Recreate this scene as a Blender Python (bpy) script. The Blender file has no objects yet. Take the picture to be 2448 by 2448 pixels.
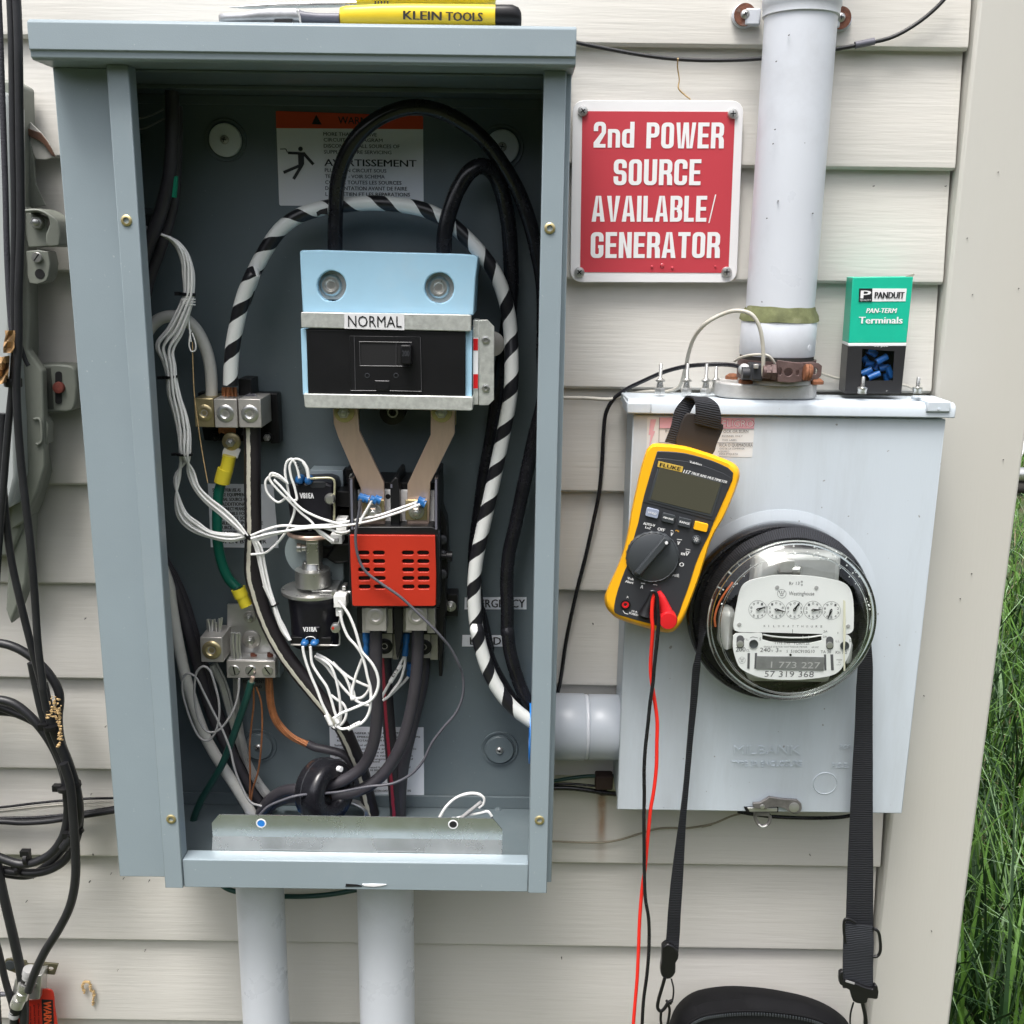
import bpy, bmesh, math, random
from mathutils import Vector, Matrix, noise
S = bpy.context.scene
C = S.collection
R = math.radians

# ---------------------------------------------------------------- camera
CAM_D, CAM_Z, PITCH, ROLL, FPX = 1.14, 1.60, R(13.7), 0.014, 2540.0
cp, sp = math.cos(PITCH), math.sin(PITCH)
FWD = Vector((0, cp, -sp)); UPV = Vector((0, sp, cp)); XV = Vector((1, 0, 0))
cr, sr = math.cos(ROLL), math.sin(ROLL)
RI = XV*cr + UPV*sr
UI = UPV*cr - XV*sr
CAM = Vector((0, -CAM_D, CAM_Z))
cam_data = bpy.data.cameras.new("camera")
cam = bpy.data.objects.new("camera", cam_data); C.objects.link(cam)
cam_data.sensor_width = 36.0
cam_data.lens = FPX/2448*36.0
cam_data.clip_start = 0.02; cam_data.clip_end = 2000
m = Matrix.Identity(4)
for i in range(3):
    m[i][0] = RI[i]; m[i][1] = UI[i]; m[i][2] = -FWD[i]; m[i][3] = CAM[i]
cam.matrix_world = m
S.camera = cam
S.render.engine = 'CYCLES'
S.render.resolution_x = S.render.resolution_y = 1024

# ---------------------------------------------------------------- world, sun, exposure (overcast day)
SUN_EL, SUN_ROT = R(68), R(205)
w = bpy.data.worlds.new("World"); S.world = w; w.use_nodes = True
nt = w.node_tree; nt.nodes.clear()
sky = nt.nodes.new('ShaderNodeTexSky'); sky.sky_type = 'NISHITA'; sky.sun_disc = False
sky.sun_elevation = SUN_EL; sky.sun_rotation = SUN_ROT
sky.air_density = 1.0; sky.dust_density = 6.0; sky.ozone_density = 1.0
hs = nt.nodes.new('ShaderNodeHueSaturation'); hs.inputs['Saturation'].default_value = 0.42
bg = nt.nodes.new('ShaderNodeBackground'); bg.inputs[1].default_value = 0.15
wo = nt.nodes.new('ShaderNodeOutputWorld')
nt.links.new(sky.outputs[0], hs.inputs['Color']); nt.links.new(hs.outputs[0], bg.inputs[0]); nt.links.new(bg.outputs[0], wo.inputs[0])
sd = bpy.data.lights.new("sun", 'SUN'); sd.energy = 1.3; sd.angle = R(22); sd.color = (1, 0.985, 0.96)
sun = bpy.data.objects.new("sun", sd); C.objects.link(sun)
sdir = Vector((math.sin(SUN_ROT)*math.cos(SUN_EL), math.cos(SUN_ROT)*math.cos(SUN_EL), math.sin(SUN_EL)))
sun.rotation_euler = sdir.to_track_quat('Z', 'Y').to_euler()
sun.location = (0, -3, 5)
S.view_settings.view_transform = 'Standard'; S.view_settings.look = 'None'
S.view_settings.gamma = 1; S.view_settings.use_curve_mapping = False
S.view_settings.exposure = 0.94

# ---------------------------------------------------------------- measuring helpers
# survey tables: origin and scale of each measured patch of the wall
V = dict(s=(0,0,1), f=(0,0,1932/2448), z1=(0,0,2.76), z2=(600,0,2.415), z3=(1300,0,1.683), z4=(300,600,2.76), z5=(600,900,2.76),
 z6=(350,1400,2.76), z7=(800,1400,3.22), z8=(0,400,2.147), z9=(1400,900,3.22), z10=(1600,1150,3.22), z11=(1300,1600,2.147),
 z12=(0,1300,1.683), z13=(1400,600,2.147), b1=(2048,1000,2.415), b2=(2148,1700,2.583), b3=(0,0,3.864), b4=(0,500,2.415),
 b5=(0,1450,3.864), b6=(0,1950,3.88), c1=(500,0,2.415), c2=(650,240,4.83), c3=(680,580,3.513), c4=(620,1050,3.864),
 c5=(450,1400,4.83), c6=(700,1550,4.83), c7=(400,1900,3.526), d1=(1440,940,5.367), d2=(1430,1250,7.155), d3=(1740,1360,5.367),
 d4=(1700,740,3.22), d5=(1300,1600,3.865), d6=(1650,1700,3.513))
def q(z, x, y, k):
    """point on the vertical plane k metres in front of the siding"""
    ox, oy, s = V[z]
    dx = (ox + x/s - 1224)/FPX; dy = (oy + y/s - 1224)/FPX
    d = FWD + RI*dx - UI*dy
    t = (CAM_D - k)/d.y
    return CAM + d*t
def px(z, n, y, k):
    """length in metres of n units of patch z near its row y, at depth k"""
    ox, oy, s = V[z]
    dy = (oy + y/s - 1224)/FPX
    t = (CAM_D - k)/(cp - dy*sp)
    return n/s*t/FPX
def W(X, k, h): return Vector((X, -k, CAM_Z - h))
def L(z, k, pts): return [q(z, p[0], p[1], p[2] if len(p) > 2 else k) for p in pts]

# ---------------------------------------------------------------- objects
ORG = {}
def setp(o, label=None, cat=None, group=None, kind=None):
    if label: o['label'] = label
    if cat: o['category'] = cat
    if group: o['group'] = group
    if kind: o['kind'] = kind
    return o
def thing(name, label, cat, loc, group=None):
    o = bpy.data.objects.new(name, None); C.objects.link(o)
    o.location = Vector(loc); o.empty_display_size = 0.02; ORG[o] = Vector(loc)
    return setp(o, label, cat, group)
def link(name, bm, mt, parent=None, smooth=40, bevel=0, bseg=2, origin=None):
    me = bpy.data.meshes.new(name)
    org = ORG[parent] if parent is not None else (Vector(origin) if origin is not None else None)
    if org is None:
        n = max(1, len(bm.verts)); org = Vector((0, 0, 0))
        for v in bm.verts: org += v.co
        org /= n
    for v in bm.verts: v.co -= org
    bm.to_mesh(me); bm.free()
    for x in (mt if isinstance(mt, (list, tuple)) else [mt]): me.materials.append(x)
    if smooth:
        me.polygons.foreach_set('use_smooth', [True]*len(me.polygons))
        me.set_sharp_from_angle(angle=R(smooth))
    o = bpy.data.objects.new(name, me); C.objects.link(o); ORG[o] = org
    if parent is not None: o.parent = parent
    else: o.location = org
    if bevel:
        b = o.modifiers.new('b', 'BEVEL'); b.width = bevel; b.segments = bseg; b.limit_method = 'ANGLE'; b.angle_limit = R(35); b.harden_normals = False
    return o
def dupe(o, delta, parent=None):
    """copy a thing or part with its parts, moved by delta"""
    c = o.copy(); C.objects.link(c); ORG[c] = ORG[o] + Vector(delta)
    if parent is not None: c.parent = parent
    c.location = Vector(o.location) + Vector(delta)
    for ch in list(o.children): _dupe_child(ch, c, delta)
    return c
def _dupe_child(ch, par, delta):
    d = ch.copy(); C.objects.link(d); d.parent = par; ORG[d] = ORG[ch] + Vector(delta)
    for g in list(ch.children): _dupe_child(g, d, delta)

# ---------------------------------------------------------------- shapes
def add_box(bm, a, b, mi=0):
    x0, x1 = sorted((a[0], b[0])); y0, y1 = sorted((a[1], b[1])); z0, z1 = sorted((a[2], b[2]))
    vs = [bm.verts.new((x, y, z)) for x in (x0, x1) for y in (y0, y1) for z in (z0, z1)]
    for f in ((0,1,3,2),(4,6,7,5),(0,4,5,1),(2,3,7,6),(0,2,6,4),(1,5,7,3)):
        fc = bm.faces.new([vs[i] for i in f]); fc.material_index = mi
def box(name, a, b, mt, parent=None, bevel=0.0006, **k):
    bm = bmesh.new(); add_box(bm, a, b); return link(name, bm, mt, parent, bevel=bevel, **k)
def boxk(name, X0, X1, k0, k1, h0, h1, mt, parent=None, bevel=0.0006, **k):
    return box(name, W(X0, k0, h0), W(X1, k1, h1), mt, parent, bevel, **k)
def add_prism(bm, front, t, mi=0, holes=()):
    """closed prism: front polygon (world points), extruded t towards the wall (+y)"""
    n = len(front)
    a = [bm.verts.new(p) for p in front]
    b = [bm.verts.new((p.x, p.y + t, p.z)) for p in front]
    for i in range(n):
        j = (i+1) % n
        f = bm.faces.new((a[i], a[j], b[j], b[i])); f.material_index = mi
    if not holes:
        f = bm.faces.new(a); f.material_index = mi
        f = bm.faces.new(b[::-1]); f.material_index = mi
    else:
        rings = [a]; rb = [b]
        for h in holes:
            ha = [bm.verts.new(p) for p in h]; hb = [bm.verts.new((p.x, p.y + t, p.z)) for p in h]
            for i in range(len(ha)):
                j = (i+1) % len(ha)
                bm.faces.new((ha[i], hb[i], hb[j], ha[j])).material_index = mi
            rings.append(ha); rb.append(hb)
        for rr in (rings, rb):
            es = []
            for r_ in rr:
                for i in range(len(r_)):
                    e = bm.edges.get((r_[i], r_[(i+1) % len(r_)]))
                    if e: es.append(e)
            g = bmesh.ops.triangle_fill(bm, use_beauty=True, use_dissolve=False, edges=es)
            for x in g['geom']:
                if isinstance(x, bmesh.types.BMFace): x.material_index = mi
    bmesh.ops.recalc_face_normals(bm, faces=bm.faces)
def slab(name, z, k, pts, t, mt, parent=None, bevel=0.0004, holes=(), **kw):
    bm = bmesh.new()
    add_prism(bm, L(z, k, pts), t, holes=[L(z, k, h) for h in holes])
    return link(name, bm, mt, parent, bevel=bevel, **kw)
def circ(cx, cy, rx, ry=None, n=20, rot=0):
    ry = ry or rx
    return [(cx + rx*math.cos(rot+2*math.pi*i/n), cy + ry*math.sin(rot+2*math.pi*i/n)) for i in range(n)]
def rrect(x0, y0, x1, y1, r, n=4):
    out = []
    for cx, cy, a0 in ((x1-r, y0+r, -90), (x1-r, y1-r, 0), (x0+r, y1-r, 90), (x0+r, y0+r, 180)):
        for i in range(n+1):
            a = R(a0 + 90*i/n); out.append((cx + r*math.cos(a), cy + r*math.sin(a)))
    return out
def qmap(TL, TR, BR, BL):
    def f(u, v):
        a = (1-u)*(1-v); b = u*(1-v); c = u*v; d = (1-u)*v
        return (TL[0]*a+TR[0]*b+BR[0]*c+BL[0]*d, TL[1]*a+TR[1]*b+BR[1]*c+BL[1]*d)
    return f
def qround(name, z, k, cs, r, t, mt, parent=None, u0=0, v0=0, u1=1, v1=1, asp=1.0, bevel=0.0003, holes=()):
    """rounded slab on the quad cs; r in u units, asp = width/height"""
    f = qmap(*cs); out = []
    rv = r*asp
    for cx, cy, a0 in ((u1-r, v0+rv, -90), (u1-r, v1-rv, 0), (u0+r, v1-rv, 90), (u0+r, v0+rv, 180)):
        for i in range(5):
            a = R(a0 + 90*i/4); out.append(f(cx + r*math.cos(a), cy + rv*math.sin(a)))
    return slab(name, z, k, out, t, mt, parent, bevel=bevel, holes=holes)
def frame_from(axis):
    a = Vector(axis).normalized()
    u = a.cross(Vector((0, 0, 1)))
    if u.length < 1e-3: u = a.cross(Vector((1, 0, 0)))
    u.normalize(); v = a.cross(u); return a, u, v
def add_lathe(bm, c, axis, prof, n=24, mi=0, sides=None):
    """profile [(radius, distance along axis)]"""
    a, u, v = frame_from(axis); c = Vector(c); rings = []
    for r_, d in prof:
        if r_ < 1e-7: rings.append([bm.verts.new(c + a*d)])
        else: rings.append([bm.verts.new(c + a*d + (u*math.cos(2*math.pi*i/n) + v*math.sin(2*math.pi*i/n))*r_) for i in range(n)])
    for k_ in range(len(rings)-1):
        A, B = rings[k_], rings[k_+1]
        for i in range(n):
            j = (i+1) % n
            if len(A) == 1 and len(B) == 1: continue
            if len(A) == 1: f = bm.faces.new((A[0], B[i], B[j]))
            elif len(B) == 1: f = bm.faces.new((A[i], B[0], A[j]))
            else: f = bm.faces.new((A[i], B[i], B[j], A[j]))
            f.material_index = mi
    for ring, flip in ((rings[0], False), (rings[-1], True)):
        if len(ring) > 1:
            f = bm.faces.new(ring if flip else ring[::-1]); f.material_index = mi
def lathe(name, c, axis, prof, mt, parent=None, n=24, smooth=40, **k):
    bm = bmesh.new(); add_lathe(bm, c, axis, prof, n)
    bmesh.ops.recalc_face_normals(bm, faces=bm.faces)
    return link(name, bm, mt, parent, smooth=smooth, **k)
OUT = Vector((0, -1, 0))
def spline(pts, n=7):
    P = [Vector(p) for p in pts]
    if len(P) < 3: return [P[0].lerp(P[-1], i/n) for i in range(n+1)]
    Q = [P[0]*2-P[1]] + P + [P[-1]*2-P[-2]]; out = []
    for i in range(1, len(Q)-2):
        a, b, c, d = Q[i-1], Q[i], Q[i+1], Q[i+2]
        ta = 0; tb = ta + max(1e-6, (b-a).length)**.5; tc = tb + max(1e-6, (c-b).length)**.5; td = tc + max(1e-6, (d-c).length)**.5
        for s_ in range(n):
            t = tb + (tc-tb)*s_/n
            A1 = a*((tb-t)/(tb-ta)) + b*((t-ta)/(tb-ta)); A2 = b*((tc-t)/(tc-tb)) + c*((t-tb)/(tc-tb)); A3 = c*((td-t)/(td-tc)) + d*((t-tc)/(td-tc))
            B1 = A1*((tc-t)/(tc-ta)) + A2*((t-ta)/(tc-ta)); B2 = A2*((td-t)/(td-tb)) + A3*((t-tb)/(td-tb))
            out.append(B1*((tc-t)/(tc-tb)) + B2*((t-tb)/(tc-tb)))
    out.append(P[-1]); return out
def add_tube(bm, path, r, n=12, uvl=None, mi=0, wob=0):
    path = [Vector(p) for p in path]; N = len(path)
    rr = r if callable(r) else (lambda s_: r)
    tang = []
    for i in range(N):
        t = path[min(i+1, N-1)] - path[max(i-1, 0)]
        tang.append(t.normalized() if t.length > 1e-9 else Vector((0, 0, 1)))
    a, u, v = frame_from(tang[0]); u = -u if u.y > 0 else u; rings = []; ln = 0; lens = []
    for i in range(N):
        t = tang[i]; u = (u - t*u.dot(t)).normalized(); v = t.cross(u)
        if i: ln += (path[i]-path[i-1]).length
        lens.append(ln)
        rad = rr(i/(N-1))
        if wob: rad *= 1 + wob*noise.noise(path[i]*60)
        rings.append([bm.verts.new(path[i] + (u*math.cos(2*math.pi*j/n) + v*math.sin(2*math.pi*j/n))*rad) for j in range(n)])
    for i in range(N-1):
        for j in range(n):
            k_ = (j+1) % n
            f = bm.faces.new((rings[i][j], rings[i][k_], rings[i+1][k_], rings[i+1][j])); f.material_index = mi
            if uvl is not None:
                uu = (j/n, (j+1)/n, (j+1)/n, j/n); vv = (lens[i], lens[i], lens[i+1], lens[i+1])
                for l_, a_, b_ in zip(f.loops, uu, vv): l_[uvl].uv = (a_, b_)
    bm.faces.new(rings[0][::-1]).material_index = mi; bm.faces.new(rings[-1]).material_index = mi
def tube(name, path, r, mt, parent=None, n=12, sm=7, raw=False, **k):
    bm = bmesh.new(); uvl = bm.loops.layers.uv.new('UVMap')
    add_tube(bm, path if raw else spline(path, sm), r, n, uvl, wob=k.pop('wob', 0))
    return link(name, bm, mt, parent, smooth=50, **k)
def strands(bm, path, R_, n, r, twist, seed=0, seg=5, fray=0):
    rnd = random.Random(seed); P = spline(path, 6); N = len(P)
    a, u, v = frame_from(P[1]-P[0])
    fr = []
    for i in range(N):
        t = (P[min(i+1, N-1)]-P[max(i-1, 0)]).normalized(); u = (u - t*u.dot(t)).normalized(); fr.append((u.copy(), t.cross(u)))
    ln = [0]
    for i in range(1, N): ln.append(ln[-1] + (P[i]-P[i-1]).length)
    for s_ in range(n):
        ph = 2*math.pi*s_/n + rnd.uniform(-.25, .25); rad = R_*(rnd.uniform(.82, 1.0) if s_ < n*0.75 else rnd.uniform(.2, .6))
        pts = []
        for i in range(N):
            f = 1 + fray*rnd.uniform(-.2, .4)*(i/(N-1))
            an = ph + twist*ln[i]
            pts.append(P[i] + (fr[i][0]*math.cos(an) + fr[i][1]*math.sin(an))*rad*f)
        add_tube(bm, pts, r, seg)
def add_ribbon(bm, pts, wv, t, uvl):
    """pts: centre line, wv: half-width vectors, t: thickness"""
    N = len(pts); prev = None; ln = 0
    for i in range(N):
        tg = (pts[min(i+1, N-1)]-pts[max(i-1, 0)]).normalized()
        nn = tg.cross(wv[i]).normalized()*t/2
        cur = [bm.verts.new(pts[i]+wv[i]+nn), bm.verts.new(pts[i]-wv[i]+nn), bm.verts.new(pts[i]-wv[i]-nn), bm.verts.new(pts[i]+wv[i]-nn)]
        if i: l2 = ln + (pts[i]-pts[i-1]).length
        if prev:
            for a in range(4):
                b = (a+1) % 4
                f = bm.faces.new((prev[a], prev[b], cur[b], cur[a]))
                ua = (0, 1, 1, 0)[a]; ub = (0, 1, 1, 0)[b]
                for l_, (x, y) in zip(f.loops, ((ua, ln), (ub, ln), (ub, l2), (ua, l2))): l_[uvl].uv = (x, y)
            ln = l2
        else: bm.faces.new(cur[::-1])
        prev = cur
    bm.faces.new(prev)
def ribbon(name, keys, t, mt, parent=None, sm=8, **k):
    """keys: [(point, half-width vector)]"""
    P = spline([a for a, b in keys], sm); Wd = spline([b for a, b in keys], sm)
    bm = bmesh.new(); uvl = bm.loops.layers.uv.new('UVMap'); add_ribbon(bm, P, Wd, t, uvl)
    bmesh.ops.recalc_face_normals(bm, faces=bm.faces)
    return link(name, bm, mt, parent, smooth=50, **k)

# ---------------------------------------------------------------- lettering
_tc = {}
def _tmesh(s_, bold, track=1.0):
    key = (s_, bold, track)
    if key not in _tc:
        cu = bpy.data.curves.new('t', 'FONT'); cu.body = s_; cu.resolution_u = 2; cu.offset = bold; cu.space_character = track
        o = bpy.data.objects.new('t', cu); C.objects.link(o)
        bpy.context.view_layer.update()
        me = bpy.data.meshes.new_from_object(o.evaluated_get(bpy.context.evaluated_depsgraph_get()))
        vs = [v.co.copy() for v in me.vertices]; fs = [list(p.vertices) for p in me.polygons]
        bpy.data.objects.remove(o); bpy.data.curves.remove(cu); bpy.data.meshes.remove(me)
        _tc[key] = (vs, fs)
    return _tc[key]
CAPH = {}
def add_text(bm, s_, p0, p1, hgt, bold=0.0, fit=True, mi=0, n=OUT, italic=0.0):
    """p0->p1 baseline in the world, hgt capital height (m)"""
    dil = min(.055, max(0, bold)*3.2)*hgt; bold = min(0, bold)
    if bold not in CAPH: hv_ = [v.y for v in _tmesh('H', bold)[0]]; CAPH[bold] = max(hv_)-min(hv_)
    vs, fs = _tmesh(s_, bold)
    if not vs: return
    x0 = min(v.x for v in vs); x1 = max(v.x for v in vs)
    d = Vector(p1)-Vector(p0); ln = d.length; d.normalize(); up = Vector(n).cross(d)
    sy = hgt/CAPH[bold]; sx = ln/(x1-x0) if fit else sy
    for c_ in ((-1, 0, 1) if dil else (0,)):
        o_ = Vector(p0) + d*(dil*c_) + Vector(n)*(c_+1)*5e-6
        nv = [bm.verts.new(o_ + d*((v.x-x0)*sx + italic*v.y*sy) + up*(v.y*sy)) for v in vs]
        for f in fs:
            try: bm.faces.new([nv[i] for i in f]).material_index = mi
            except ValueError: pass
def print_on(name, z, k, lines, mt, parent):
    """lines: (text, x0, x1, baseline y, cap height, bold[, y1 of the baseline end[, italic]])"""
    bm = bmesh.new()
    for l_ in lines:
        s_, x0, x1, y, hh, bo = l_[:6]; y1 = l_[6] if len(l_) > 6 and l_[6] is not None else y
        it = l_[7] if len(l_) > 7 else 0
        add_text(bm, s_, q(z, x0, y, k), q(z, x1, y1, k), (q(z, x0, y-hh, k)-q(z, x0, y, k)).length, bo, italic=it)
    o = link(name, bm, mt, parent, smooth=0)
    if len(lines) > 1: o['kind'] = 'stuff'
    return o

# block capitals for the sign: straight bars and rounded-corner bands, drawn in a unit-high box (y down)
def _glyph(ch):
    s, t, w, r = .185, .15, .52, .19; out = []
    def rc_(x0, y0, x1, y1): out.append([(x0,y0),(x1,y0),(x1,y1),(x0,y1)])
    def ring(y0, y1, idx, x0=0, x1=None):
        x1 = w if x1 is None else x1
        A = rrect(x0, y0, x1, y1, r); B = rrect(x0+s, y0+t, x1-s, y1-t, .055)
        for i in idx: j = (i+1) % 20; out.append([A[i], A[j], B[j], B[i]])
    if ch == 'O': ring(0, 1, range(20))
    elif ch == 'C': ring(0, 1, [i for i in range(20) if i != 4]); rc_(w-s, r, w, .37); rc_(w-s, .63, w, 1-r)
    elif ch == 'G': ring(0, 1, [i for i in range(20) if i != 4]); rc_(w-s, r, w, .36); rc_(w-s, .50, w, 1-r); rc_(.30, .50, w-s, .62)
    elif ch == 'U': ring(0, 1, range(5, 14)); rc_(0, 0, s, 1-r); rc_(w-s, 0, w, 1-r)
    elif ch in 'PR':
        rc_(0, 0, s, 1); ring(0, .58, range(0, 9)); rc_(s, 0, w-r, t); rc_(s, .58-t, w-r, .58)
        if ch == 'R': out.append([(w-s-.04,.55),(w-.04,.55),(w+.01,.68),(w+.015,1),(w-s,1),(w-s-.01,.70)])
    elif ch == 'B':
        rc_(0, 0, s, 1); ring(0, .53, range(0, 9)); ring(.47, 1, range(0, 9)); rc_(s, 0, w-r, t); rc_(s, .47-.02, w-r, .55); rc_(s, 1-t, w-r, 1)
    elif ch == 'S': ring(0, .575, list(range(10, 20))+[0,1,2,3]); ring(.425, 1, range(0, 14)); rc_(w-s, r, w, .34); rc_(0, .66, s, 1-r); rc_(r, .425, w-r, .575)
    elif ch == 'E': rc_(0, 0, s, 1); rc_(s, 0, .46, t); rc_(s, .43, .43, .57); rc_(s, 1-t, .46, 1); return out, .46
    elif ch == 'L': rc_(0, 0, s, 1); rc_(s, 1-t, .43, 1); return out, .43
    elif ch == 'I': rc_(0, 0, s, 1); return out, s
    elif ch == 'T': rc_(0, 0, .50, t); rc_(.25-s/2, t, .25+s/2, 1); return out, .50
    elif ch == 'N': rc_(0, 0, s, 1); rc_(w-s, 0, w, 1); out.append([(s,0),(s,.40),(w-s,1),(w-s,.60)][:]) ; out[-1] = [(s,0),(w-s,.62),(w-s,1),(s,.38)]
    elif ch == 'A': out.append([(.17,0),(.285,0),(.19,1),(0,1)]); out.append([(.285,0),(.40,0),(.57,1),(.38,1)]); rc_(.16, .66, .41, .79); return out, .57
    elif ch == 'V': out.append([(0,0),(.19,0),(.285,1),(.18,1)]); out.append([(.38,0),(.57,0),(.39,1),(.285,1)]); return out, .57
    elif ch == 'W':
        for x in (0, .35): out.append([(x,0),(x+.16,0),(x+.22,1),(x+.10,1)]); out.append([(x+.30,0),(x+.46,0) if x else (x+.42,0),(x+.34,1),(x+.22,1)])
        return out, .81
    elif ch == '/': out.append([(.25,-.05),(.30,-.05),(.06,1.05),(.01,1.05)]); return out, .31
    elif ch == 'n': rc_(0, .28, s*.95, 1); ring(.28, 1.3, range(0, 4)); rc_(s*.9, .28, w-r, .28+t*.9); rc_(w-s, .28+r, w, 1)
    elif ch == 'd': rc_(w-s, 0, w, 1); ring(.28, 1, range(9, 20)); rc_(r, .28, w-s, .28+t); rc_(r, 1-t, w-s, 1)
    elif ch == '2': ring(0, .60, list(range(15, 20))+list(range(0, 5))); rc_(0, r, s, .36); out.append([(w-s,.28),(w,.28),(w,.42),(s+.06,.86),(0,.86),(0,.80),(w-s,.40)]); rc_(0, .86, w-.01, 1)
    return out, w
def add_sign_text(bm, s_, p0, p1, hgt):
    x = 0; P = []
    for ch in s_: g, w = _glyph(ch); P.append((g, x)); x += w + .085
    x -= .085; d = Vector(p1)-Vector(p0); sx = d.length/x; d.normalize(); up = OUT.cross(d); n_ = 0
    for g, x0 in P:
        for poly in g:
            n_ += 1; o_ = Vector(p0) + OUT*n_*1.6e-6
            try: bm.faces.new([bm.verts.new(o_ + d*((x0+a)*sx) + up*((1-b)*hgt)) for a, b in poly])
            except ValueError: pass
    bmesh.ops.recalc_face_normals(bm, faces=bm.faces)
    for f in bm.faces:
        if f.normal.y > 0: f.normal_flip()

# ---------------------------------------------------------------- materials
MATS = {}
def mat(name, col, rough=0.5, metal=0.0, var=0.0, vscale=20, bump=0.0, bscale=200, stretch=(1,1,1), spec=0.5, dirt=None, dscale=6, dlo=0.55, dhi=0.75, damt=0.5, coat=0, rvar=0.0, trans=0, emit=None, bdist=0.001, speck=None, sscale=260, slo=.69):
    m_ = bpy.data.materials.new(name); m_.use_nodes = True; MATS[name] = m_
    n_ = m_.node_tree; P = n_.nodes['Principled BSDF']; Lk = n_.links.new
    P.inputs['Base Color'].default_value = (*col, 1); P.inputs['Roughness'].default_value = rough; P.inputs['Metallic'].default_value = metal
    P.inputs['Specular IOR Level'].default_value = spec; P.inputs['Coat Weight'].default_value = coat; P.inputs['Coat Roughness'].default_value = .15
    P.inputs['Transmission Weight'].default_value = trans
    tc = n_.nodes.new('ShaderNodeTexCoord'); mp = n_.nodes.new('ShaderNodeMapping'); mp.inputs['Scale'].default_value = stretch
    Lk(tc.outputs['Object'], mp.inputs[0]); last = None
    def nz(sc, det=4, rg=.6, src=mp):
        t = n_.nodes.new('ShaderNodeTexNoise'); t.inputs['Scale'].default_value = sc; t.inputs['Detail'].default_value = det; t.inputs['Roughness'].default_value = rg
        Lk(src.outputs[0], t.inputs['Vector']); return t
    class tc_o: outputs = [tc.outputs['Object']]
    def mapr(src, a, b, c, d):
        r_ = n_.nodes.new('ShaderNodeMapRange'); r_.inputs[1].default_value = a; r_.inputs[2].default_value = b; r_.inputs[3].default_value = c; r_.inputs[4].default_value = d
        Lk(src, r_.inputs[0]); return r_.outputs[0]
    def mix(fac, a, b, mode='MIX'):
        x = n_.nodes.new('ShaderNodeMix'); x.data_type = 'RGBA'; x.blend_type = mode
        if hasattr(fac, 'links'): Lk(fac, x.inputs[0])
        else: x.inputs[0].default_value = fac
        for s_, i in ((a, 6), (b, 7)):
            if hasattr(s_, 'links'): Lk(s_, x.inputs[i])
            else: x.inputs[i].default_value = (*s_, 1)
        return x.outputs[2]
    if var:
        t = nz(vscale); f = mapr(t.outputs[0], .3, .7, 0, 1)
        lo = tuple(c*(1-var) for c in col); hi = tuple(min(1, c*(1+var)) for c in col)
        last = mix(f, lo, hi)
    if dirt:
        t = nz(dscale, 6, .65); f = mapr(t.outputs[0], dlo, dhi, 0, damt)
        last = mix(f, last if last else col, dirt)
    if speck:
        t = nz(sscale, 2, .5, tc_o); f = mapr(t.outputs[0], slo, slo+.03, 0, .8); last = mix(f, last if last else col, speck)
    if last: Lk(last, P.inputs['Base Color'])
    if rvar:
        t = nz(vscale*1.7, 5); Lk(mapr(t.outputs[0], .3, .7, max(.03, rough-rvar), min(1, rough+rvar)), P.inputs['Roughness'])
    if bump:
        t = nz(bscale, 3); b = n_.nodes.new('ShaderNodeBump'); b.inputs['Strength'].default_value = bump; b.inputs['Distance'].default_value = bdist
        Lk(t.outputs[0], b.inputs['Height']); Lk(b.outputs[0], P.inputs['Normal'])
    return m_
# ---------------------------------------------------------------- materials in use
SIDING = mat('vinyl_siding', (.625,.607,.565), .55, var=.035, vscale=7, bump=.34, bscale=230, stretch=(.055,1,1), dirt=(.50,.46,.38), dscale=4, dlo=.5, dhi=.85, damt=.35, bdist=.0012)
TRIM = mat('vinyl_trim', (.55,.54,.50), .5, var=.02, vscale=5, bump=.15, bscale=300, stretch=(1,1,.1), dirt=(.5,.47,.4), dscale=3, dlo=.5, dhi=.9, damt=.35)
GAP = mat('dark_gap', (.03,.028,.025), .9)
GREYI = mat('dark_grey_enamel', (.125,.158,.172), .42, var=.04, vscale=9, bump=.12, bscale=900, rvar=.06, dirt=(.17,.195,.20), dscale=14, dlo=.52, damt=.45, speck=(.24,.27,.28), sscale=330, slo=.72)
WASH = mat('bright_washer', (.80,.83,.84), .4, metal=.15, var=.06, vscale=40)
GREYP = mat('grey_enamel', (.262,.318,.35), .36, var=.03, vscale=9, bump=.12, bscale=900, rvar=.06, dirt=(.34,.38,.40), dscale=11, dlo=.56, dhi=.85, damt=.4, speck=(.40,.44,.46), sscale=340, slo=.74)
METERP = mat('weathered_grey_paint', (.56,.62,.675), .45, var=.04, vscale=6, bump=.1, bscale=500, stretch=(1,1,.16), dirt=(.38,.41,.42), dscale=14, dlo=.46, dhi=.78, damt=.6, speck=(.22,.22,.21), sscale=150, slo=.73)
PVC = mat('grey_pvc', (.63,.66,.715), .33, var=.03, vscale=10, bump=.06, bscale=300, dirt=(.44,.45,.47), dscale=9, dlo=.5, damt=.5, rvar=.08)
PVC2 = mat('grey_pvc_glossy', (.44,.48,.53), .34, var=.03, vscale=12, dirt=(.34,.37,.4), dscale=12, damt=.4)
BLUEP = mat('pale_blue_card', (.42,.69,.88), .5, var=.035, vscale=25, dirt=(.50,.70,.84), dscale=14, damt=.5)
BLACKP = mat('black_plastic', (.009,.009,.010), .38, spec=.35, var=.2, vscale=30, bump=.05, bscale=600)
BLACKG = mat('black_cable', (.012,.012,.015), .24, var=.3, vscale=40, bump=.12, bscale=120, rvar=.08)
GREYCAB = mat('dark_grey_cable', (.046,.043,.050), .42, var=.15, vscale=40, bump=.12, bscale=120, rvar=.08)
RUBBER = mat('weathered_black_cable', (.015,.0155,.018), .42, var=.3, vscale=30, bump=.2, bscale=200)
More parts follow.
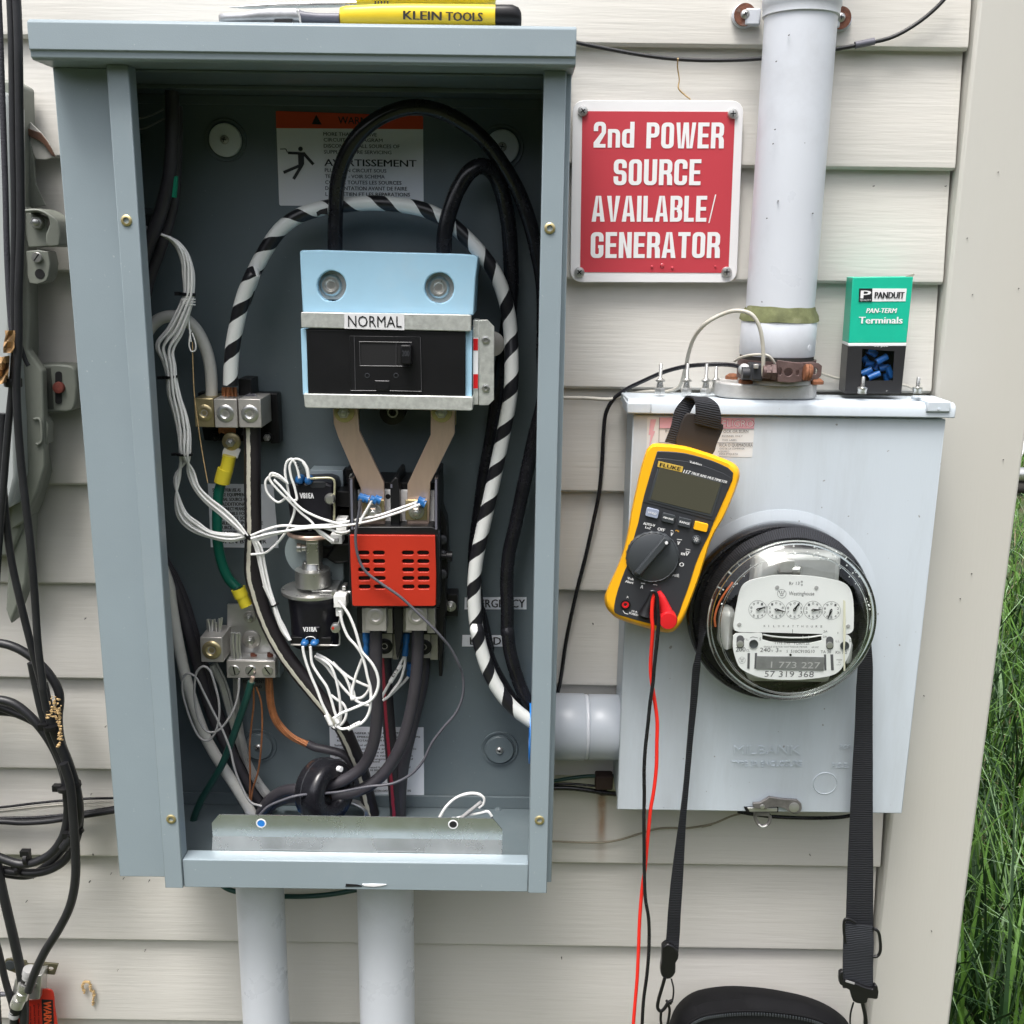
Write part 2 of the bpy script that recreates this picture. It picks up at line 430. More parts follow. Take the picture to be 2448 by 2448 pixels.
WHITEC = mat('white_cable', (.62,.62,.58), .4, var=.04, vscale=30, bump=.08, bscale=150, dirt=(.42,.41,.36), dscale=30, damt=.5)
WIREW = mat('white_wire', (.86,.86,.84), .38, var=.03, vscale=50)
WIREG = mat('grey_wire', (.36,.36,.36), .4, var=.05, vscale=50)
WIREB = mat('bone_wire', (.50,.48,.42), .45, var=.06, vscale=50)
WIRED = mat('slate_wire', (.09,.09,.105), .45, var=.1, vscale=50)
GREENC = mat('green_cable', (.005,.115,.075), .35, var=.12, vscale=30)
GREEND = mat('dark_green_cable', (.012,.06,.048), .4, var=.12, vscale=30)
YELV = mat('yellow_vinyl', (.72,.60,.04), .35, var=.05, vscale=40)
ALU = mat('aluminium', (.60,.60,.585), .36, metal=.75, var=.08, vscale=40, bump=.25, bscale=300, rvar=.1)
ALUD = mat('dull_lug_metal', (.50,.48,.45), .42, metal=.55, var=.08, vscale=60, rvar=.1)
STEEL = mat('zinc_screw', (.60,.60,.58), .30, metal=.85, var=.05, vscale=80, rvar=.04)
BRASS = mat('brass', (.62,.52,.27), .35, metal=.8, var=.1, vscale=100)
BRONZE = mat('brassy_screw', (.50,.42,.24), .35, metal=.8, var=.15, vscale=100)
COPPER = mat('copper_bar', (.93,.66,.54), .32, metal=.8, var=.14, vscale=30, stretch=(1,1,.2), dirt=(.62,.44,.34), dscale=50, damt=.5)
COPPW = mat('copper_strand', (.48,.20,.09), .38, metal=.6, var=.3, vscale=90)
COPD = mat('tarnished_copper', (.20,.075,.05), .4, metal=.4, var=.3, vscale=60)
RED = mat('red_cover', (.46,.026,.009), .5, var=.04, vscale=20, bump=.1, bscale=500)
REDL = mat('red_lead', (.85,.03,.02), .35)
REDPL = mat('red_plug', (.62,.015,.02), .35)
GALV = mat('galvanised_steel', (.56,.60,.60), .27, metal=.85, var=.08, vscale=14, bump=.015, bscale=60, rvar=.06, dirt=(.80,.83,.83), dscale=9, dlo=.55, dhi=.8, damt=.5)
ZINC = mat('spangled_zinc', (.70,.72,.68), .38, metal=.55, var=.16, vscale=160, rvar=.1)
PAPER = mat('white_label', (.86,.86,.88), .5)
PAPERB = mat('bluish_label', (.82,.85,.90), .45)
INK = mat('black_ink', (.012,.012,.014), .5)
INKG = mat('grey_ink', (.10,.10,.11), .5)
ORANGE = mat('orange_red_band', (.70,.075,.02), .5)
SIGNR = mat('red_sign_face', (.56,.065,.085), .18, var=.03, vscale=10, spec=.8, coat=1.0)
SIGNW = mat('white_sign_paint', (.82,.82,.83), .3)
RUST = mat('rust', (.16,.06,.035), .8, var=.45, vscale=120, bump=.5, bscale=400, dirt=(.30,.27,.25), dscale=90, damt=.7)
RUSTO = mat('orange_rust', (.22,.085,.04), .8, var=.35, vscale=200)
STRAPM = mat('rusty_strap_metal', (.13,.085,.08), .55, metal=.3, var=.3, vscale=60, bump=.3, bscale=300)
CAST = mat('cast_zinc', (.50,.50,.49), .6, metal=.3, var=.12, vscale=50, bump=.5, bscale=250, dirt=(.33,.33,.32), dscale=60, damt=.6)
MOSS = mat('mossy_tape', (.15,.165,.075), .85, var=.3, vscale=60, bump=.6, bscale=150, dirt=(.30,.28,.22), dscale=30, damt=.6)
YEL = mat('yellow_holster', (.95,.47,.012), .42, var=.02, vscale=20)
YELH = mat('yellow_handle', (.86,.62,.035), .35, var=.04, vscale=20)
YELT = mat('clear_yellow_handle', (.80,.75,.02), .12, spec=.7)
CHAR = mat('charcoal_plastic', (.034,.036,.042), .42, bump=.05, bscale=900)
CHAR2 = mat('slate_knob', (.046,.052,.058), .42, bump=.05, bscale=900)
LCD = mat('blank_display', (.075,.073,.053), .18, spec=.6, coat=.5)
BTNB = mat('blue_grey_button', (.33,.37,.48), .35)
FLUKY = mat('gold_badge', (.62,.42,.08), .4)
WHITEP = mat('white_print', (.78,.78,.78), .45)
DIALW = mat('white_dial_plate', (.80,.81,.81), .4)
DIALG = mat('grey_nameplate', (.24,.245,.25), .45, metal=.3, var=.15, vscale=80)
TEAL = mat('teal_carton', (.010,.46,.30), .4, var=.05, vscale=30, dirt=(.35,.62,.5), dscale=40, dlo=.62, dhi=.8, damt=.5)
CARTB = mat('black_carton', (.022,.022,.024), .4, dirt=(.35,.35,.35), dscale=110, dlo=.68, dhi=.72, damt=.8)
TERMB = mat('blue_terminal', (.02,.16,.52), .3, var=.2, vscale=80)
CRIMP = mat('blue_crimp', (.02,.12,.33), .3, var=.2, vscale=80)
BLUEN = mat('blue_bushing', (.02,.20,.62), .4)
NID = mat('grey_green_plastic', (.20,.215,.185), .5, var=.05, vscale=12, bump=.1, bscale=300, dirt=(.13,.13,.11), dscale=10, damt=.5)
NIDL = mat('pale_grey_plastic', (.42,.45,.45), .3, var=.03, vscale=10)
BAG = mat('black_nylon', (.005,.005,.006), .8, spec=.2, var=.2, vscale=60, bump=.25, bscale=900, bdist=.0005)
BUCK = mat('black_buckle', (.008,.008,.009), .35)
COILM = mat('taped_coil', (.008,.0075,.012), .36, var=.2, vscale=50, bump=.3, bscale=120)
LEAF = mat('dry_leaf', (.42,.25,.11), .7, var=.3, vscale=60)
SEED = mat('insect_eggs', (.52,.36,.17), .7, var=.35, vscale=300)
DARK = mat('black_recess', (.006,.006,.007), .7)
GLASS = bpy.data.materials.new('clear_glass'); GLASS.use_nodes = True
_p = GLASS.node_tree.nodes['Principled BSDF']; _p.inputs['Transmission Weight'].default_value = 1; _p.inputs['Roughness'].default_value = .015
_p.inputs['IOR'].default_value = 1.48; _p.inputs['Base Color'].default_value = (.97,.985,.975,1)
FILM = bpy.data.materials.new('clear_film'); FILM.use_nodes = True
_n = FILM.node_tree; _n.nodes.remove(_n.nodes['Principled BSDF'])
_t = _n.nodes.new('ShaderNodeBsdfTransparent'); _g = _n.nodes.new('ShaderNodeBsdfGlossy'); _g.inputs[1].default_value = .12; _mx = _n.nodes.new('ShaderNodeMixShader'); _mx.inputs[0].default_value = .12
_n.links.new(_t.outputs[0], _mx.inputs[1]); _n.links.new(_g.outputs[0], _mx.inputs[2]); _n.links.new(_mx.outputs[0], _n.nodes['Material Output'].inputs[0])

THIN = bpy.data.materials.new('thin_glass'); THIN.use_nodes = True
_n = THIN.node_tree; _n.nodes.remove(_n.nodes['Principled BSDF'])
_t = _n.nodes.new('ShaderNodeBsdfTransparent'); _t.inputs[0].default_value = (.95,.965,.955,1); _g = _n.nodes.new('ShaderNodeBsdfGlossy'); _g.inputs[1].default_value = .02; _mx = _n.nodes.new('ShaderNodeMixShader'); _lw = _n.nodes.new('ShaderNodeLayerWeight'); _pw = _n.nodes.new('ShaderNodeMath'); _pw.operation = 'POWER'; _pw.inputs[1].default_value = 3.5; _n.links.new(_lw.outputs['Facing'], _pw.inputs[0]); _fr = _n.nodes.new('ShaderNodeMapRange'); _fr.inputs[3].default_value = .045; _fr.inputs[4].default_value = .75; _n.links.new(_pw.outputs[0], _fr.inputs[0])
_n.links.new(_fr.outputs[0], _mx.inputs[0]); _n.links.new(_t.outputs[0], _mx.inputs[1]); _n.links.new(_g.outputs[0], _mx.inputs[2]); _n.links.new(_mx.outputs[0], _n.nodes['Material Output'].inputs[0])
def uv_stripe(name, base, other, twist, turns, width, rough=.35, wobble=0, straight=None):
    """tube material: helical (or straight) band by UV"""
    m_ = bpy.data.materials.new(name); m_.use_nodes = True; n_ = m_.node_tree; P = n_.nodes['Principled BSDF']; Lk = n_.links.new
    P.inputs['Roughness'].default_value = rough
    uv = n_.nodes.new('ShaderNodeUVMap'); sx = n_.nodes.new('ShaderNodeSeparateXYZ'); Lk(uv.outputs[0], sx.inputs[0])
    def mth(op, a, b=None):
        x = n_.nodes.new('ShaderNodeMath'); x.operation = op
        for i, s_ in enumerate((a, b)):
            if s_ is None: continue
            if hasattr(s_, 'links'): Lk(s_, x.inputs[i])
            else: x.inputs[i].default_value = s_
        return x.outputs[0]
    tc = n_.nodes.new('ShaderNodeTexCoord'); nz = n_.nodes.new('ShaderNodeTexNoise'); nz.inputs['Scale'].default_value = 130; nz.inputs['Detail'].default_value = 5; Lk(tc.outputs['Object'], nz.inputs['Vector'])
    nz2 = n_.nodes.new('ShaderNodeTexNoise'); nz2.inputs['Scale'].default_value = 9; Lk(tc.outputs['Object'], nz2.inputs['Vector'])
    v = mth('MULTIPLY', sx.outputs[1], turns); a = mth('MULTIPLY', sx.outputs[0], twist)
    s_ = mth('ADD', v, a); s_ = mth('ADD', s_, mth('MULTIPLY', mth('SUBTRACT', nz2.outputs[0], .5), wobble))
    s_ = mth('ADD', s_, mth('MULTIPLY', mth('SUBTRACT', nz.outputs[0], .5), .05))
    fr = mth('FRACT', s_); b = mth('LESS_THAN', fr, width)
    mx = n_.nodes.new('ShaderNodeMix'); mx.data_type = 'RGBA'; Lk(b, mx.inputs[0]); mx.inputs[6].default_value = (*base, 1); mx.inputs[7].default_value = (*other, 1)
    Lk(mx.outputs[2], P.inputs['Base Color'])
    return m_
TAPED = uv_stripe('taped_cable', (.015,.015,.018), (.74,.76,.74), -1.0, 24, .60, .3, wobble=.35)
LINED = uv_stripe('white_lined_cable', (.020,.017,.019), (.62,.60,.50), 1, 0, .085, .42)
REDLINED = uv_stripe('red_lined_cable', (.030,.027,.030), (.30,.03,.05), 1, 0, .085, .42)
def weave(name, col, rough=.75, su=14, sv=430):
    m_ = bpy.data.materials.new(name); m_.use_nodes = True; n_ = m_.node_tree; P = n_.nodes['Principled BSDF']; Lk = n_.links.new
    P.inputs['Roughness'].default_value = rough
    uv = n_.nodes.new('ShaderNodeUVMap'); mp = n_.nodes.new('ShaderNodeMapping'); mp.inputs['Scale'].default_value = (su, sv, 1); Lk(uv.outputs[0], mp.inputs[0])
    ck = n_.nodes.new('ShaderNodeTexWave'); ck.bands_direction = 'Y'; ck.inputs['Scale'].default_value = .33; ck.inputs['Distortion'].default_value = 2.2; ck.inputs['Detail'].default_value = 1; Lk(mp.outputs[0], ck.inputs['Vector'])
    mx = n_.nodes.new('ShaderNodeMix'); mx.data_type = 'RGBA'; Lk(ck.outputs[0], mx.inputs[0]); mx.inputs[6].default_value = (*[c*.55 for c in col], 1); mx.inputs[7].default_value = (*[c*2.1 for c in col], 1); Lk(mx.outputs[2], P.inputs['Base Color'])
    b = n_.nodes.new('ShaderNodeBump'); b.inputs['Strength'].default_value = .7; b.inputs['Distance'].default_value = .0006; Lk(ck.outputs[0], b.inputs['Height']); Lk(b.outputs[0], P.inputs['Normal'])
    return m_
WEB = weave('black_webbing', (.008,.009,.0125))
WEBG = weave('charcoal_webbing', (.016,.018,.023))

# ---------------------------------------------------------------- the setting: ground, paving, lawn
def ground_mat():
    m_ = mat('ground_soil_grass', (.045,.07,.018), .95, var=.4, vscale=14, bump=.8, bscale=60, dirt=(.075,.055,.032), dscale=5, dlo=.45, dhi=.6, damt=.8, bdist=.02)
    return m_
bm = bmesh.new(); n_ = 40
vs = [[bm.verts.new((-150+300*(i/n_)**1 , -150+300*(j/n_), 0)) for j in range(n_+1)] for i in range(n_+1)]
for i in range(n_):
    for j in range(n_): bm.faces.new((vs[i][j], vs[i+1][j], vs[i+1][j+1], vs[i][j+1]))
g = link('ground', bm, ground_mat(), origin=(0,0,0)); setp(g, kind='structure')
bm = bmesh.new(); add_box(bm, (1.2, 7.6, -.05), (60, 14, .03)); g = link('driveway', bm, mat('pale_concrete', (.62,.62,.60), .8, var=.05, vscale=2, bump=.3, bscale=40), origin=(0,0,0)); setp(g, kind='structure')

# siding: one long board per course
wall = thing('siding_wall', 'cream vinyl clapboard house wall with wood-grain boards behind all the boxes', 'wall', W(0, 0, 1.0))
STEP, H0 = .1130, -.2006
for i in range(-8, 16):
    h = H0 + STEP*i
    if 1.6 - h < -.05: continue
    bm = bmesh.new(); prof = [(-.004, h), (.0105, h+.0005), (.0135, h-.0022), (.0137, h-.006), (.0085, h-.050), (.0015, h-STEP-.004), (-.004, h-STEP-.004)]
    a = [bm.verts.new(W(-2.4, k_, hh)) for k_, hh in prof]; b = [bm.verts.new(W(.4425, k_, hh)) for k_, hh in prof]
    for j in range(len(prof)):
        l_ = (j+1) % len(prof); bm.faces.new((a[j], b[j], b[l_], a[l_]))
    bm.faces.new(a[::-1]); bm.faces.new(b); bmesh.ops.recalc_face_normals(bm, faces=bm.faces)
    link('siding_board', bm, SIDING, wall, smooth=25)
boxk('wall_core', -2.4, .54, -.12, -.006, -1.2, 1.6, GAP, wall, bevel=0)
boxk('corner_trim', .4455, .5455, -.10, .021, -1.2, 1.597, TRIM, wall, bevel=.0035)
bm = bmesh.new()
for i in range(16):
    z0 = i*STEP*1.0; add_box(bm, (.520, .1+.0, z0+.001), (.535+.008*(i%1), 6, z0+STEP-.003))
o = link('side_board', bm, SIDING, wall); setp(o, kind='stuff')
# small dark specks and a rust run on the boards
rnd = random.Random(4); bm = bmesh.new()
for z, x, y in [('z12',423,738),('z12',365,1010),('z12',372,1250),('z12',358,1362),('z12',445,1330),('z12',495,1350),('z12',598,1360),('z12',582,1640),('z12',340,303),
                ('z3',988,140),('z3',1330,748),('z3',1620,748),('z3',1830,692),('z3',1705,958),('z3',1912,1160),('b1',666,898),('b1',600,1043),('b1',390,1604),('b1',849,240),('b2',206,1360),
                ('z3',1726,1185),('z11',1368,956),('z11',92,1487),('z13',1310,893),('z7',1990,300),('b6',310,583),('b6',828,620),('b6',240,803),('b6',862,369),('b6',1090,1440)]:
    k_ = .0225 if z in ('b1','b2') or (z == 'z3' and x > 1690) else .0155
    c = q(z, x, y, k_); add_lathe(bm, c, OUT, [(.0006*rnd.uniform(.5,1.2), -.004), (.0004, .0003)], 8)
o = link('grit_specks', bm, GAP, wall); setp(o, kind='stuff')
def stain_mat():
    m_ = bpy.data.materials.new('rust_run'); m_.use_nodes = True; n_ = m_.node_tree; P = n_.nodes['Principled BSDF']; Lk = n_.links.new
    P.inputs['Base Color'].default_value = (.36,.15,.035,1); P.inputs['Roughness'].default_value = .8
    uv = n_.nodes.new('ShaderNodeUVMap'); s_ = n_.nodes.new('ShaderNodeSeparateXYZ'); Lk(uv.outputs[0], s_.inputs[0])
    def mr(src, a, b, c, d):
        r_ = n_.nodes.new('ShaderNodeMapRange'); r_.interpolation_type = 'SMOOTHSTEP'
        for i, x in enumerate((a, b, c, d)): r_.inputs[i+1].default_value = x
        Lk(src, r_.inputs[0]); return r_.outputs[0]
    def mu(a, b):
        x = n_.nodes.new('ShaderNodeMath'); x.operation = 'MULTIPLY'; Lk(a, x.inputs[0])
        if hasattr(b, 'links'): Lk(b, x.inputs[1])
        else: x.inputs[1].default_value = b
        return x.outputs[0]
    ab = n_.nodes.new('ShaderNodeMath'); ab.operation = 'ABSOLUTE'; sb = n_.nodes.new('ShaderNodeMath'); sb.operation = 'SUBTRACT'; sb.inputs[1].default_value = .5; Lk(s_.outputs[0], sb.inputs[0]); Lk(sb.outputs[0], ab.inputs[0])
    tc = n_.nodes.new('ShaderNodeTexCoord'); nz = n_.nodes.new('ShaderNodeTexNoise'); nz.inputs['Scale'].default_value = 60; Lk(tc.outputs['Object'], nz.inputs['Vector'])
    al = mu(mu(mr(ab.outputs[0], 0, .46, .85, 0), mr(s_.outputs[1], 0, 1, .12, 1)), mr(nz.outputs[0], .3, .6, .55, 1))
    Lk(al, P.inputs['Alpha']); return m_
def decal(name, z, k, cs, mt, parent, nx=1, ny=8):
    f = qmap(*cs); bm = bmesh.new(); uvl = bm.loops.layers.uv.new('UVMap')
    g_ = [[bm.verts.new(q(z, *f(i/nx, j/ny), k)) for j in range(ny+1)] for i in range(nx+1)]
    for i in range(nx):
        for j in range(ny):
            fc = bm.faces.new((g_[i][j], g_[i+1][j], g_[i+1][j+1], g_[i][j+1]))
            for l_, (u_, v_) in zip(fc.loops, ((i,j),(i+1,j),(i+1,j+1),(i,j+1))): l_[uvl].uv = (u_/nx, 1-v_/ny)
    return link(name, bm, mt, parent, smooth=0)
decal('rust_stain', 'd5', .0150, [(470,1150),(600,1150),(600,1780),(455,1780)], stain_mat(), wall)

# wispy insect debris on the wall
t_ = thing('web_strand', 'thin dirty cobweb strand hanging from black cable onto the cream board', 'cobweb', q('z3',540,240,.02))
tube('strand', L('z3', .017, [(540,235,.03),(538,270),(545,320),(542,355),(565,380),(590,400)]), .0007, SEED, t_, n=6, sm=5, wob=.8)
t_ = thing('insect_trail', 'hook-shaped brown insect egg trail on the cream board below the enclosure', 'insect eggs', q('b6',800,1600,.015))
bm = bmesh.new()
for i, p in enumerate(spline(L('b6', .0155, [(780,1640),(760,1590),(785,1545),(825,1550),(840,1610),(870,1660),(865,1700),(862,1750)]), 5)):
    add_lathe(bm, p + Vector((rnd.uniform(-.0008,.0008), 0, rnd.uniform(-.0008,.0008))), OUT, [(.0012,-.002),(.0014,.0003),(.0006,.0012)], 6)
link('egg_row', bm, SEED, t_)
t_ = thing('rail', 'grey metal rail lying at the edge of the pale drive beyond the grass', 'rail', (3.2, 6.0, .18))
tube('pipe', [(1.2, 6.0, .15), (9, 6.4, .15)], .05, STEEL, t_, sm=1)
tube('lower_pipe', [(1.2, 6.0, .06), (9, 6.4, .06)], .045, GAP, t_, sm=1)

# ---------------------------------------------------------------- tall grass beyond the corner
def grass_mats():
    out = []
    for nme, c in (('grass_green', (.075,.165,.025)), ('grass_dark', (.012,.040,.009)), ('grass_pale', (.20,.31,.16)), ('grass_straw', (.19,.155,.085))):
        m_ = mat(nme, c, .55, var=.25, vscale=9); m_.node_tree.nodes['Principled BSDF'].inputs['Specular IOR Level'].default_value = .35; out.append(m_)
    return out
GM = grass_mats()
bm = bmesh.new(); rnd = random.Random(11)
def blade(bx, by, h_, lean, az, wd, mi, segs=7, droop=1.0):
    d = Vector((math.cos(az), math.sin(az), 0)); sd_ = Vector((-math.sin(az), math.cos(az), 0)); prev = None
    a = rnd.uniform(-.5, .5); sd_ = (sd_*math.cos(a) + d*math.sin(a)).normalized()
    for i in range(segs+1):
        s_ = i/segs; p = Vector((bx, by, 0)) + d*(lean*s_**2) + Vector((0, 0, h_*(s_ - droop*.45*s_**3)))
        ww = wd*(1-s_**2.2)*.5 + .0002
        cur = (bm.verts.new(p - sd_*ww), bm.verts.new(p + sd_*ww + d*0.001))
        if prev: f = bm.faces.new((prev[0], prev[1], cur[1], cur[0])); f.material_index = mi
        prev = cur
for i in range(12000):
    t = rnd.random()
    by = .12 + (t**1.5)*4.8; bx = .60 + rnd.random()*(0.95 + by*1.0)
    r_ = rnd.random(); mi = 0 if r_ < .42 else 1 if r_ < .76 else 2 if r_ < .86 else 3
    hh = rnd.uniform(.50, 1.02) if by < 3.0 else rnd.uniform(.2, .45)
    if mi == 3: hh *= .55
    blade(bx, by, hh, rnd.uniform(.02, .30) if rnd.random() < .8 else rnd.uniform(.3,.6), rnd.uniform(0, 6.283), rnd.choice((.0025,.004,.006,.008,.010)), mi, droop=rnd.uniform(.3, 1.3))
for i in range(9000):
    bx = .60 + rnd.random()*1.5; by = .12 + rnd.random()*2.2
    blade(bx, by, rnd.uniform(.05, .25), rnd.uniform(.05, .2), rnd.uniform(0, 6.283), rnd.uniform(.004, .007), rnd.choice((1, 3, 3, 1, 0)), segs=4)
o = link('tall_grass', bm, GM, origin=(1, 1, 0), smooth=0); setp(o, 'tall green ornamental grass growing beside the house corner', None, None, 'stuff')
bm = bmesh.new()
for i in range(9000):
    by = 3.0 + rnd.random()*4.6; bx = .6 + rnd.random()*(1.4 + by*.75)
    blade(bx, by, rnd.uniform(.05, .12), .03, rnd.uniform(0, 6.283), .012, rnd.choice((0, 0, 2)), segs=2)
o = link('lawn_grass', bm, GM, origin=(1, 4, 0), smooth=0); setp(o, None, None, None, 'stuff')

# ---------------------------------------------------------------- the wood across the yard behind the viewer (unseen, sized to dim the frontal sky light; it mirrors in metal and glass)
rnd = random.Random(77); bm = bmesh.new(); FOL = mat('foliage', (.045,.075,.022), .7, var=.4, vscale=2); BARK = mat('bark', (.09,.07,.05), .9, var=.3, vscale=5, bump=.5, bscale=30)
for t in range(26):
    x = -17 + 34*(t+.5)/26 + rnd.uniform(-.6,.6); y = -8.5 + rnd.uniform(-1.5,1.5) + abs(x)*.15; H = rnd.uniform(3.0, 4.6)
    add_tube(bm, [(x,y,-.05),(x+.1,y,H*.4),(x,y,H*.85)], lambda s_: .2*(1-s_)+.04, 8, mi=1)
    for i in range(620):
        a_ = rnd.uniform(0, 6.283); h_ = rnd.random(); rr = (1.9*math.sqrt(max(.03, 1-(2*h_-1)**2)))*rnd.uniform(.35,1.0)
        c = Vector((x+rr*math.cos(a_), y+rr*math.sin(a_), .4+h_*(H-.4))); u_ = Vector((rnd.gauss(0,1),rnd.gauss(0,1),rnd.gauss(0,1))).normalized(); w_ = u_.orthogonal().normalized(); s_ = rnd.uniform(.15,.42)
        bm.faces.new([bm.verts.new(c+u_*s_*a+w_*s_*b*.7) for a, b in ((-1,0),(0,-1),(1,0),(0,1))])
o = link('tree_line', bm, [FOL, BARK], smooth=0, origin=(0,-9,0)); setp(o, kind='stuff')
# ---------------------------------------------------------------- the open grey transfer switch enclosure
enc = thing('transfer_switch_enclosure', 'large open grey steel enclosure crowded with cables under an overhanging lid', 'electrical box', W(-.18, .02, .633))
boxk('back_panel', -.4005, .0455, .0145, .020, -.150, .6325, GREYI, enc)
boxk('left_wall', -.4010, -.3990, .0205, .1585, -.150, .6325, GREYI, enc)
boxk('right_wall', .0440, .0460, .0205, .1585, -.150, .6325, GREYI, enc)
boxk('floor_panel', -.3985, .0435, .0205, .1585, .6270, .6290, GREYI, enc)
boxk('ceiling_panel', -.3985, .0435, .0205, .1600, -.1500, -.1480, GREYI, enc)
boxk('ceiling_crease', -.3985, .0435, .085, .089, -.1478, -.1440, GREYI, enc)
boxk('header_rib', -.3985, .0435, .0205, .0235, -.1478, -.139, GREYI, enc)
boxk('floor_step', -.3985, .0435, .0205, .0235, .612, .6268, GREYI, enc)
# flanges: broad one on the left, narrow one on the right, then the raised lips
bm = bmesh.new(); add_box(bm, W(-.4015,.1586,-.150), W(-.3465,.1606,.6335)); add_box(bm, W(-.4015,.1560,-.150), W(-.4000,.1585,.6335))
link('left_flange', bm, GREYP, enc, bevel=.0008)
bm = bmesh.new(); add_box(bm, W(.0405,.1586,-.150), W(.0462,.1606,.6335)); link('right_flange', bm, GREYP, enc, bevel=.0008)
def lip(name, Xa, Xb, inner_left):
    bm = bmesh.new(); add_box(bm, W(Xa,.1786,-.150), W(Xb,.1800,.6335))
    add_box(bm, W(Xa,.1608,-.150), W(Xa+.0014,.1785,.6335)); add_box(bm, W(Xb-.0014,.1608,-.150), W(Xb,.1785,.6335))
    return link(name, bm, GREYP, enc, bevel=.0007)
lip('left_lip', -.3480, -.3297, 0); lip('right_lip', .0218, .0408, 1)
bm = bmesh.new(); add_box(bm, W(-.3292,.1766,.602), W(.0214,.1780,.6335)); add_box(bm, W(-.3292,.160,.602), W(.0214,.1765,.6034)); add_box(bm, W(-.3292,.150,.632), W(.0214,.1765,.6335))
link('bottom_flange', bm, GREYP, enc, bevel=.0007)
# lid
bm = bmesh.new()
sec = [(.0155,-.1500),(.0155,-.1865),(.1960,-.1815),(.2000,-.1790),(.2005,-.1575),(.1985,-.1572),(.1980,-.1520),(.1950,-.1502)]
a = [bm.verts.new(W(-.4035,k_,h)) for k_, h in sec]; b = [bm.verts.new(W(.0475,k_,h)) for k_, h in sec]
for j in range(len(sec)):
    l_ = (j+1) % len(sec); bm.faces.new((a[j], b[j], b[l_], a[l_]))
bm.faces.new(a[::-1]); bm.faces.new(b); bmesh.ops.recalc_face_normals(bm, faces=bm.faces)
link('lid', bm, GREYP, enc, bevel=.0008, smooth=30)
# brass threaded inserts in the lips
for z, x, y, k_ in (('z1',835,1455,.1802),('z2',1725,1318,.1802),('z6',163,1540,.1802),('z7',1577,1805,.1802)):
    c = q(z, x, y, k_)
    o = lathe('threaded_insert', c, OUT, [(.0048,-.004),(.0048,.0008),(.0040,.0014),(.0026,.0014),(.0024,-.006),(0,-.006)], BRASS, enc, n=20)
# mounting bolts with washers
def dome_screw(name, c, r, mt, parent, axis=OUT, cross=True, head=.6):
    bm = bmesh.new(); add_lathe(bm, c, axis, [(r,-.001),(r,r*.12),(r*.86,r*.38),(r*.5,r*head),(0,r*head*1.06)], 20)
    o = link(name, bm, mt, parent)
    if cross:
        bm = bmesh.new(); a_, u, v = frame_from(axis); an = random.uniform(0, 1.5)
        for k_ in range(2):
            d = u*math.cos(an+k_*1.571)+v*math.sin(an+k_*1.571); e = a_.cross(d)
            pts = [Vector(c)+a_*(r*head*1.09)+d*(sx*r*.52)+e*(sy*r*.10) for sx, sy in ((-1,-1),(1,-1),(1,1),(-1,1))]
            vs_ = [bm.verts.new(p) for p in pts]; bm.faces.new(vs_)
        s_ = link('screw_recess', bm, DARK, o, smooth=0)
    return o
def hex_bolt(name, c, r, hgt, mt, parent, washer=None, axis=OUT, dome=True, wm=None):
    bm = bmesh.new(); a_, u, v = frame_from(axis); c = Vector(c)
    wh = 0
    if washer: add_lathe(bm, c, axis, [(washer,-.0006),(washer,.0011),(washer*.94,.0015),(r*.6,.0015)], 24, 1 if wm else 0); wh = .0013
    add_lathe(bm, c + a_*wh, axis, [(r,0),(r,hgt*.8),(r*.88,hgt)], 6)
    add_lathe(bm, c + a_*(wh+hgt*.9), axis, [(r*.52,0),(r*.52,hgt*.35),(r*.38,hgt*.45),(0,hgt*.45)], 14)
    bmesh.ops.recalc_face_normals(bm, faces=bm.faces)
    return link(name, bm, [mt, wm or mt], parent, bevel=.0002)
for z, x, y, r_, top in (('z1',1490,925,108/2.76,1),('z2',1450,850,98/2.415,1),('z6',745,1055,92/2.76,0),('z7',1270,1255,112/3.22,0)):
    c = q(z, x, y, .021); S_ = px(z, 1, y, .021)*V[z][2]
    R_ = r_*S_
    lathe('dished_boss', c, OUT, [(R_*1.28,-.001),(R_*1.24,.0010),(R_*1.12,.0006),(R_*1.08,-.0005)], GREYI, enc, n=36)
    wsh = lathe('mounting_washer', c, OUT, [(R_*.98,-.001),(R_*.98,.0035),(R_*.94,.0042),(R_*.3,.0046),(0,.0046)], WASH if top else GREYI, enc, n=36)
    dome_screw('mounting_screw', c + OUT*.0045, R_*.27, ALUD if top else STEEL, enc)
for x, y in ((1457,400),(1457,540)):
    c = q('z2', x, y, .115 if y < 450 else .045); lathe('drain_hole', c, (0,0,-1), [(.004,-.006),(.004,.0003),(0,.0003)], DARK, enc)
lathe('small_rivet', q('z7',1258,1738,.0238), OUT, [(.0055,-.001),(.0050,.003),(.0028,.0045),(.0018,.002),(0,.002)], GREYI, enc)
lathe('small_boss', q('z6',465,1478,.0238), OUT, [(.0055,-.001),(.0048,.004),(0,.005)], GREYI, enc)
# hasp slot under the bottom flange
slab('hasp_slot', 'c7', .1786, [(1505,752),(1600,758),(1640,768),(1640,776),(1500,776)], .001, DARK, enc, bevel=0)
slab('hasp_tab', 'c7', .1790, [(1640,755),(1760,755),(1850,758),(1800,772),(1740,778),(1660,772)], .004, SIGNW, enc)
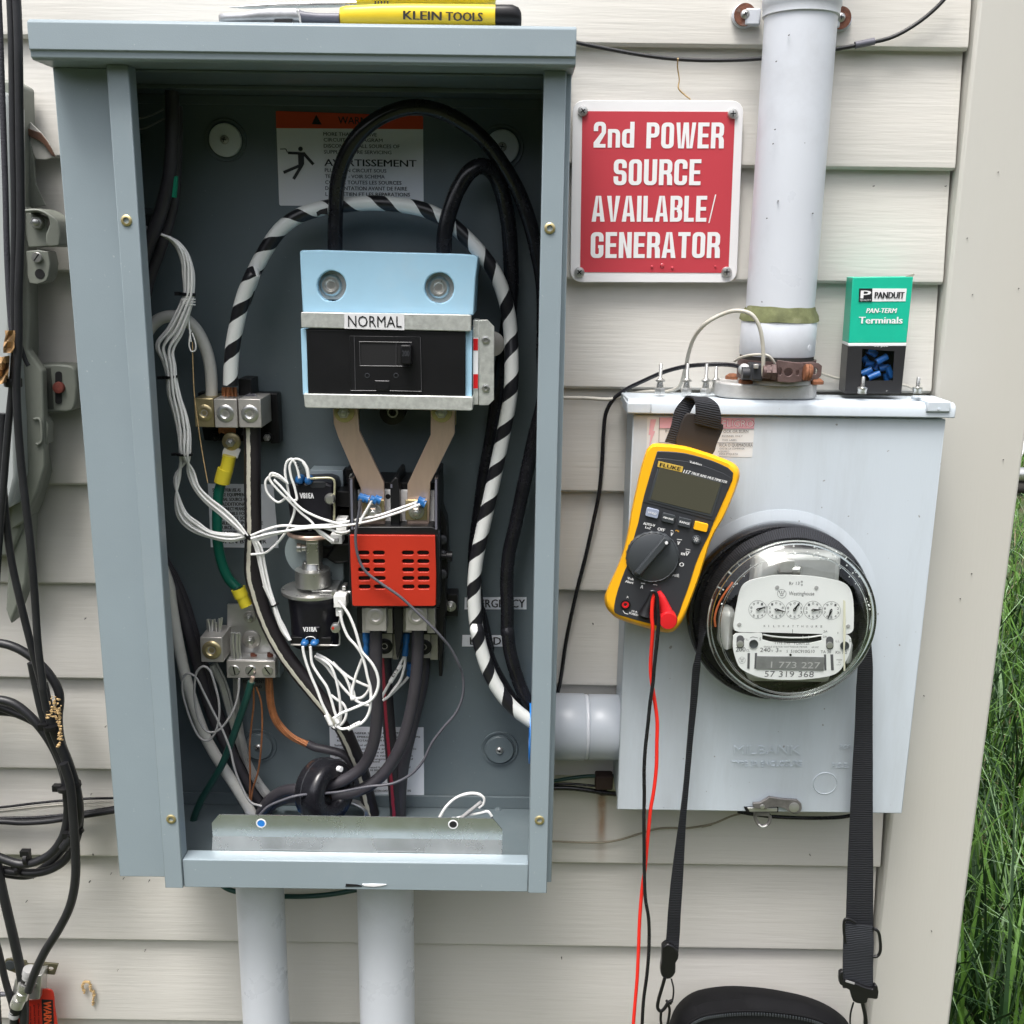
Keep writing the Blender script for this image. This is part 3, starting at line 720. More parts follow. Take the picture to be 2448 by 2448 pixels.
# galvanised baffle plate standing at the bottom
kb = .150
bm = bmesh.new()
T = [q('c7',385,215,kb), q('c7',415,176,kb)] ; Tr = [q('z7',1245,1780,kb), q('z7',1292,1838,kb)]
bl = q('c7',385,580,kb); brr = q('z7',1286,1945,kb)
x0 = (T[0].x+bl.x)/2; x1 = Tr[1].x; zt = (T[1].z+Tr[0].z)/2; zb = 1.6-.616; zf = (q('c7',600,350,kb).z)
prof2 = [(zt, .004), (zf, .0), (zf-.001, -.002), (1.6-.606, -.012), (zb, -.012)]
rows = []
for i, (z_, dy) in enumerate(prof2):
    ch = .012 if i == 0 else 0
    rows.append([(x0+ch, z_), (x1-ch, z_)])
poly = [(x0, zt-.010), (x0+.008, zt), (x1-.010, zt), (x1, zt-.013), (x1, zf), (x1, zb), (x0, zb), (x0, zf)]
def bend(z_): return -kb + (-0.001*(z_-zf)/(zt-zf) if z_ > zf else -0.010*(zf-z_)/(zf-zb))
f_ = [bm.verts.new((x, bend(z_), z_)) for x, z_ in poly]; b_ = [bm.verts.new((x, bend(z_)+.0015, z_)) for x, z_ in poly]
bm.faces.new((f_[0],f_[1],f_[2],f_[3],f_[4],f_[7])); bm.faces.new((f_[7],f_[4],f_[5],f_[6]))
bm.faces.new((b_[7],b_[4],b_[3],b_[2],b_[1],b_[0])); bm.faces.new((b_[6],b_[5],b_[4],b_[7]))
for i in range(8):
    j = (i+1) % 8; bm.faces.new((f_[j], f_[i], b_[i], b_[j]))
bmesh.ops.recalc_face_normals(bm, faces=bm.faces)
pl = link('baffle_plate', bm, GALV, enc, smooth=20)
for z, x, y, mm in (('z6',757,1568,BLUEN),('z7',912,1838,DARK)):
    lathe('plate_hole', q(z,x,y,kb+.0008), OUT, [(.0052,-.006),(.0052,.0002),(.0040,.0004),(.0038,-.001)], SIGNW, pl, n=20)
    lathe('hole_backing', q(z,x,y,kb+.0008), OUT, [(.0040,-.003),(.0040,.0001),(0,.0001)], mm, pl, n=16)

# ---- labels inside
KB = .0207
wl = qround('warning_label', 'c2', KB, [(45,125),(1745,180),(1752,1225),(85,1215)], .012, .0004, PAPER, enc, asp=1.6, bevel=0)
slab('red_band', 'c2', KB+.0004, [(45,130),(60,122),(1728,180),(1745,190),(1746,332),(50,320)], .0003, ORANGE, wl, bevel=0)
print_on('lettering', 'c2', KB+.0009, [('WARNING',765,1290,268,82,.006,282),('MORE THAN ONE LIVE',595,1210,407,40,.006,417),('CIRCUIT SEE DIAGRAM',598,1278,474,40,.004,482),
  ('DISCONNECT ALL SOURCES OF',600,1475,545,42,.006,554),('SUPPLY BEFORE SERVICING',602,1380,614,40,.004,622),('AVERTISSEMENT',608,1668,755,78,.01,768),
  ('PLUS D UN CIRCUIT SOUS',612,1322,825,40,.006,834),('TENSION - VOIR SCHEMA',614,1302,895,40,.006,902),('COUPER TOUTES LES SOURCES',616,1496,966,42,.006,974),
  ("D ALIMENTATION AVANT DE FAIRE",618,1560,1034,42,.006,1042),("L ENTRETIEN ET LES REPARATIONS",620,1595,1102,42,.006,1110)], INK, wl)
def limb(p, q_, w_):
    dx, dy = q_[0]-p[0], q_[1]-p[1]; l_ = math.hypot(dx, dy); nx, ny = -dy/l_*w_, dx/l_*w_
    return [(p[0]+nx,p[1]+ny),(q_[0]+nx,q_[1]+ny),(q_[0]-nx,q_[1]-ny),(p[0]-nx,p[1]-ny)]
bm = bmesh.new()
shp = [circ(330,560,27,27,14), [(300,598),(372,600),(372,740),(345,765),(305,740)], limb((360,605),(480,740),17), limb((315,612),(185,605),15),
  limb((340,745),(135,832),17), limb((350,740),(250,908),18), limb((180,602),(160,560),5), limb((160,560),(95,562),5)]
tri = [(460,275),(512,165),(575,280)]
for i, s_ in enumerate(shp + [tri]):
    f = bm.faces.new([bm.verts.new(q('c2', x, y, KB+.0009+.00004*i)) for x, y in s_])
bmesh.ops.recalc_face_normals(bm, faces=bm.faces)
pg = link('shock_pictogram', bm, INK, wl, smooth=0)
sub = qround('rating_label', 'z4', KB, [(543,1535),(975,1540),(1010,1960),(562,1955)], .004, .0004, PAPERB, enc, bevel=0, asp=.7)
ls = ['SUITABLE FOR USE AS','SERVICE EQUIPMENT','NORMAL SOURCE ONLY','AN ADDITIONAL MAIN','DISCONNECT MEANS','IS AVAILABLE FOR A','ALTERNATE SOURCE,','UNLESS MAIN DEVICE','SOURCE IS IN AN','ACCESSIBLE PLACE','AND CAN BE LOCKED','OPEN BY USER']
print_on('lettering', 'z4', KB+.0009, [(s_, 575+4*i, 760+(i*37%140)+4*i, 1588+31*i, 22, .012) for i, s_ in enumerate(ls)], INK, sub)
s3 = qround('transfer_label', 'c6', KB, [(422,905),(1510,912),(1516,1742),(445,1735)], .004, .0004, PAPERB, enc, bevel=0)
txt = [('100A TRANSFER SWITCH EQUIPMENT',510,1330,990),('FOR USE IN EMERGENCY AND STANDBY SYSTEMS',510,1470,1034),('RATED FOR TOTAL SYSTEM MOTOR LOADS',512,1340,1076),
  ('Suitable for control of motors, electric discharge',482,1300,1128),('tungsten filament lamps and other electric',482,1425,1170),('equipment where the sum of motor loads',485,1300,1212),('ampere ratings does not exceed the',486,1385,1250),
  ('switch rating and the tungsten load rating of',486,1390,1288),('switch rating as marked',488,1000,1318),('This transfer switch is rated for use on a circuit of',500,1360,1385),('delivering not more than 10 000 rms symmetrical',505,1250,1418),
  ('TUNGSTEN LOAD NOT TO EXCEED 30%',880,1365,1655),('GMS5284',1370,1498,1718)]
print_on('lettering', 'c6', KB+.0009, [(a, b, c, d, 22, .01) for a, b, c, d in txt], INK, s3)
for cs, s_, x0_, x1_, yb, hh in (([(1410,1458),(1818,1456),(1818,1537),(1408,1537)],'EMERGENCY',1426,1808,1524,52),([(1395,1706),(1672,1708),(1668,1782),(1392,1782)],'LOAD',1446,1650,1770,50)):
    l_ = qround('position_label', 'z5', KB, cs, .004, .0004, PAPERB, enc, bevel=0)
    print_on('lettering', 'z5', KB+.0009, [(s_, x0_, x1_, yb, hh, .008)], INK, l_)
l_ = qround('ground_label', 'c5', KB, [(620,1080),(905,1080),(905,1220),(640,1220)], .004, .0004, mat('olive_label',(.16,.17,.15),.5), enc, bevel=0)
print_on('lettering', 'c5', KB+.0009, [('EQUIPMENT',640,880,1125,34,.01),('GROUND',690,850,1185,34,.01)], INK, l_)
def zbox(name, z, x0, y0, x1, y1, k0, k1, mt, parent=None, bevel=.0005, **kw):
    """axis-aligned block whose front (at k1) spans the measured rectangle"""
    a = q(z, x0, y0, k1); b = q(z, x1, y1, k1); c = q(z, x1, y0, k1); d = q(z, x0, y1, k1)
    X0 = (a.x+d.x)/2; X1 = (b.x+c.x)/2; Z0 = (a.z+c.z)/2; Z1 = (b.z+d.z)/2
    return box(name, (X0, -k0, Z0), (X1, -k1, Z1), mt, parent, bevel, **kw)
def socket_screw(name, z, x, y, r, k, mt, parent, hole=.45, proud=.35):
    c = q(z, x, y, k); R_ = px(z, r, y, k)
    bm = bmesh.new()
    add_lathe(bm, c, OUT, [(R_*1.08,-.002),(R_*1.08,.0003),(R_*1.0,R_*proud*.6),(R_*.86,R_*proud),(R_*.62,R_*proud),(R_*.56,R_*proud*.5),(R_*.40,R_*proud*.2)], 24)
    o = link(name, bm, mt, parent)
    bm = bmesh.new(); add_lathe(bm, c, OUT, [(R_*.56,-.002),(R_*.52,R_*proud*.25),(R_*.36,R_*proud*.25),(R_*.30,.0001),(0,.0001)], 6)
    link('hex_socket', bm, ALUD, o, smooth=0)
    return o
# ---------------------------------------------------------------- NORMAL breaker
brk = thing('circuit_breaker', 'black breaker with small toggle under a pale blue cover and a NORMAL label', 'circuit breaker', q('c3', 850, 750, .03))
zbox('breaker_case', 'c3', 190, 735, 1520, 1290, .03, .122, BLACKP, brk, bevel=.0012)
cov = []
slab('blue_cover', 'c3', .118, [(128,75),(150,64),(300,62),(900,80),(1500,95),(1590,105),(1625,125),(1605,300),(1590,612),(152,590),(138,300)], .080, BLUEP, brk, bevel=.0012,
     holes=[circ(395,365,122,130,24), circ(1300,381,124,130,24)])
zbox('blue_side', 'c3', 1514, 740, 1575, 1300, .05, .117, BLUEP, brk, bevel=.0004)
zbox('blue_side', 'c3', 146, 722, 192, 1278, .05, .117, BLUEP, brk, bevel=.0004)
for x in (395, 1300):
    zbox('lug', 'c3', x-135, 225, x+135, 505 if x > 900 else 478, .04, .108, ALUD, brk)
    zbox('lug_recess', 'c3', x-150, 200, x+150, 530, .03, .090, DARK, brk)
    socket_screw('lug_screw', 'c3', x-3, 358 if x < 900 else 378, 86, .1085, STEEL, brk)
slab('top_strap', 'c3', .1245, [(137,588),(150,582),(1560,605),(1570,615),(1568,742),(1540,746),(140,714)], .0050, ZINC, brk, bevel=.0008)
l_ = slab('normal_label', 'c3', .1252, [(503,592),(1008,600),(1008,735),(503,722)], .0005, SIGNW, brk, bevel=0)
print_on('lettering', 'c3', .1257, [('NORMAL',535,985,706,92,.0,712)], INK, l_)
bt = slab('bottom_strap', 'c3', .1245, [(160,1268),(1520,1292),(1582,1300),(1582,1405),(1560,1412),(185,1388),(170,1378)], .060, ZINC, brk, bevel=.0008)
zbox('side_rail', 'c3', 1582, 650, 1632, 1362, .085, .112, ZINC, brk)
fl = slab('side_flange', 'c3', .1125, [(1634,650),(1705,648),(1762,705),(1760,1320),(1712,1366),(1634,1366)], .0025, ZINC, brk, bevel=.0004, holes=[circ(1690,817,17,20,12), circ(1692,1222,17,20,12)])
for y in (817, 1222): lathe('pressed_nut', q('c3',1690,y,.1126), OUT, [(px('c3',36,y,.1125),-.001),(px('c3',36,y,.1125),.0012),(px('c3',20,y,.1125),.0016),(px('c3',17,y,.1125),-.003)], STEEL, brk, n=6)
zbox('rating_sticker', 'c3', 1585, 800, 1626, 1232, .1122, .1128, PAPER, brk, bevel=0)
zbox('red_patch', 'c3', 1586, 806, 1625, 905, .1128, .1131, REDPL, brk, bevel=0); zbox('red_patch', 'c3', 1586, 1105, 1625, 1225, .1128, .1131, REDPL, brk, bevel=0)
lathe('side_washer', q('c3',1745,850,.060), OUT, [(.0125,-.002),(.0125,.002),(.005,.003),(0,.003)], ALUD, brk, n=28)
# face plate with toggle
k0 = .1222
slab('face_plate', 'c3', k0+.0010, [(545,782),(1142,790),(1156,1250),(556,1242)], .001, BLACKP, brk, bevel=.0004, holes=[[(634,834),(1064,840),(1064,1038),(638,1034)]])
zbox('toggle_slot', 'c3', 628, 830, 1072, 1044, k0-.001, k0+.00015, DARK, brk, bevel=0)
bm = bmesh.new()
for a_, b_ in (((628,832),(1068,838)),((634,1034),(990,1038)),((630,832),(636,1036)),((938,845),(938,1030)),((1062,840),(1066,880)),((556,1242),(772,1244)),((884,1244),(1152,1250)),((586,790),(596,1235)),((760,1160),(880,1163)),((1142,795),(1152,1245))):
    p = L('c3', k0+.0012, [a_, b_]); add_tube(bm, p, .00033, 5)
o = link('edge_highlight_lines', bm, mat('edge_highlight',(.075,.075,.08),.35), brk); setp(o, kind='stuff')  # lighter lines paint highlights along the breaker's moulded edges
zbox('toggle', 'c3', 973, 860, 1064, 1022, k0-.001, .136, BLACKP, brk, bevel=.0012)
zbox('test_button', 'c3', 760, 1162, 880, 1236, k0, k0+.0016, BLACKP, brk)
for x in (695, 937): lathe('face_hole', q('c3', x, 1116, k0+.0011), OUT, [(px('c3',22,1116,.123),-.001),(px('c3',22,1116,.123),.0004),(px('c3',15,1116,.123),.0005),(px('c3',14,1116,.123),-.0005),(0,-.0005)], CHAR, brk)
print_on('toggle_lettering', 'c3', .1362, [('200',988,1050,955,48,.01)], CHAR, brk)
lathe('centre_bolt', q('c3',905,1425,.060), OUT, [(px('c3',105,1425,.06),-.03),(px('c3',105,1425,.06),.002),(px('c3',50,1425,.06),.004),(px('c3',46,1425,.06),.010),(0,.010)], BLACKP, brk)
lathe('centre_bolt_rim', q('c3',910,1425,.070), OUT, [(px('c3',44,1425,.07),-.002),(px('c3',44,1425,.07),.002),(px('c3',34,1425,.07),.002),(px('c3',34,1425,.07),0)], STEEL, brk)

# ---------------------------------------------------------------- copper bus bars
for pts, bx, cx, lab in (([(540,215),(702,215),(714,360),(878,700),(885,985),(735,985),(722,735),(575,400),(545,310)], 615, 808, 'left copper bus bar slanting down right from the breaker to the red-covered switch'),
                 ([(1185,215),(1342,215),(1345,375),(1185,700),(1175,985),(1030,985),(1032,710),(1185,385)], 1258, 1090, 'right copper bus bar slanting down left from the breaker to the red-covered switch')):
    t_ = thing('bus_bar', lab, 'bus bar', q('z5', bx, 400, .09), 'copper bus bars under the breaker')
    slab('copper_bar', 'z5', .094, pts, .0055, COPPER, t_, bevel=.0006)
    hex_bolt('hex_bolt', q('z5', bx, 235, .0945), px('z5',40,235,.09), .005, STEEL, t_, washer=px('z5',68,235,.09), wm=BRONZE)
    zbox('washer_plate', 'z5', cx-72, 815, cx+72, 950, .094, .0958, BRONZE, t_)
    hex_bolt('hex_bolt', q('z5', cx+2, 890, .0962), px('z5',34,890,.09), .006, STEEL, t_, washer=px('z5',52,890,.09))
    zbox('end_tab', 'z5', bx-70, 180, bx+95, 320 if bx > 900 else 305, .080, .087, BRONZE, t_)

# ---------------------------------------------------------------- transfer switch with red vented cover
ats = thing('transfer_switch', 'black transfer switch mechanism with a slotted red cover between bus bars and lugs', 'switch', q('z5', 940, 1500, .03))
zbox('switch_base', 'z5', 660, 700, 1240, 1500, .025, .078, BLACKP, ats)
zbox('insulating_plate', 'z5', 706, 752, 1210, 1000, .078, .084, WHITEP, ats, bevel=.0003)
lathe('plate_hole', q('z5',904,792,.0842), OUT, [(.0026,-.001),(.0026,.0002),(0,.0002)], DARK, ats)
zbox('side_wall', 'z5', 648, 672, 676, 1050, .03, .108, BLACKP, ats); zbox('side_wall', 'z5', 1212, 672, 1236, 1050, .03, .108, BLACKP, ats)
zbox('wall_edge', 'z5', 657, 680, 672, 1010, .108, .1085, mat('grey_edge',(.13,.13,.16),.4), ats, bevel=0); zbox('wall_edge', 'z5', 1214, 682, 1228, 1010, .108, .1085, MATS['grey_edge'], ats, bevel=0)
slab('centre_barrier', 'z5', .100, [(918,705),(950,664),(970,672),(978,760),(985,1010),(922,1010)], .07, BLACKP, ats, bevel=.001)
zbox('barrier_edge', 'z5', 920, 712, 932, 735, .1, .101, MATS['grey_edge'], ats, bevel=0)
slab('header_lip', 'z5', .108, [(700,992),(1195,992),(1222,1010),(1222,1050),(652,1046),(652,1030)], .03, BLACKP, ats, bevel=.001)
holes = []
for y in (1165,1221,1277,1333,1389):
    for x in (742, 843, 1035, 1136):
        d = (y-1165)*.035 if x < 900 else (y-1165)*.02
        holes.append(rrect(x-39+d, y-14, x+39+d, y+14, 13.5, 4))
slab('red_vent_cover', 'z5', .112, [(652,1046),(1214,1050),(1222,1300),(1220,1508),(1205,1516),(682,1516),(668,1508),(660,1300)], .0035, RED, ats, bevel=.0006, holes=holes)
zbox('slot_backing', 'z5', 664, 1060, 1216, 1505, .080, .098, DARK, ats, bevel=0)
slab('cover_surround', 'z5', .1082, [(640,1040),(1240,1044),(1246,1500),(1230,1528),(670,1524),(650,1400)], .06, BLACKP, ats, bevel=.001)
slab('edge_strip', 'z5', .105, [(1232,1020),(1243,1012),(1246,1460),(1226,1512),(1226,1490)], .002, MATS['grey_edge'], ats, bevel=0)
# mechanism arms on the right
slab('crank_plate', 'z5', .070, [(1240,690),(1252,760),(1258,870),(1290,960),(1298,1100),(1300,1330),(1285,1340),(1290,1560),(1275,1600),(1275,1800),(1240,1880),(1236,1500)], .03, BLACKP, ats, bevel=.0012)
lathe('crank_pin', q('z5',1250,1185,.074), (1,0,0), [(.0030,0),(.0030,px('z5',40,1185,.074)),(.0055,px('z5',42,1185,.074)),(.0055,px('z5',78,1185,.074)),(0,px('z5',78,1185,.074))], BLACKP, ats)
for y in (1075, 1175, 1300): lathe('pivot', q('z5',1262,y,.0705), OUT, [(.0052,-.002),(.0050,.003),(.0030,.004),(0,.004)], CHAR, ats)
zbox('mounting_foot', 'z5', 1272, 1440, 1362, 1582, .022, .045, BLACKP, ats)
hex_bolt('hex_bolt', q('z5',1318,1515,.0455), px('z5',24,1515,.045), .004, STEEL, ats, washer=px('z5',36,1515,.045))
zbox('mounting_foot', 'z5', 628, 610, 690, 700, .022, .05, BLACKP, ats)
hex_bolt('hex_bolt', q('z5',668,655,.0505), px('z5',20,655,.045), .004, STEEL, ats)
# lugs under the cover
def lug(par, x0, y0, x1, y1, kb_, kf, scr, sr, mt=ALUD, rim=None):
    zbox('lug', 'z5', x0, y0, x1, y1, kb_, kf, mt, par)
    if scr: socket_screw('lug_screw', 'z5', (x0+x1)/2, scr, sr, kf+.0003, mt if not rim else rim, par, proud=.12)
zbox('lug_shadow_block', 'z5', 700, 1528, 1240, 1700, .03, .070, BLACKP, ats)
lug(ats, 753, 1527, 893, 1680, .06, .100, 1585, 52); lug(ats, 1022, 1527, 1160, 1678, .06, .100, 1582, 54)
zbox('lug', 'z5', 733, 1530, 800, 1692, .055, .0835, ALUD, ats); zbox('lug', 'z5', 1000, 1530, 1060, 1690, .055, .0835, ALUD, ats)
zbox('lug', 'z5', 895, 1530, 935, 1694, .055, .0835, ALUD, ats); zbox('lug', 'z5', 1162, 1530, 1215, 1694, .055, .0835, ALUD, ats)
lug(ats, 828, 1692, 934, 1858, .025, .062, 1780, 50, rim=BLACKP); lug(ats, 1096, 1692, 1182, 1858, .025, .062, 1785, 50, rim=BLACKP)
zbox('lug', 'z5', 934, 1692, 972, 1868, .025, .052, ALUD, ats); zbox('lug', 'z5', 1182, 1692, 1235, 1870, .025, .052, ALUD, ats)
slab('lug_barrier', 'z5', .092, [(935,1525),(1000,1525),(1000,1700),(985,1800),(965,1870),(955,1830)], .06, BLACKP, ats, bevel=.001)
slab('lug_barrier', 'z5', .06, [(1235,1600),(1275,1600),(1262,1980),(1240,1980)], .03, BLACKP, ats, bevel=.001)

# ---------------------------------------------------------------- two solenoids
def coil_label(par, s_, x0, x1, y, hh, k, up=True):
    bm = bmesh.new()
    if up: add_text(bm, s_, q('c4',x0,y,k), q('c4',x1,y,k), px('c4',hh,y,k), .02)
    else: add_text(bm, s_, q('c4',x1,y-hh,k), q('c4',x0,y-hh,k), px('c4',hh,y,k), .02)
    return link('lettering', bm, WHITEP, par, smooth=0)
so1 = thing('solenoid', 'upper black taped solenoid with a gold wire bracket and upside-down white print', 'solenoid', q('c4', 480, 700, .03), 'solenoids left of the red cover')
zbox('mounting_shelf', 'c4', 470, 285, 775, 500, .022, .045, GREYP, so1); zbox('mounting_arm', 'c4', 700, 485, 850, 625, .03, .070, BLACKP, so1); zbox('mounting_arm', 'c4', 690, 640, 840, 830, .03, .055, BLACKP, so1)
slab('coil', 'c4', .088, [(258,440),(300,405),(600,395),(680,420),(690,560),(690,790),(640,830),(300,830),(275,700),(262,600)], .050, COILM, so1, bevel=.006)
slab('coil_tag', 'c4', .0885, rrect(470,395,612,450,24), .004, CHAR, so1)
coil_label(so1, 'V318A', 372, 500, 548, 52, .0890, up=False)
tube('wire_bracket', L('c4', .092, [(455,365),(560,358),(670,362),(692,385),(696,470),(690,560),(694,640),(690,745)]), px('c4',11,500,.09), mat('gold_bracket',(.62,.60,.40),.35,metal=.5), so1, n=8)
lathe('bracket_knob', q('c4',655,550,.095), OUT, [(.0052,-.004),(.0058,.001),(.0040,.0045),(0,.005)], STEEL, so1)
lathe('knob_tip', q('c4',638,550,.0975), OUT, [(.0020,-.004),(.0016,.002),(0,.002)], RED, so1, n=10)
lathe('coil_flange', q('c4',500,858,.062), (0,0,1), [(.0265,-.0020),(.0275,-.001),(.0275,.001),(.0265,.0022)], COPPER, so1, n=40)
lathe('coil_flange', q('c4',500,835,.062), (0,0,1), [(.0250,-.0010),(.0265,.001),(.0265,.003),(.0250,.0035)], BLACKP, so1, n=40)
zbox('crimp_connector', 'c4', 322, 345, 398, 422, .078, .094, CRIMP, so1, bevel=.003); zbox('crimp_connector', 'c4', 412, 352, 482, 425, .078, .094, CRIMP, so1, bevel=.003)
zbox('plug_connector', 'c4', 705, 735, 808, 850, .075, .090, WIREW, so1, bevel=.001); zbox('plug_connector', 'c4', 655, 880, 765, 970, .080, .098, WIREW, so1, bevel=.001)
zbox('plug_key', 'c4', 690, 915, 730, 950, .098, .100, WIREG, so1)
so2 = thing('solenoid', 'lower black taped solenoid with a chrome plunger, steel flange and two blue crimps below', 'solenoid', q('c4', 500, 1850, .03), 'solenoids left of the red cover')
zbox('yoke', 'c4', 425, 935, 552, 1165, .055, .078, STEEL, so2, bevel=.0015); zbox('yoke_cap', 'c4', 428, 905, 548, 970, .060, .080, ALU, so2, bevel=.001)
zbox('yoke_leg', 'c4', 416, 1145, 430, 1210, .06, .076, STEEL, so2); zbox('yoke_leg', 'c4', 543, 1145, 556, 1210, .06, .076, STEEL, so2)
lathe('cross_pin', q('c4',352,1002,.068), (1,0,0), [(.0048,0),(.0048,.004),(.0036,.005),(.0036,.022),(0,.022)], STEEL, so2)
lathe('plunger', q('c4',497,1345,.066), (0,0,1), [(.0185,0),(.0185,.0175),(.0120,.0190),(.0100,.0250),(0,.0250)], STEEL, so2, n=32)
lathe('steel_flange', q('c4',500,1395,.060), (0,0,1), [(.0335,-.0012),(.0340,0),(.0340,.0022),(.0330,.0030),(.012,.0032),(.012,0)], STEEL, so2, n=48)
zbox('flange_plate', 'c4', 480, 1398, 710, 1415, .03, .080, STEEL, so2)
slab('curved_bracket', 'c4', .042, [(560,1085),(640,1120),(778,1145),(780,1290),(740,1390),(600,1400),(560,1360),(665,1350),(665,1235),(640,1195),(560,1190)], .004, mat('pale_bracket',(.30,.36,.37),.4), so2, bevel=.001)
lathe('bracket_disc', q('c4',470,1040,.045), OUT, [(.0270,-.002),(.0270,.001),(0,.001)], MATS['pale_bracket'], so2, n=36)
zbox('drive_arm', 'c4', 560, 1010, 850, 1100, .035, .055, BLACKP, so2)
slab('drive_cam', 'c4', .060, [(600,1100),(700,1160),(800,1150),(850,1130),(850,960),(700,960)], .03, BLACKP, so2, bevel=.003)
bm = bmesh.new(); add_lathe(bm, q('c4',512,1420,.062), (0,0,-1), [(.0270,0),(.0285,.003),(.0275,.012),(.0262,.030),(.0262,.040),(.0250,.0560)], 32)
coil2 = link('coil', bm, COILM, so2)
slab('coil_front_tape', 'c4', .0900, [(395,1740),(560,1735),(540,1800),(520,1860),(430,1860),(410,1800)], .006, COILM, so2, bevel=.001)
coil_label(so2, 'V318A', 405, 530, 1778, 46, .0906)
zbox('terminal_plate', 'c4', 285, 1832, 662, 1892, .04, .086, BLACKP, so2); zbox('bottom_strap', 'c4', 285, 1898, 662, 1912, .04, .088, ALUD, so2)
tube('wire_bracket', L('c4', .088, [(650,1903),(735,1900),(742,1860),(738,1790),(705,1740),(735,1690),(745,1640)]), px('c4',8,1800,.09), ALU, so2, n=8)
lathe('bracket_knob', q('c4',705,1742,.092), OUT, [(.0052,-.003),(.0050,.002),(0,.004)], STEEL, so2); lathe('knob_tip', q('c4',682,1742,.094), OUT, [(.0016,-.002),(.0014,.002),(0,.002)], RED, so2, n=10)
lathe('link_rod', q('c4',700,1412,.078), (1,0,0), [(.0022,0),(.0022,.034),(0,.034)], STEEL, so2, n=12)
lathe('bracket_knob', q('c4',700,1416,.082), OUT, [(.0036,-.002),(.0036,.002),(0,.003)], STEEL, so2)
zbox('rod_clip', 'c4', 762, 1358, 800, 1394, .070, .084, STEEL, so2)
zbox('crimp_connector', 'c4', 374, 1872, 446, 1925, .080, .097, CRIMP, so2, bevel=.003); zbox('crimp_connector', 'c4', 464, 1870, 538, 1923, .080, .097, CRIMP, so2, bevel=.003)
zbox('plug_connector', 'c4', 685, 1445, 800, 1560, .078, .096, WIREW, so2, bevel=.001); zbox('plug_connector', 'c4', 705, 1560, 770, 1640, .080, .092, WIREW, so2, bevel=.001)
tube('staple', L('c4', .0905, [(425,1845),(440,1828),(500,1828),(518,1848)]), .0004, WIREW, so2, n=5)

# ---------------------------------------------------------------- neutral lug block
nb = thing('neutral_block', 'three square metal lugs in a row on a black base, upper left in the enclosure', 'terminal block', q('z4', 700, 1160, .03))
slab('base', 'z4', .040, [(475,935),(1003,940),(1018,1270),(960,1272),(930,1180),(505,1172)], .017, BLACKP, nb, bevel=.001)
slab('base_foot', 'z4', .034, [(505,1165),(960,1172),(965,1260),(520,1250)], .011, BLACKP, nb)
zbox('post', 'z4', 745, 845, 832, 960, .03, .060, BLACKP, nb)
zbox('lug', 'z4', 455, 972, 583, 1162, .045, .085, BRONZE, nb, bevel=.0008); zbox('lug', 'z4', 586, 976, 738, 1166, .045, .088, ALUD, nb, bevel=.0008); zbox('lug', 'z4', 746, 976, 895, 1166, .045, .090, ALUD, nb, bevel=.0008)
for x, y in ((520,1068),(658,1072),(820,1074)): socket_screw('lug_screw', 'z4', x, y, 54, .0882 if x < 700 else .0902, STEEL, nb, proud=.15) if x > 550 else socket_screw('lug_screw', 'z4', x, y, 52, .0852, BRONZE, nb, proud=.15)
for x, y in ((592,1222),(938,1228)): hex_bolt('hex_bolt', q('z4',x,y,.041), px('z4',24,y,.04), .005, BLACKP if x < 700 else ALUD, nb, washer=px('z4',33,y,.04), wm=BLACKP)
hex_bolt('hex_bolt', q('z4',700,1258,.062), px('z4',30,1258,.06), .007, STEEL, nb, washer=px('z4',62,1258,.06), wm=BRONZE)
bm = bmesh.new()
for i in range(12):
    x = 642+i*8.5; add_tube(bm, L('z4', .066+.004*math.sin(i*2), [(x+8*math.sin(i*5),900),(x+4*math.sin(i),945),(x,985)]), .0011, 6)
o = link('copper_strands', bm, COPPW, nb); setp(o, kind='stuff')
bm = bmesh.new(); rnd = random.Random(3)
for i in range(12):
    x = 620+i*9; add_tube(bm, L('z4', .060, [(x,1160),(x+rnd.uniform(-6,6),1190),(x+rnd.uniform(-10,14),1205+rnd.uniform(-10,14))]), .0010, 6)
o = link('copper_strands', bm, COPPW, nb); setp(o, kind='stuff')
bm = bmesh.new()
for i in range(11):
    x = 785+i*9; add_tube(bm, L('z4', .070, [(x,990),(x,965),(815+i*3+rnd.uniform(-14,14),945+rnd.uniform(-6,10))]), .0011, 6)
    x = 780+i*8; add_tube(bm, L('z4', .062, [(x,1160),(x,1185),(x+rnd.uniform(-14,14),1215)]), .0010, 6)
o = link('tinned_strands', bm, WIRED, nb); setp(o, kind='stuff')

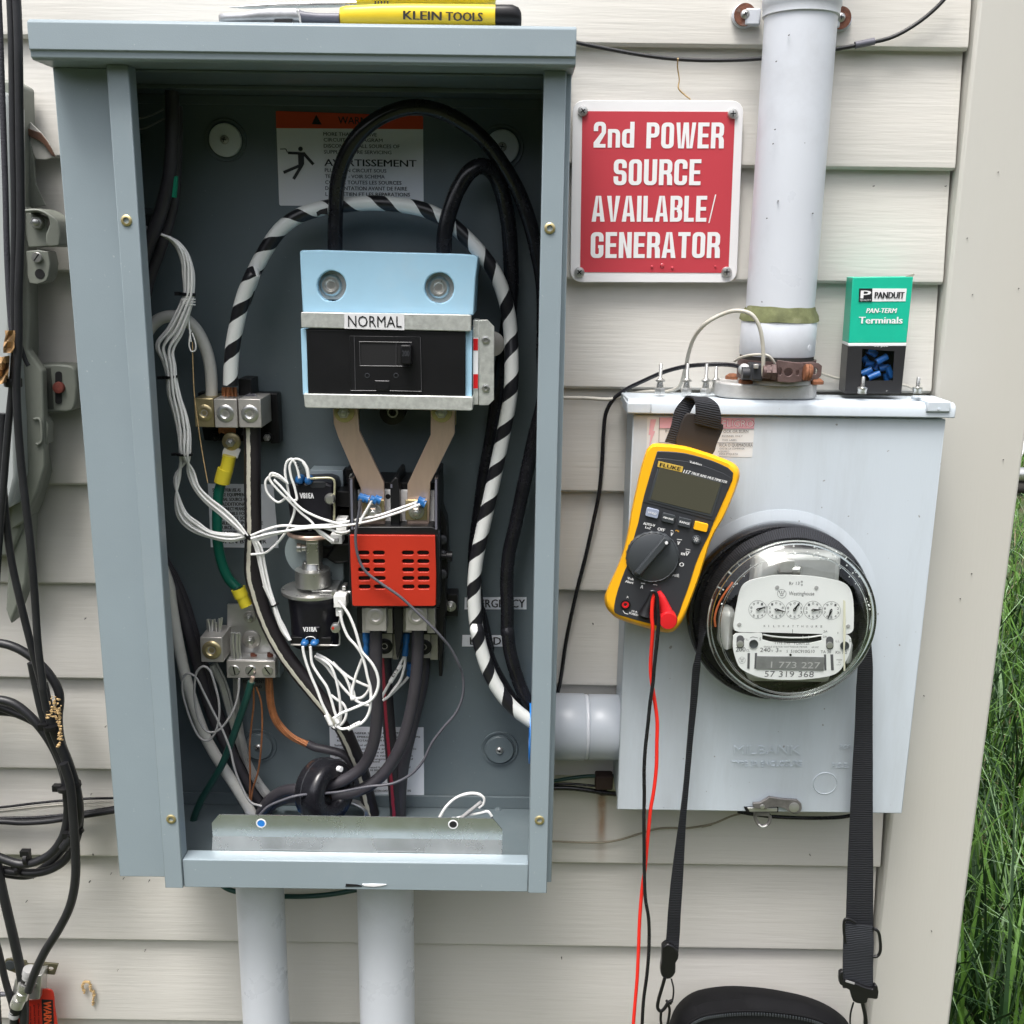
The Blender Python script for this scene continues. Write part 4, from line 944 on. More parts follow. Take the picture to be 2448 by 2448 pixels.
# ---------------------------------------------------------------- ground bar
gb = thing('ground_bar', 'drilled aluminium ground bar with three slotted screws and two hex bolts', 'ground bar', q('c5', 720, 1060, .03))
slab('back_plate', 'c5', .040, [(450,215),(760,225),(830,450),(1040,790),(1035,830),(995,862),(440,862)], .004, ALU, gb, bevel=.0005)
slab('terminal_strip', 'c5', .062, [(440,866),(1002,876),(1008,1066),(446,1068)], .024, ALUD, gb, bevel=.0006)
slab('strip_top', 'c5', .0605, [(445,852),(995,862),(1000,876),(442,868)], .018, ALU, gb)
zbox('plastic_foot', 'c5', 960, 850, 1060, 1060, .03, .048, GREYP, gb)
def slotted(name, z, x, y, r, k, mt, par, an):
    c = q(z, x, y, k); R_ = px(z, r, y, k)
    o = lathe(name, c, OUT, [(R_,-.001),(R_,.0008),(R_*.9,.0013),(0,.0013)], mt, par)
    bm = bmesh.new(); d = Vector((math.cos(an),0,math.sin(an))); e = Vector((-math.sin(an),0,math.cos(an)))
    bm.faces.new([bm.verts.new(c+OUT*.00145+d*(a_*R_*.85)+e*(b_*R_*.13)) for a_, b_ in ((-1,-1),(1,-1),(1,1),(-1,1))])
    link('screw_slot', bm, DARK, o, smooth=0); return o
for x, an in ((533,-1.4),(723,.9),(915,-1.0)): slotted('slotted_screw', 'c5', x, 975+(x-533)*.01, 62, .0622, STEEL, gb, an)
for x, y, r_, wr in ((712,360,46,72),(728,620,52,108)):
    hex_bolt('hex_bolt', q('c5',x,y,.041), px('c5',r_,y,.04), .006, STEEL, gb, washer=px('c5',wr,y,.04), wm=ALUD)
bm = bmesh.new()
for cx in (752, 945):
    for i in range(16):
        a_ = i*2.4; rr = 8+i*1.7; x = cx+rr*math.cos(a_); y = rr*math.sin(a_)*.4
        add_tube(bm, L('c5', .050+.001*math.sin(a_), [(x,850+y*.4),(x+rnd.uniform(-4,4),790+y+rnd.uniform(-16,12))]), .0009, 5)
o = link('copper_strands', bm, COPD, gb); setp(o, kind='stuff')
for x in (552, 752, 945): lathe('wire_hole', q('c5',x,846,.050), OUT, [(px('c5',46,846,.05),-.003),(px('c5',44,846,.05),.0003),(0,.0003)], DARK, gb)
bm = bmesh.new()
for i in range(7):
    x = 505+i*15; add_tube(bm, L('c5', .056+.002*math.sin(i*2), [(x+12,850),(x-2+8*math.sin(i),740),(x-6,640),(x+rnd.uniform(-4,8),545+rnd.uniform(-15,20))]), .0015, 6)
o = link('aluminium_strands', bm, ALU, gb); setp(o, kind='stuff')
lg = thing('cable_lug', 'square lug with large brassy screw and frayed strands, left of the ground bar', 'cable lug', q('c5', 270, 880, .03))
zbox('lug_body', 'c5', 142, 598, 398, 885, .035, .075, ALUD, lg, bevel=.0008)
socket_screw('lug_screw', 'c5', 270, 745, 104, .0753, BRONZE, lg, proud=.2)
bm = bmesh.new()
for i in range(19):
    x = 235+i*8; add_tube(bm, L('c5', .05+.008*math.sin(i*1.9), [(x,620),(x+rnd.uniform(-14,14),500),(x+rnd.uniform(-20,16),395+rnd.uniform(-28,34))]), .0014, 5)
o = link('frayed_strands', bm, ALU, lg); setp(o, kind='stuff')

# ---------------------------------------------------------------- control module edge on the left wall
cm = thing('control_module', 'small grey terminal connector half hidden behind the left lip with black clip above', 'connector', q('z1', 930, 1560, .06))
zbox('module_body', 'z1', 870, 1492, 1000, 1570, .05, .085, WIREG, cm, bevel=.001); zbox('module_ledge', 'z1', 890, 1578, 985, 1606, .05, .078, WIREG, cm)
zbox('clip', 'z1', 880, 1370, 955, 1415, .05, .080, CHAR2, cm); zbox('clip_body', 'z1', 870, 1410, 965, 1490, .04, .070, BLACKP, cm)
tube('lead', L('z1', .06, [(860,785),(940,778),(1010,755),(1080,720)]), .0009, WIREG, cm, n=6); tube('lead', L('z1', .06, [(860,852),(950,848),(1020,815),(1085,780)]), .0009, WIREG, cm, n=6)
zbox('green_terminal', 'z1', 870, 870, 905, 940, .03, .045, GREEND, cm)

# ---------------------------------------------------------------- current transformer ring
ct = thing('current_transformer', 'black donut-shaped current transformer with a white dot at the enclosure bottom', 'current transformer', q('c6', 380, 1900, .09))
axc = Vector((.80,-.50,.12)).normalized(); cc = q('c6', 372, 1640, .085)
bm = bmesh.new(); a_, u_, v_ = frame_from(axc); prof = []
ro, ri_, hw = .0350, .0130, .0165
for i in range(28):
    t = 2*math.pi*i/28; sx_ = math.copysign(abs(math.cos(t))**.55, math.cos(t)); sy_ = math.copysign(abs(math.sin(t))**.55, math.sin(t))
    prof.append(((ro+ri_)/2 + (ro-ri_)/2*sx_, hw*sy_))
rings = []
for j in range(40):
    an = 2*math.pi*j/40; d = u_*math.cos(an)+v_*math.sin(an); rings.append([bm.verts.new(cc+d*r_+axc*h_) for r_, h_ in prof])
for j in range(40):
    A, B = rings[j], rings[(j+1)%40]
    for i in range(28):
        l_ = (i+1) % 28; bm.faces.new((A[i],A[l_],B[l_],B[i]))
bmesh.ops.recalc_face_normals(bm, faces=bm.faces)
link('ring_body', bm, BLACKG, ct)
bm = bmesh.new(); add_tube(bm, [cc+(u_*math.cos(t*math.pi/20)+v_*math.sin(t*math.pi/20))*(ro+.0001)+axc*-.003 for t in range(41)], .0005, 6); link('mould_seam', bm, CHAR, ct)
dd = q('c6', 555, 1395, .11); lathe('white_dot', dd, axc, [(.0030,-.004),(.0030,.0006),(0,.0008)], SIGNW, ct)
def cable(name, label, cat, z0, segs, wpx, mt, group=None, n=14, root=None, wob=0, sm=7, sub='cable_jacket'):
    """segs: list of (patch, depth, points); wpx = width in photo pixels at the middle point"""
    P = []
    for z, k, pts in segs: P += L(z, k, pts)
    zz, kk, pp = segs[len(segs)//2]; mid = pp[len(pp)//2]
    r = px('s', wpx/2, (V[zz][1] + mid[1]/V[zz][2]), mid[2] if len(mid) > 2 else kk)
    o = tube(name, P, r, mt, None, n=n, sm=sm, wob=wob)
    setp(o, label, cat, group); return o
# ---- power conductors
cable('power_cable', 'thick glossy black cable arching highest from the left breaker terminal, behind the right lip', 'cable', 0,
 [('z2', .075, [(486,1475),(486,1350),(490,1200),(500,1050,.08),(545,900,.085),(640,760,.09),(770,665,.09),(940,618,.09),(1100,645,.085),(1240,720,.08),(1360,825,.07),(1460,960,.06),(1545,1110,.055),(1605,1270,.055),(1650,1450,.055),(1685,1650,.055)]),
  ('z5', .055, [(1930,-120),(1935,120),(1870,400),(1800,720),(1745,980),(1700,1180),(1688,1350),(1692,1560),(1690,1700)]),
  ('z7', .058, [(1332,350),(1345,480),(1385,640),(1440,800),(1520,950),(1600,1020)])], 33, BLACKG)
cable('power_cable', 'glossy black cable looping tightly from the right breaker terminal behind the striped cable', 'cable', 0,
 [('z2', .075, [(1115,1475),(1118,1360),(1150,1210),(1205,1075),(1270,985),(1335,958,.07),(1400,1000,.06),(1445,1100,.05),(1480,1250,.045),(1498,1450,.042),(1500,1700,.042)]),
  ('z5', .042, [(1655,-60),(1625,150),(1590,400),(1545,650),(1510,900),(1480,1150),(1480,1400),(1510,1620),(1560,1800)]),
  ('z7', .050, [(1110,200),(1140,400),(1195,590),(1290,770),(1400,930),(1500,1010),(1600,1060)])], 35, BLACKG)
cable('striped_cable', 'thick black cable spiral-wrapped in white tape, making the tall loop around the breaker', 'cable', 0,
 [('z4', .080, [(693,885),(695,780),(705,650),(735,480),(780,300),(840,150)]),
  ('z2', .065, [(-40,1735),(-10,1640),(30,1545),(90,1435),(170,1325),(270,1250),(400,1205),(550,1182),(700,1172),(850,1182),(1000,1212),(1130,1275),(1250,1380),(1350,1490),(1420,1600),(1470,1740),(1497,1900)]),
  ('z5', .075, [(1717,50),(1700,200),(1665,380),(1620,600),(1570,830),(1520,1050),(1485,1230),(1472,1400),(1478,1570),(1500,1740)]),
  ('z7', .080, [(1092,330),(1125,480),(1185,660),(1260,800),(1370,935),(1500,1035),(1590,1080)])], 33.5, TAPED, n=18)
# frayed tape scraps and the taped joint
t_ = thing('tape_scrap', 'curled scrap of black tape sticking up on the striped cable beside the black cable', 'tape', q('c2', 600, 1290, .08))
slab('scrap', 'c2', .086, [(512,1290),(560,1262),(640,1240),(645,1320),(600,1312),(560,1318),(525,1340)], .001, BLACKP, t_, bevel=0)
cable('neutral_cable', 'white cable arching from the leftmost square lug, then down the left side to the bottom', 'cable', 0,
 [('z4', .060, [(568,980),(568,870),(555,740),(520,620),(455,505),(380,445),(300,430),(225,450),(160,510),(120,600),(105,750)]),
  ('s', .055, [(335,960),(340,1120),(358,1270)]), ('z6', .055, [(148,0),(162,100),(195,300),(235,500),(270,650),(325,830),(400,1020),(500,1190),(610,1360),(690,1500),(720,1600)])], 28, WHITEC)
cable('grey_cable', 'heavy slate-coloured cable hanging behind the left lip with a green mark', 'cable', 0,
 [('z1', .085, [(1135,600),(1138,750),(1135,900),(1125,1100),(1090,1290),(1035,1470),(965,1650),(900,1850),(880,2050)]),
  ('s', .045, [(325,900),(345,1150),(370,1330)]), ('z6', .040, [(150,-60),(200,60),(270,280),(340,520),(400,750),(470,930),(560,1100),(670,1290),(760,1440),(820,1560)])], 29, GREYCAB)
cable('grey_cable', 'slimmer slate-coloured cable behind the first one in the upper left corner', 'cable', 0,
 [('z1', .070, [(1165,700),(1168,900),(1160,1150),(1145,1330),(1110,1480),(1060,1640),(985,1850),(940,2100)]),
  ('s', .035, [(350,900),(365,1150),(390,1330)]), ('z6', .032, [(190,-40),(250,100),(320,330),(400,600),(480,850),(590,1080),(720,1320),(800,1480),(850,1560)])], 25, GREYCAB)
o = slab('tape_mark', 'z1', .0985, [(1148,1165),(1168,1160),(1166,1225),(1158,1305),(1132,1300),(1140,1230)], .004, mat('green_tape',(.0,.26,.15),.5), None, bevel=.0003); setp(o, 'small green tape mark on the slate cable in the upper left', 'tape')
# ground lead with yellow boots
t_ = thing('ground_lead', 'short green ground wire with a yellow boot at each end, left of the black cable', 'ground wire', q('z4', 610, 1800, .06))
slab('lug_tongue', 'z4', .0635, [(655,1290),(700,1280),(760,1310),(738,1370),(635,1362),(640,1320)], .002, SIGNW, t_, bevel=.0004)
bm = bmesh.new()
add_tube(bm, L('z4', .066, [(686,1350),(676,1400),(665,1450)]), px('z4',44,1400,.066), 18); add_tube(bm, L('z4', .066, [(660,1440),(642,1500),(636,1530)]), px('z4',52,1400,.066), 18)
link('upper_boot', bm, YELV, t_)
tube('green_wire', L('z4', .064, [(640,1500),(615,1600),(605,1720),(606,1850)]) + L('s', .060, [(520,1290),(530,1345),(548,1385),(572,1410)]), px('z4',34,1700,.064), GREENC, t_)
bm = bmesh.new()
add_tube(bm, L('c5', .066, [(575,30),(600,90),(618,125)]), px('c5',84,60,.066), 18); add_tube(bm, L('c5', .066, [(612,100),(650,190),(672,235)]), px('c5',72,150,.066), 18)
link('lower_boot', bm, YELV, t_); 
add = tube('boot_mouth', L('c5', .067, [(571,22),(574,28)]), px('c5',64,60,.066), GREEND, t_, sm=1)
# black cable with pale line
cable('lined_cable', 'thick black cable with a pale line along it, from the right square lug downward', 'cable', 0,
 [('z4', .072, [(835,1160),(838,1300),(838,1500),(840,1700),(842,1900)]), ('z6', .074, [(700,-80),(735,60),(790,220),(880,400),(1000,570),(1140,740),(1270,900),(1360,1080,.06),(1420,1230,.045),(1460,1400,.04),(1500,1560,.04)])], 38, LINED, n=18)
# feeders from the front lugs, through the donut
cable('feeder_cable', 'dark grey cable from the left lower lug curving into the top of the black donut', 'cable', 0,
 [('z6', .085, [(1515,270),(1515,450),(1516,700),(1518,900),(1495,1050),(1430,1190),(1320,1275),(1200,1318),(1100,1350)])], 29, GREYCAB, group=None)
cable('feeder_cable', 'dark grey cable from the right lower lug curving under the other into the black donut', 'cable', 0,
 [('z6', .080, [(1790,270),(1790,450),(1775,650),(1735,870),(1680,1050),(1590,1210),(1470,1320),(1340,1370),(1230,1385)])], 29, GREYCAB)
cable('feeder_cable', 'dark cable with a thin red line between the two front feeders, going straight down', 'cable', 0,
 [('z7', .045, [(385,520),(395,700),(405,900),(430,1200),(450,1450),(470,1700),(480,1880)])], 30, REDLINED)
cable('feeder_cable', 'dark cable behind the right front feeder, slanting down left to the bottom', 'cable', 0,
 [('z7', .042, [(690,520),(672,750),(625,950),(575,1150),(530,1350),(505,1550),(500,1880)])], 32, GREYCAB)
cable('feeder_cable', 'dark cable leaving the left face of the black donut and diving to the bottom', 'cable', 0,
 [('z6', .075, [(1120,1350),(1010,1345),(900,1360,.065),(820,1410,.06),(760,1500,.055),(740,1580,.05)])], 29, GREYCAB)
cable('feeder_cable', 'lowest dark cable running left from behind the black donut', 'cable', 0,
 [('z6', .060, [(1050,1400),(960,1400),(880,1420,.055),(800,1480,.05),(780,1560,.05)])], 25, GREYCAB)
# stranded aluminium conductors
for pts, k_, w_, lab in (([(440,520),(500,640),(555,820),(600,980),(655,1150),(740,1310),(830,1420)], .045, 60, 'stranded aluminium conductor running down from the brassy lug'),
                         ([(590,610),(592,700),(600,800),(620,950),(650,1080),(690,1230),(760,1340)], .036, 42, 'thinner stranded aluminium conductor running down from the ground bar')):
    bm = bmesh.new(); strands(bm, L('z6', k_, pts), px('z6', w_*.40, 900, k_), 12, px('z6', w_*.13, 900, k_), 18, seed=int(w_), seg=6)
    o = link('bare_conductor', bm, ALU, None); setp(o, lab, 'cable'); 
bm = bmesh.new()
for i in range(7): add_tube(bm, spline(L('z6', .040+.003*i, [(900,1440-9*i),(1010,1440-8*i),(1200,1430-6*i),(1380,1420+4*i),(1440,1450+6*i),(1500-10*i,1530)]), 5), .0013, 6)
o = link('bare_conductor', bm, ALU, None); setp(o, 'fan of bare aluminium strands passing behind the black donut', 'cable')
# copper braid into black jacket
t_ = thing('copper_conductor', 'bare copper stranded wire curving right from the ground bar into a black sleeve', 'ground wire', q('z6', 900, 950, .04))
bm = bmesh.new(); strands(bm, L('z6', .048, [(808,600),(812,700),(825,800),(862,900),(945,985),(1065,1045)]), px('z6',20,900,.048), 17, px('z6',6.5,900,.048), 24, seed=5, seg=6)
o = link('copper_strands', bm, COPPW, t_)
tube('black_sleeve', L('z6', .048, [(1062,1043),(1110,1065),(1200,1085),(1290,1110),(1345,1160),(1375,1230),(1380,1320)]), px('z6',28,1100,.048), GREYCAB, t_, n=14)
for pts, lab in (([(705,640),(708,780),(695,900),(682,1050),(684,1250),(682,1420)], 'left of two thin bare copper wires below the ground bar'), ([(725,670),(755,760),(764,880),(758,1050),(738,1220),(700,1350),(690,1420)], 'right of two thin bare copper wires below the ground bar')):
    o = tube('copper_wire', L('z6', .058, pts), px('z6',6.5,900,.058), COPPW, None, n=8); setp(o, lab, 'wire')
cable('grounding_wire', 'dark green wire from the ground bar down left into a hole in the enclosure floor', 'ground wire', 0,
 [('z6', .070, [(692,635),(665,730),(620,860),(560,1030),(500,1180),(430,1300,.066),(370,1400,.062),(325,1500,.059),(300,1590,.056)])], 17.5, GREEND)
lathe('copper_tip', q('z6',692,640,.07), (0.3,0,1), [(.0024,0),(.0024,.007),(0,.007)], COPPER, None, n=10)['label'] = 'bare copper tip of the green wire entering the ground bar'; bpy.data.objects['copper_tip']['category'] = 'wire'
o = lathe('grommet', q('z6',290,1575,.058)+Vector((0,0,.001)), (0,0,1), [(.0125,-.002),(.0130,0),(.0130,.003),(.0118,.0042),(.0105,.0042),(.0100,0)], CHAR, None, n=32); setp(o, 'dark round grommet in the enclosure floor at the lower left', 'grommet')
cable('looped_wire', 'thin grey wire coiled in two loops below the brassy lug', 'wire', 0,
 [('z6', .082, [(612,612),(608,700),(580,810),(520,910),(460,962),(400,962),(348,890),(320,770),(318,650),(335,565),(375,533),(415,555),(450,650),(478,770),(478,880),(450,975),(410,1022),(360,1010),(305,920),(262,800),(238,700),(240,620),(270,580),(320,600),(380,710),(450,850),(510,970),(555,1090),(580,1200),(625,1320),(690,1430),(760,1455)])], 5.8, WIREG, n=8)
cable('sense_wire', 'thin slate wire sweeping over the red cover and out to the right', 'wire', 0,
 [('z5', .119, [(722,810),(712,900),(695,1000),(690,1080),(705,1180),(750,1280),(850,1360),(980,1450),(1100,1560),(1230,1690),(1320,1800,.112),(1385,1932,.105)]),
  ('z7', .10, [(935,560),(985,690),(985,850),(930,985),(840,1090),(750,1210),(680,1350),(590,1450),(450,1522),(250,1548),(20,1590)]), ('z6', .118, [(1000,1385),(900,1415),(800,1460),(735,1530)])], 6.6, WIRED, n=8)

# ---- white control harness
hw_ = thing('wiring_harness', 'bundle of thin white control wires tied along the left side of the enclosure', 'wires', q('z4', 300, 900, .09))
rw = px('z4', 8.8, 1000, .09)
def wire(z, pts, k, par, r=None, mt=WIREW, n=8, sm=7):
    return tube('wire', L(z, k, pts), r or rw, mt, par, n=n, sm=sm)
rnd = random.Random(8)
main = [('z1', [(1090,1555),(1150,1590),(1205,1660),(1235,1750)]), ('z4', [(415,150),(418,285),(405,335),(330,520),(260,640),(285,740),(303,830),(322,950),(360,1080),(385,1200),(392,1340)])]
for i in range(9):
    a_ = 2*math.pi*i/9; P = []
    spread_ = {0:.6, 1:.7, 2:.9, 3:1, 4:.9, 5:.5, 6:.7, 7:1.6, 8:2.3, 9:1.3, 10:.6, 11:1.3, 12:1.5, 13:1.2, 14:.6}
    j = 0
    for z, pts in main:
        for x, y in pts:
            s_ = spread_[j]; off = (22+15*s_)*math.cos(a_+j*.22)*(1 if z == 'z4' else .9); dk = .008*math.sin(a_+j*.22)
            P.append(q(z, x+off, y+off*.35, .100+dk)); j += 1
    if i < 5:   # goes down then sweeps right in a low loop
        for x, y in ((360-i*9,1480+i*4),(330-i*6+i*13,1640),(350+i*14,1760-i*6),(430+i*12,1840-i*12),(560,1890-i*10),(700,1915-i*12),(790,1890-i*6)): P.append(q('z4', x, y, .092+.002*(i%2)))
    else:
        ii = i-5
        for x, y in ((410+ii*12,1450),(450+ii*12,1560),(520+ii*12,1650-ii*6),(620+ii*10,1735-ii*10),(720+ii*8,1820-ii*8),(790+ii*5,1880)): P.append(q('z4', x, y, .094+.002*(ii%2)))
    tube('wire', P, rw, WIREW, hw_, n=8, sm=5)
def tie(z, x, y, w_, an, k, par, hgt=9, mt=BLACKP, tail=0):
    c = q(z, x, y, k); r_ = px(z, w_/2, y, k); ax = Vector((math.sin(an),0,math.cos(an)))
    bm = bmesh.new(); t = px(z, hgt, y, k)/2
    add_lathe(bm, c, ax, [(r_*.9,-t),(r_,-t),(r_,t),(r_*.9,t)], 16)
    for v in bm.verts: v.co.y = -k + (v.co.y+k)*.75
    if tail: 
        e = c - Vector((math.cos(an),0,-math.sin(an)))*r_; add_box(bm, e+Vector((-.004,-.002,-t*1.2)), e+Vector((.0005,.003,t*1.2)))
    return link('cable_tie', bm, mt, par)
tie('z4', 408, 285, 108, .05, .103, hw_, 20, tail=1); tie('z4', 292, 832, 104, -.1, .103, hw_, 16, tail=1); tie('z4', 388, 1342, 112, 0, .102, hw_, 14, tail=1)
tie('z4', 805, 1880, 70, .9, .094, hw_, 14)
for i in range(3): tie('z4', 414, 318+i*14, 98, .1*i, .103, hw_, 6, WIREW)
wire('z4', [(420,360),(418,450),(425,540),(432,600)], .098, hw_, r=rw*.6); wire('z4', [(432,520),(420,620),(435,662),(460,655),(462,610),(440,540)], .098, hw_, r=rw*.55)
wire('z4', [(442,600),(445,750),(455,950),(480,1150),(510,1350),(543,1530)], .097, hw_, r=rw*.38, mt=SEED)
# branch to the upper solenoid and to the bars
h2 = thing('wiring_harness', 'white wires sweeping right across the upper solenoid to the bus bar bolts', 'wires', q('z5', 300, 1000, .10))
wire('z5', [(0,1050),(100,1010),(200,985),(330,990),(420,985),(540,975),(700,945),(850,915),(980,870),(1110,825)], .104, h2)
wire('z5', [(0,1070),(110,1040),(230,1020),(380,1000),(520,995),(680,975),(820,945),(980,895),(1115,845)], .108, h2)
wire('z5', [(20,1085),(150,1045),(300,1005),(420,985),(520,1010),(600,1030),(700,990),(735,930),(800,815)], .106, h2)
wire('z5', [(240,700),(140,665),(98,680),(100,760),(150,820),(240,845),(320,810)], .100, h2) if False else None
wire('z5', [(300,815),(262,820),(240,800),(180,830),(110,770),(98,690),(135,655),(190,670),(245,710)], .099, h2)
wire('z5', [(530,1090),(440,1020),(400,960),(330,900),(250,820),(170,740),(122,675),(135,640),(180,650),(240,700)], .103, h2)
wire('z5', [(600,975),(520,955),(420,920),(330,870),(260,800),(200,730),(150,680)], .105, h2)
wire('z5', [(320,670),(300,590),(270,545),(240,560),(225,620),(240,720),(265,810),(300,815),(290,740),(262,650),(258,580),(290,545),(340,560),(365,610),(378,670)], .098, h2)
wire('z5', [(290,830),(285,900),(250,990),(190,1080),(130,1140),(90,1165),(0,1175)], .096, h2)
wire('z5', [(400,990),(470,1030),(545,1085)], .104, h2, r=rw*1.2)
wire('z5', [(560,1030),(620,1035),(680,1005),(720,985)], .102, h2)
o = tube('wire_marker', L('z5', .1005, [(345,565),(372,612),(380,668)]), rw*1.35, WIREW, h2, n=10, sm=3)
bm = bmesh.new(); add_text(bm, 'NL2', q('z5',288,560,.1045), q('z5',318,620,.1045), px('z5',20,600,.1), .01); link('lettering', bm, INK, h2, smooth=0)
tie('z5', 388, 995, 46, 1.5, .104, h2, 24)
# crimped ring ends at the bars
for nme, pts, lab in (('crimp_row', [(730,800),(755,806),(805,815),(835,812)], 'row of blue crimped terminals above the left bus bar bolt'), ('crimp_row', [(1120,822),(1128,838)], 'pair of blue crimped terminals beside the right bus bar bolt')):
    r0 = thing('ring_terminals', lab, 'terminals', q('z5', pts[0][0], pts[0][1]+20, .1))
    for i, (x, y) in enumerate(pts):
        bm = bmesh.new(); add_tube(bm, L('z5', .103, [(x-19,y-9),(x-6,y-3),(x+6,y+1),(x+22,y+7)]), lambda s_: .0042+.0009*math.sin(s_*9), 10); link('crimp', bm, CRIMP, r0)
# down run to lower solenoid
h3 = thing('wiring_harness', 'white wires running down beside the lined cable to the lower solenoid', 'wires', q('z5', 130, 1400, .09))
for i, (dx, dk) in enumerate(((0,0),(14,.003),(26,-.002),(38,.001))):
    wire('z5', [(0+dx*.6,1060),(30+dx,1130),(60+dx*.9,1260),(95+dx*.8,1400),(135+dx*.5,1490),(165+dx*.5,1580),(205+dx*.5,1680),(250+dx*.3,1740)], .092+dk, h3)
tie('z5', 155, 1508, 62, -.35, .093, h3, 9)
# loops under the solenoid
h4 = thing('wiring_harness', 'tangle of white wires looping below the lower solenoid to the lower lugs', 'wires', q('c6', 480, 900, .09))
w2 = px('c6', 17, 500, .09)
for k_, pts in ((.098, [(115,-20),(122,40),(150,150),(215,330),(280,480),(340,640),(400,760),(450,890),(480,935)]), (.098, [(203,-20),(208,50),(225,180),(300,310),(390,440),(440,580),(480,720),(510,830),(500,900)]),
                (.085, [(250,90),(340,130),(430,200),(490,330),(525,480),(545,620),(545,760),(520,870),(495,930)]), (.082, [(270,60),(400,130),(520,230),(600,320),(650,430),(690,560),(740,610),(830,650),(900,655)]),
                (.080, [(265,110),(370,190),(470,320),(560,430),(640,520),(700,570),(790,570),(850,520),(880,450),(800,410),(680,350),(560,260),(460,160)]),
                (.084, [(440,540),(520,600),(580,640),(615,710),(610,800),(570,870),(520,910)]), (.083, [(550,600),(560,700),(545,850),(540,930)]),
                (.112, [(531,-549),(640,-400),(725,-200),(765,-60),(800,40),(870,120),(930,200),(975,300),(990,400),(965,510),(900,600),(800,650),(680,700),(560,750),(490,800)]),
                (.110, [(545,-430),(575,-280),(640,-130),(720,-40),(790,60),(835,200),(865,340),(895,450),(900,600),(880,740),(820,840),(740,890),(640,920),(560,930),(510,900)]),
                (.100, [(800,120),(770,200),(730,310),(700,420),(680,540),(690,575)]), (.078, [(650,400),(700,500),(720,570),(760,610),(860,650)]),
                (.060, [(1300,70),(1250,160),(1200,260),(1130,380),(1060,500),(1030,560)]), (.062, [(1300,70),(1290,200),(1240,370),(1160,480),(1100,560),(1040,600)]), (.055, [(1330,330),(1280,390),(1220,450),(1170,500),(1110,555)])):
    tube('wire', L('c6', k_, pts), w2, WIREW, h4, n=8, sm=6)
for a_, b_, k_ in (((385,770),(440,880),.099), ((478,790),(520,860),.100), ((640,930),(780,860),.112), ((668,575),(718,572),.102)):
    tube('wire_sleeve', L('c6', k_, [a_, b_]), w2*1.6, WIREW, h4, n=10, sm=2)
tube('wire_sleeve', L('c6', .063, [(1125,390),(1250,190)]), w2*1.6, WIREW, h4, n=10, sm=2)
bm = bmesh.new(); add_text(bm, 'EL2', q('c6',1165,335,.0705), q('c6',1220,240,.0705), px('c6',26,300,.07), .01); add_text(bm, '351', q('c6',640,918,.1165), q('c6',730,885,.1165), px('c6',26,900,.1165), .01)
link('lettering', bm, INK, h4, smooth=0); tie('c6', 480, 925, 80, .5, .098, h4, 14, CHAR)
tube('wire', L('c5', .09, [(870,0),(930,120),(990,250),(1050,370),(1110,480),(1165,600)]), px('c5',16,300,.09), WIREW, h3, n=8)
# push-on connectors at the lower lugs
for i, (z, pts, w_, k_, lab) in enumerate((('z5', [(762,1690),(762,1760),(758,1840)], 26, .072, 'translucent blue crimp connector left of the first lower lug cable'), ('z5', [(1026,1690),(1022,1760),(1016,1840)], 25, .072, 'translucent blue crimp connector left of the second lower lug cable'),
                                            ('c6', [(1352,170),(1345,250),(1338,320)], 34, .045, 'dark blue crimp connector partly behind the right feeder'))):
    P_ = L(z, k_, pts); r_ = px(z, w_, pts[0][1], k_)
    o = tube('crimp_connector', P_, lambda s_, r_=r_: r_*(1 if s_ < .45 else .72 if s_ < .7 else .85), CRIMP, None, n=14); setp(o, lab, 'connector')
# spare white pigtail at the lower right
h5 = thing('pigtail', 'short white wire loop with clear connectors at the lower right of the enclosure', 'wires', q('z7', 1000, 1750, .07))
tube('wire', L('z7', .085, [(805,1790),(860,1700),(940,1630),(1040,1600),(1115,1608),(1150,1640),(1145,1680),(1110,1710)]), px('z7',11,1700,.085), WIREW, h5, n=8, wob=.3)
tube('clear_sleeve', L('z7', .085, [(1130,1665),(1080,1705),(1010,1760),(960,1800)]), px('z7',15,1700,.085), WIREG, h5, n=10); tube('wire', L('z7', .083, [(940,1790),(1040,1765),(1120,1750),(1180,1740),(1210,1775)]), px('z7',11,1700,.085), WIREW, h5, n=8)
tube('dark_lead', L('z7', .082, [(1170,1740),(1200,1755),(1212,1790)]), px('z7',8,1700,.085), WIRED, h5, n=8)

# ---- conduits and bushings
KM = .086; MXL = (q('d5', 705, 1304, KM).x+q('d1', 345, 300, KM).x)/2
def conduit(name, label, axis0, axis1, r, mt=PVC, extra=(), n=40):
    t_ = thing(name, label, 'conduit', axis0)
    d = Vector(axis1)-Vector(axis0); ln = d.length
    lathe('pipe', axis0, d, [(r,0),(r,ln)], mt, t_, n=n)
    for nme, a_, b_, rr, mm in extra:
        lathe(nme, Vector(axis0)+d.normalized()*a_, d, [(rr*.985,0),(rr,.001),(rr,b_-a_-.001),(rr*.985,b_-a_)], mm, t_, n=n)
    return t_
def vpipe_at(z, x0, x1, y, k):
    a, b = q(z, x0, y, k), q(z, x1, y, k); return (a.x+b.x)/2, (b.x-a.x)/2
xa, ra = vpipe_at('c7', 588, 986, 900, .085); xa2, ra2 = vpipe_at('c7', 640, 1022, 1932, .085)
conduit('lower_conduit', 'narrower grey plastic conduit leaving the left part of the enclosure bottom', (xa, -.085, .02), ((xa+0), -.085, 1.6-.6335), (ra+ra2)/2)
xb, rb = vpipe_at('f', 676, 781, 1760, .085)
conduit('lower_conduit', 'wider grey plastic conduit leaving the middle of the enclosure bottom', (xb, -.085, .02), (xb, -.085, 1.6-.6335), rb)
for x, y in ((1745,1490),): pass
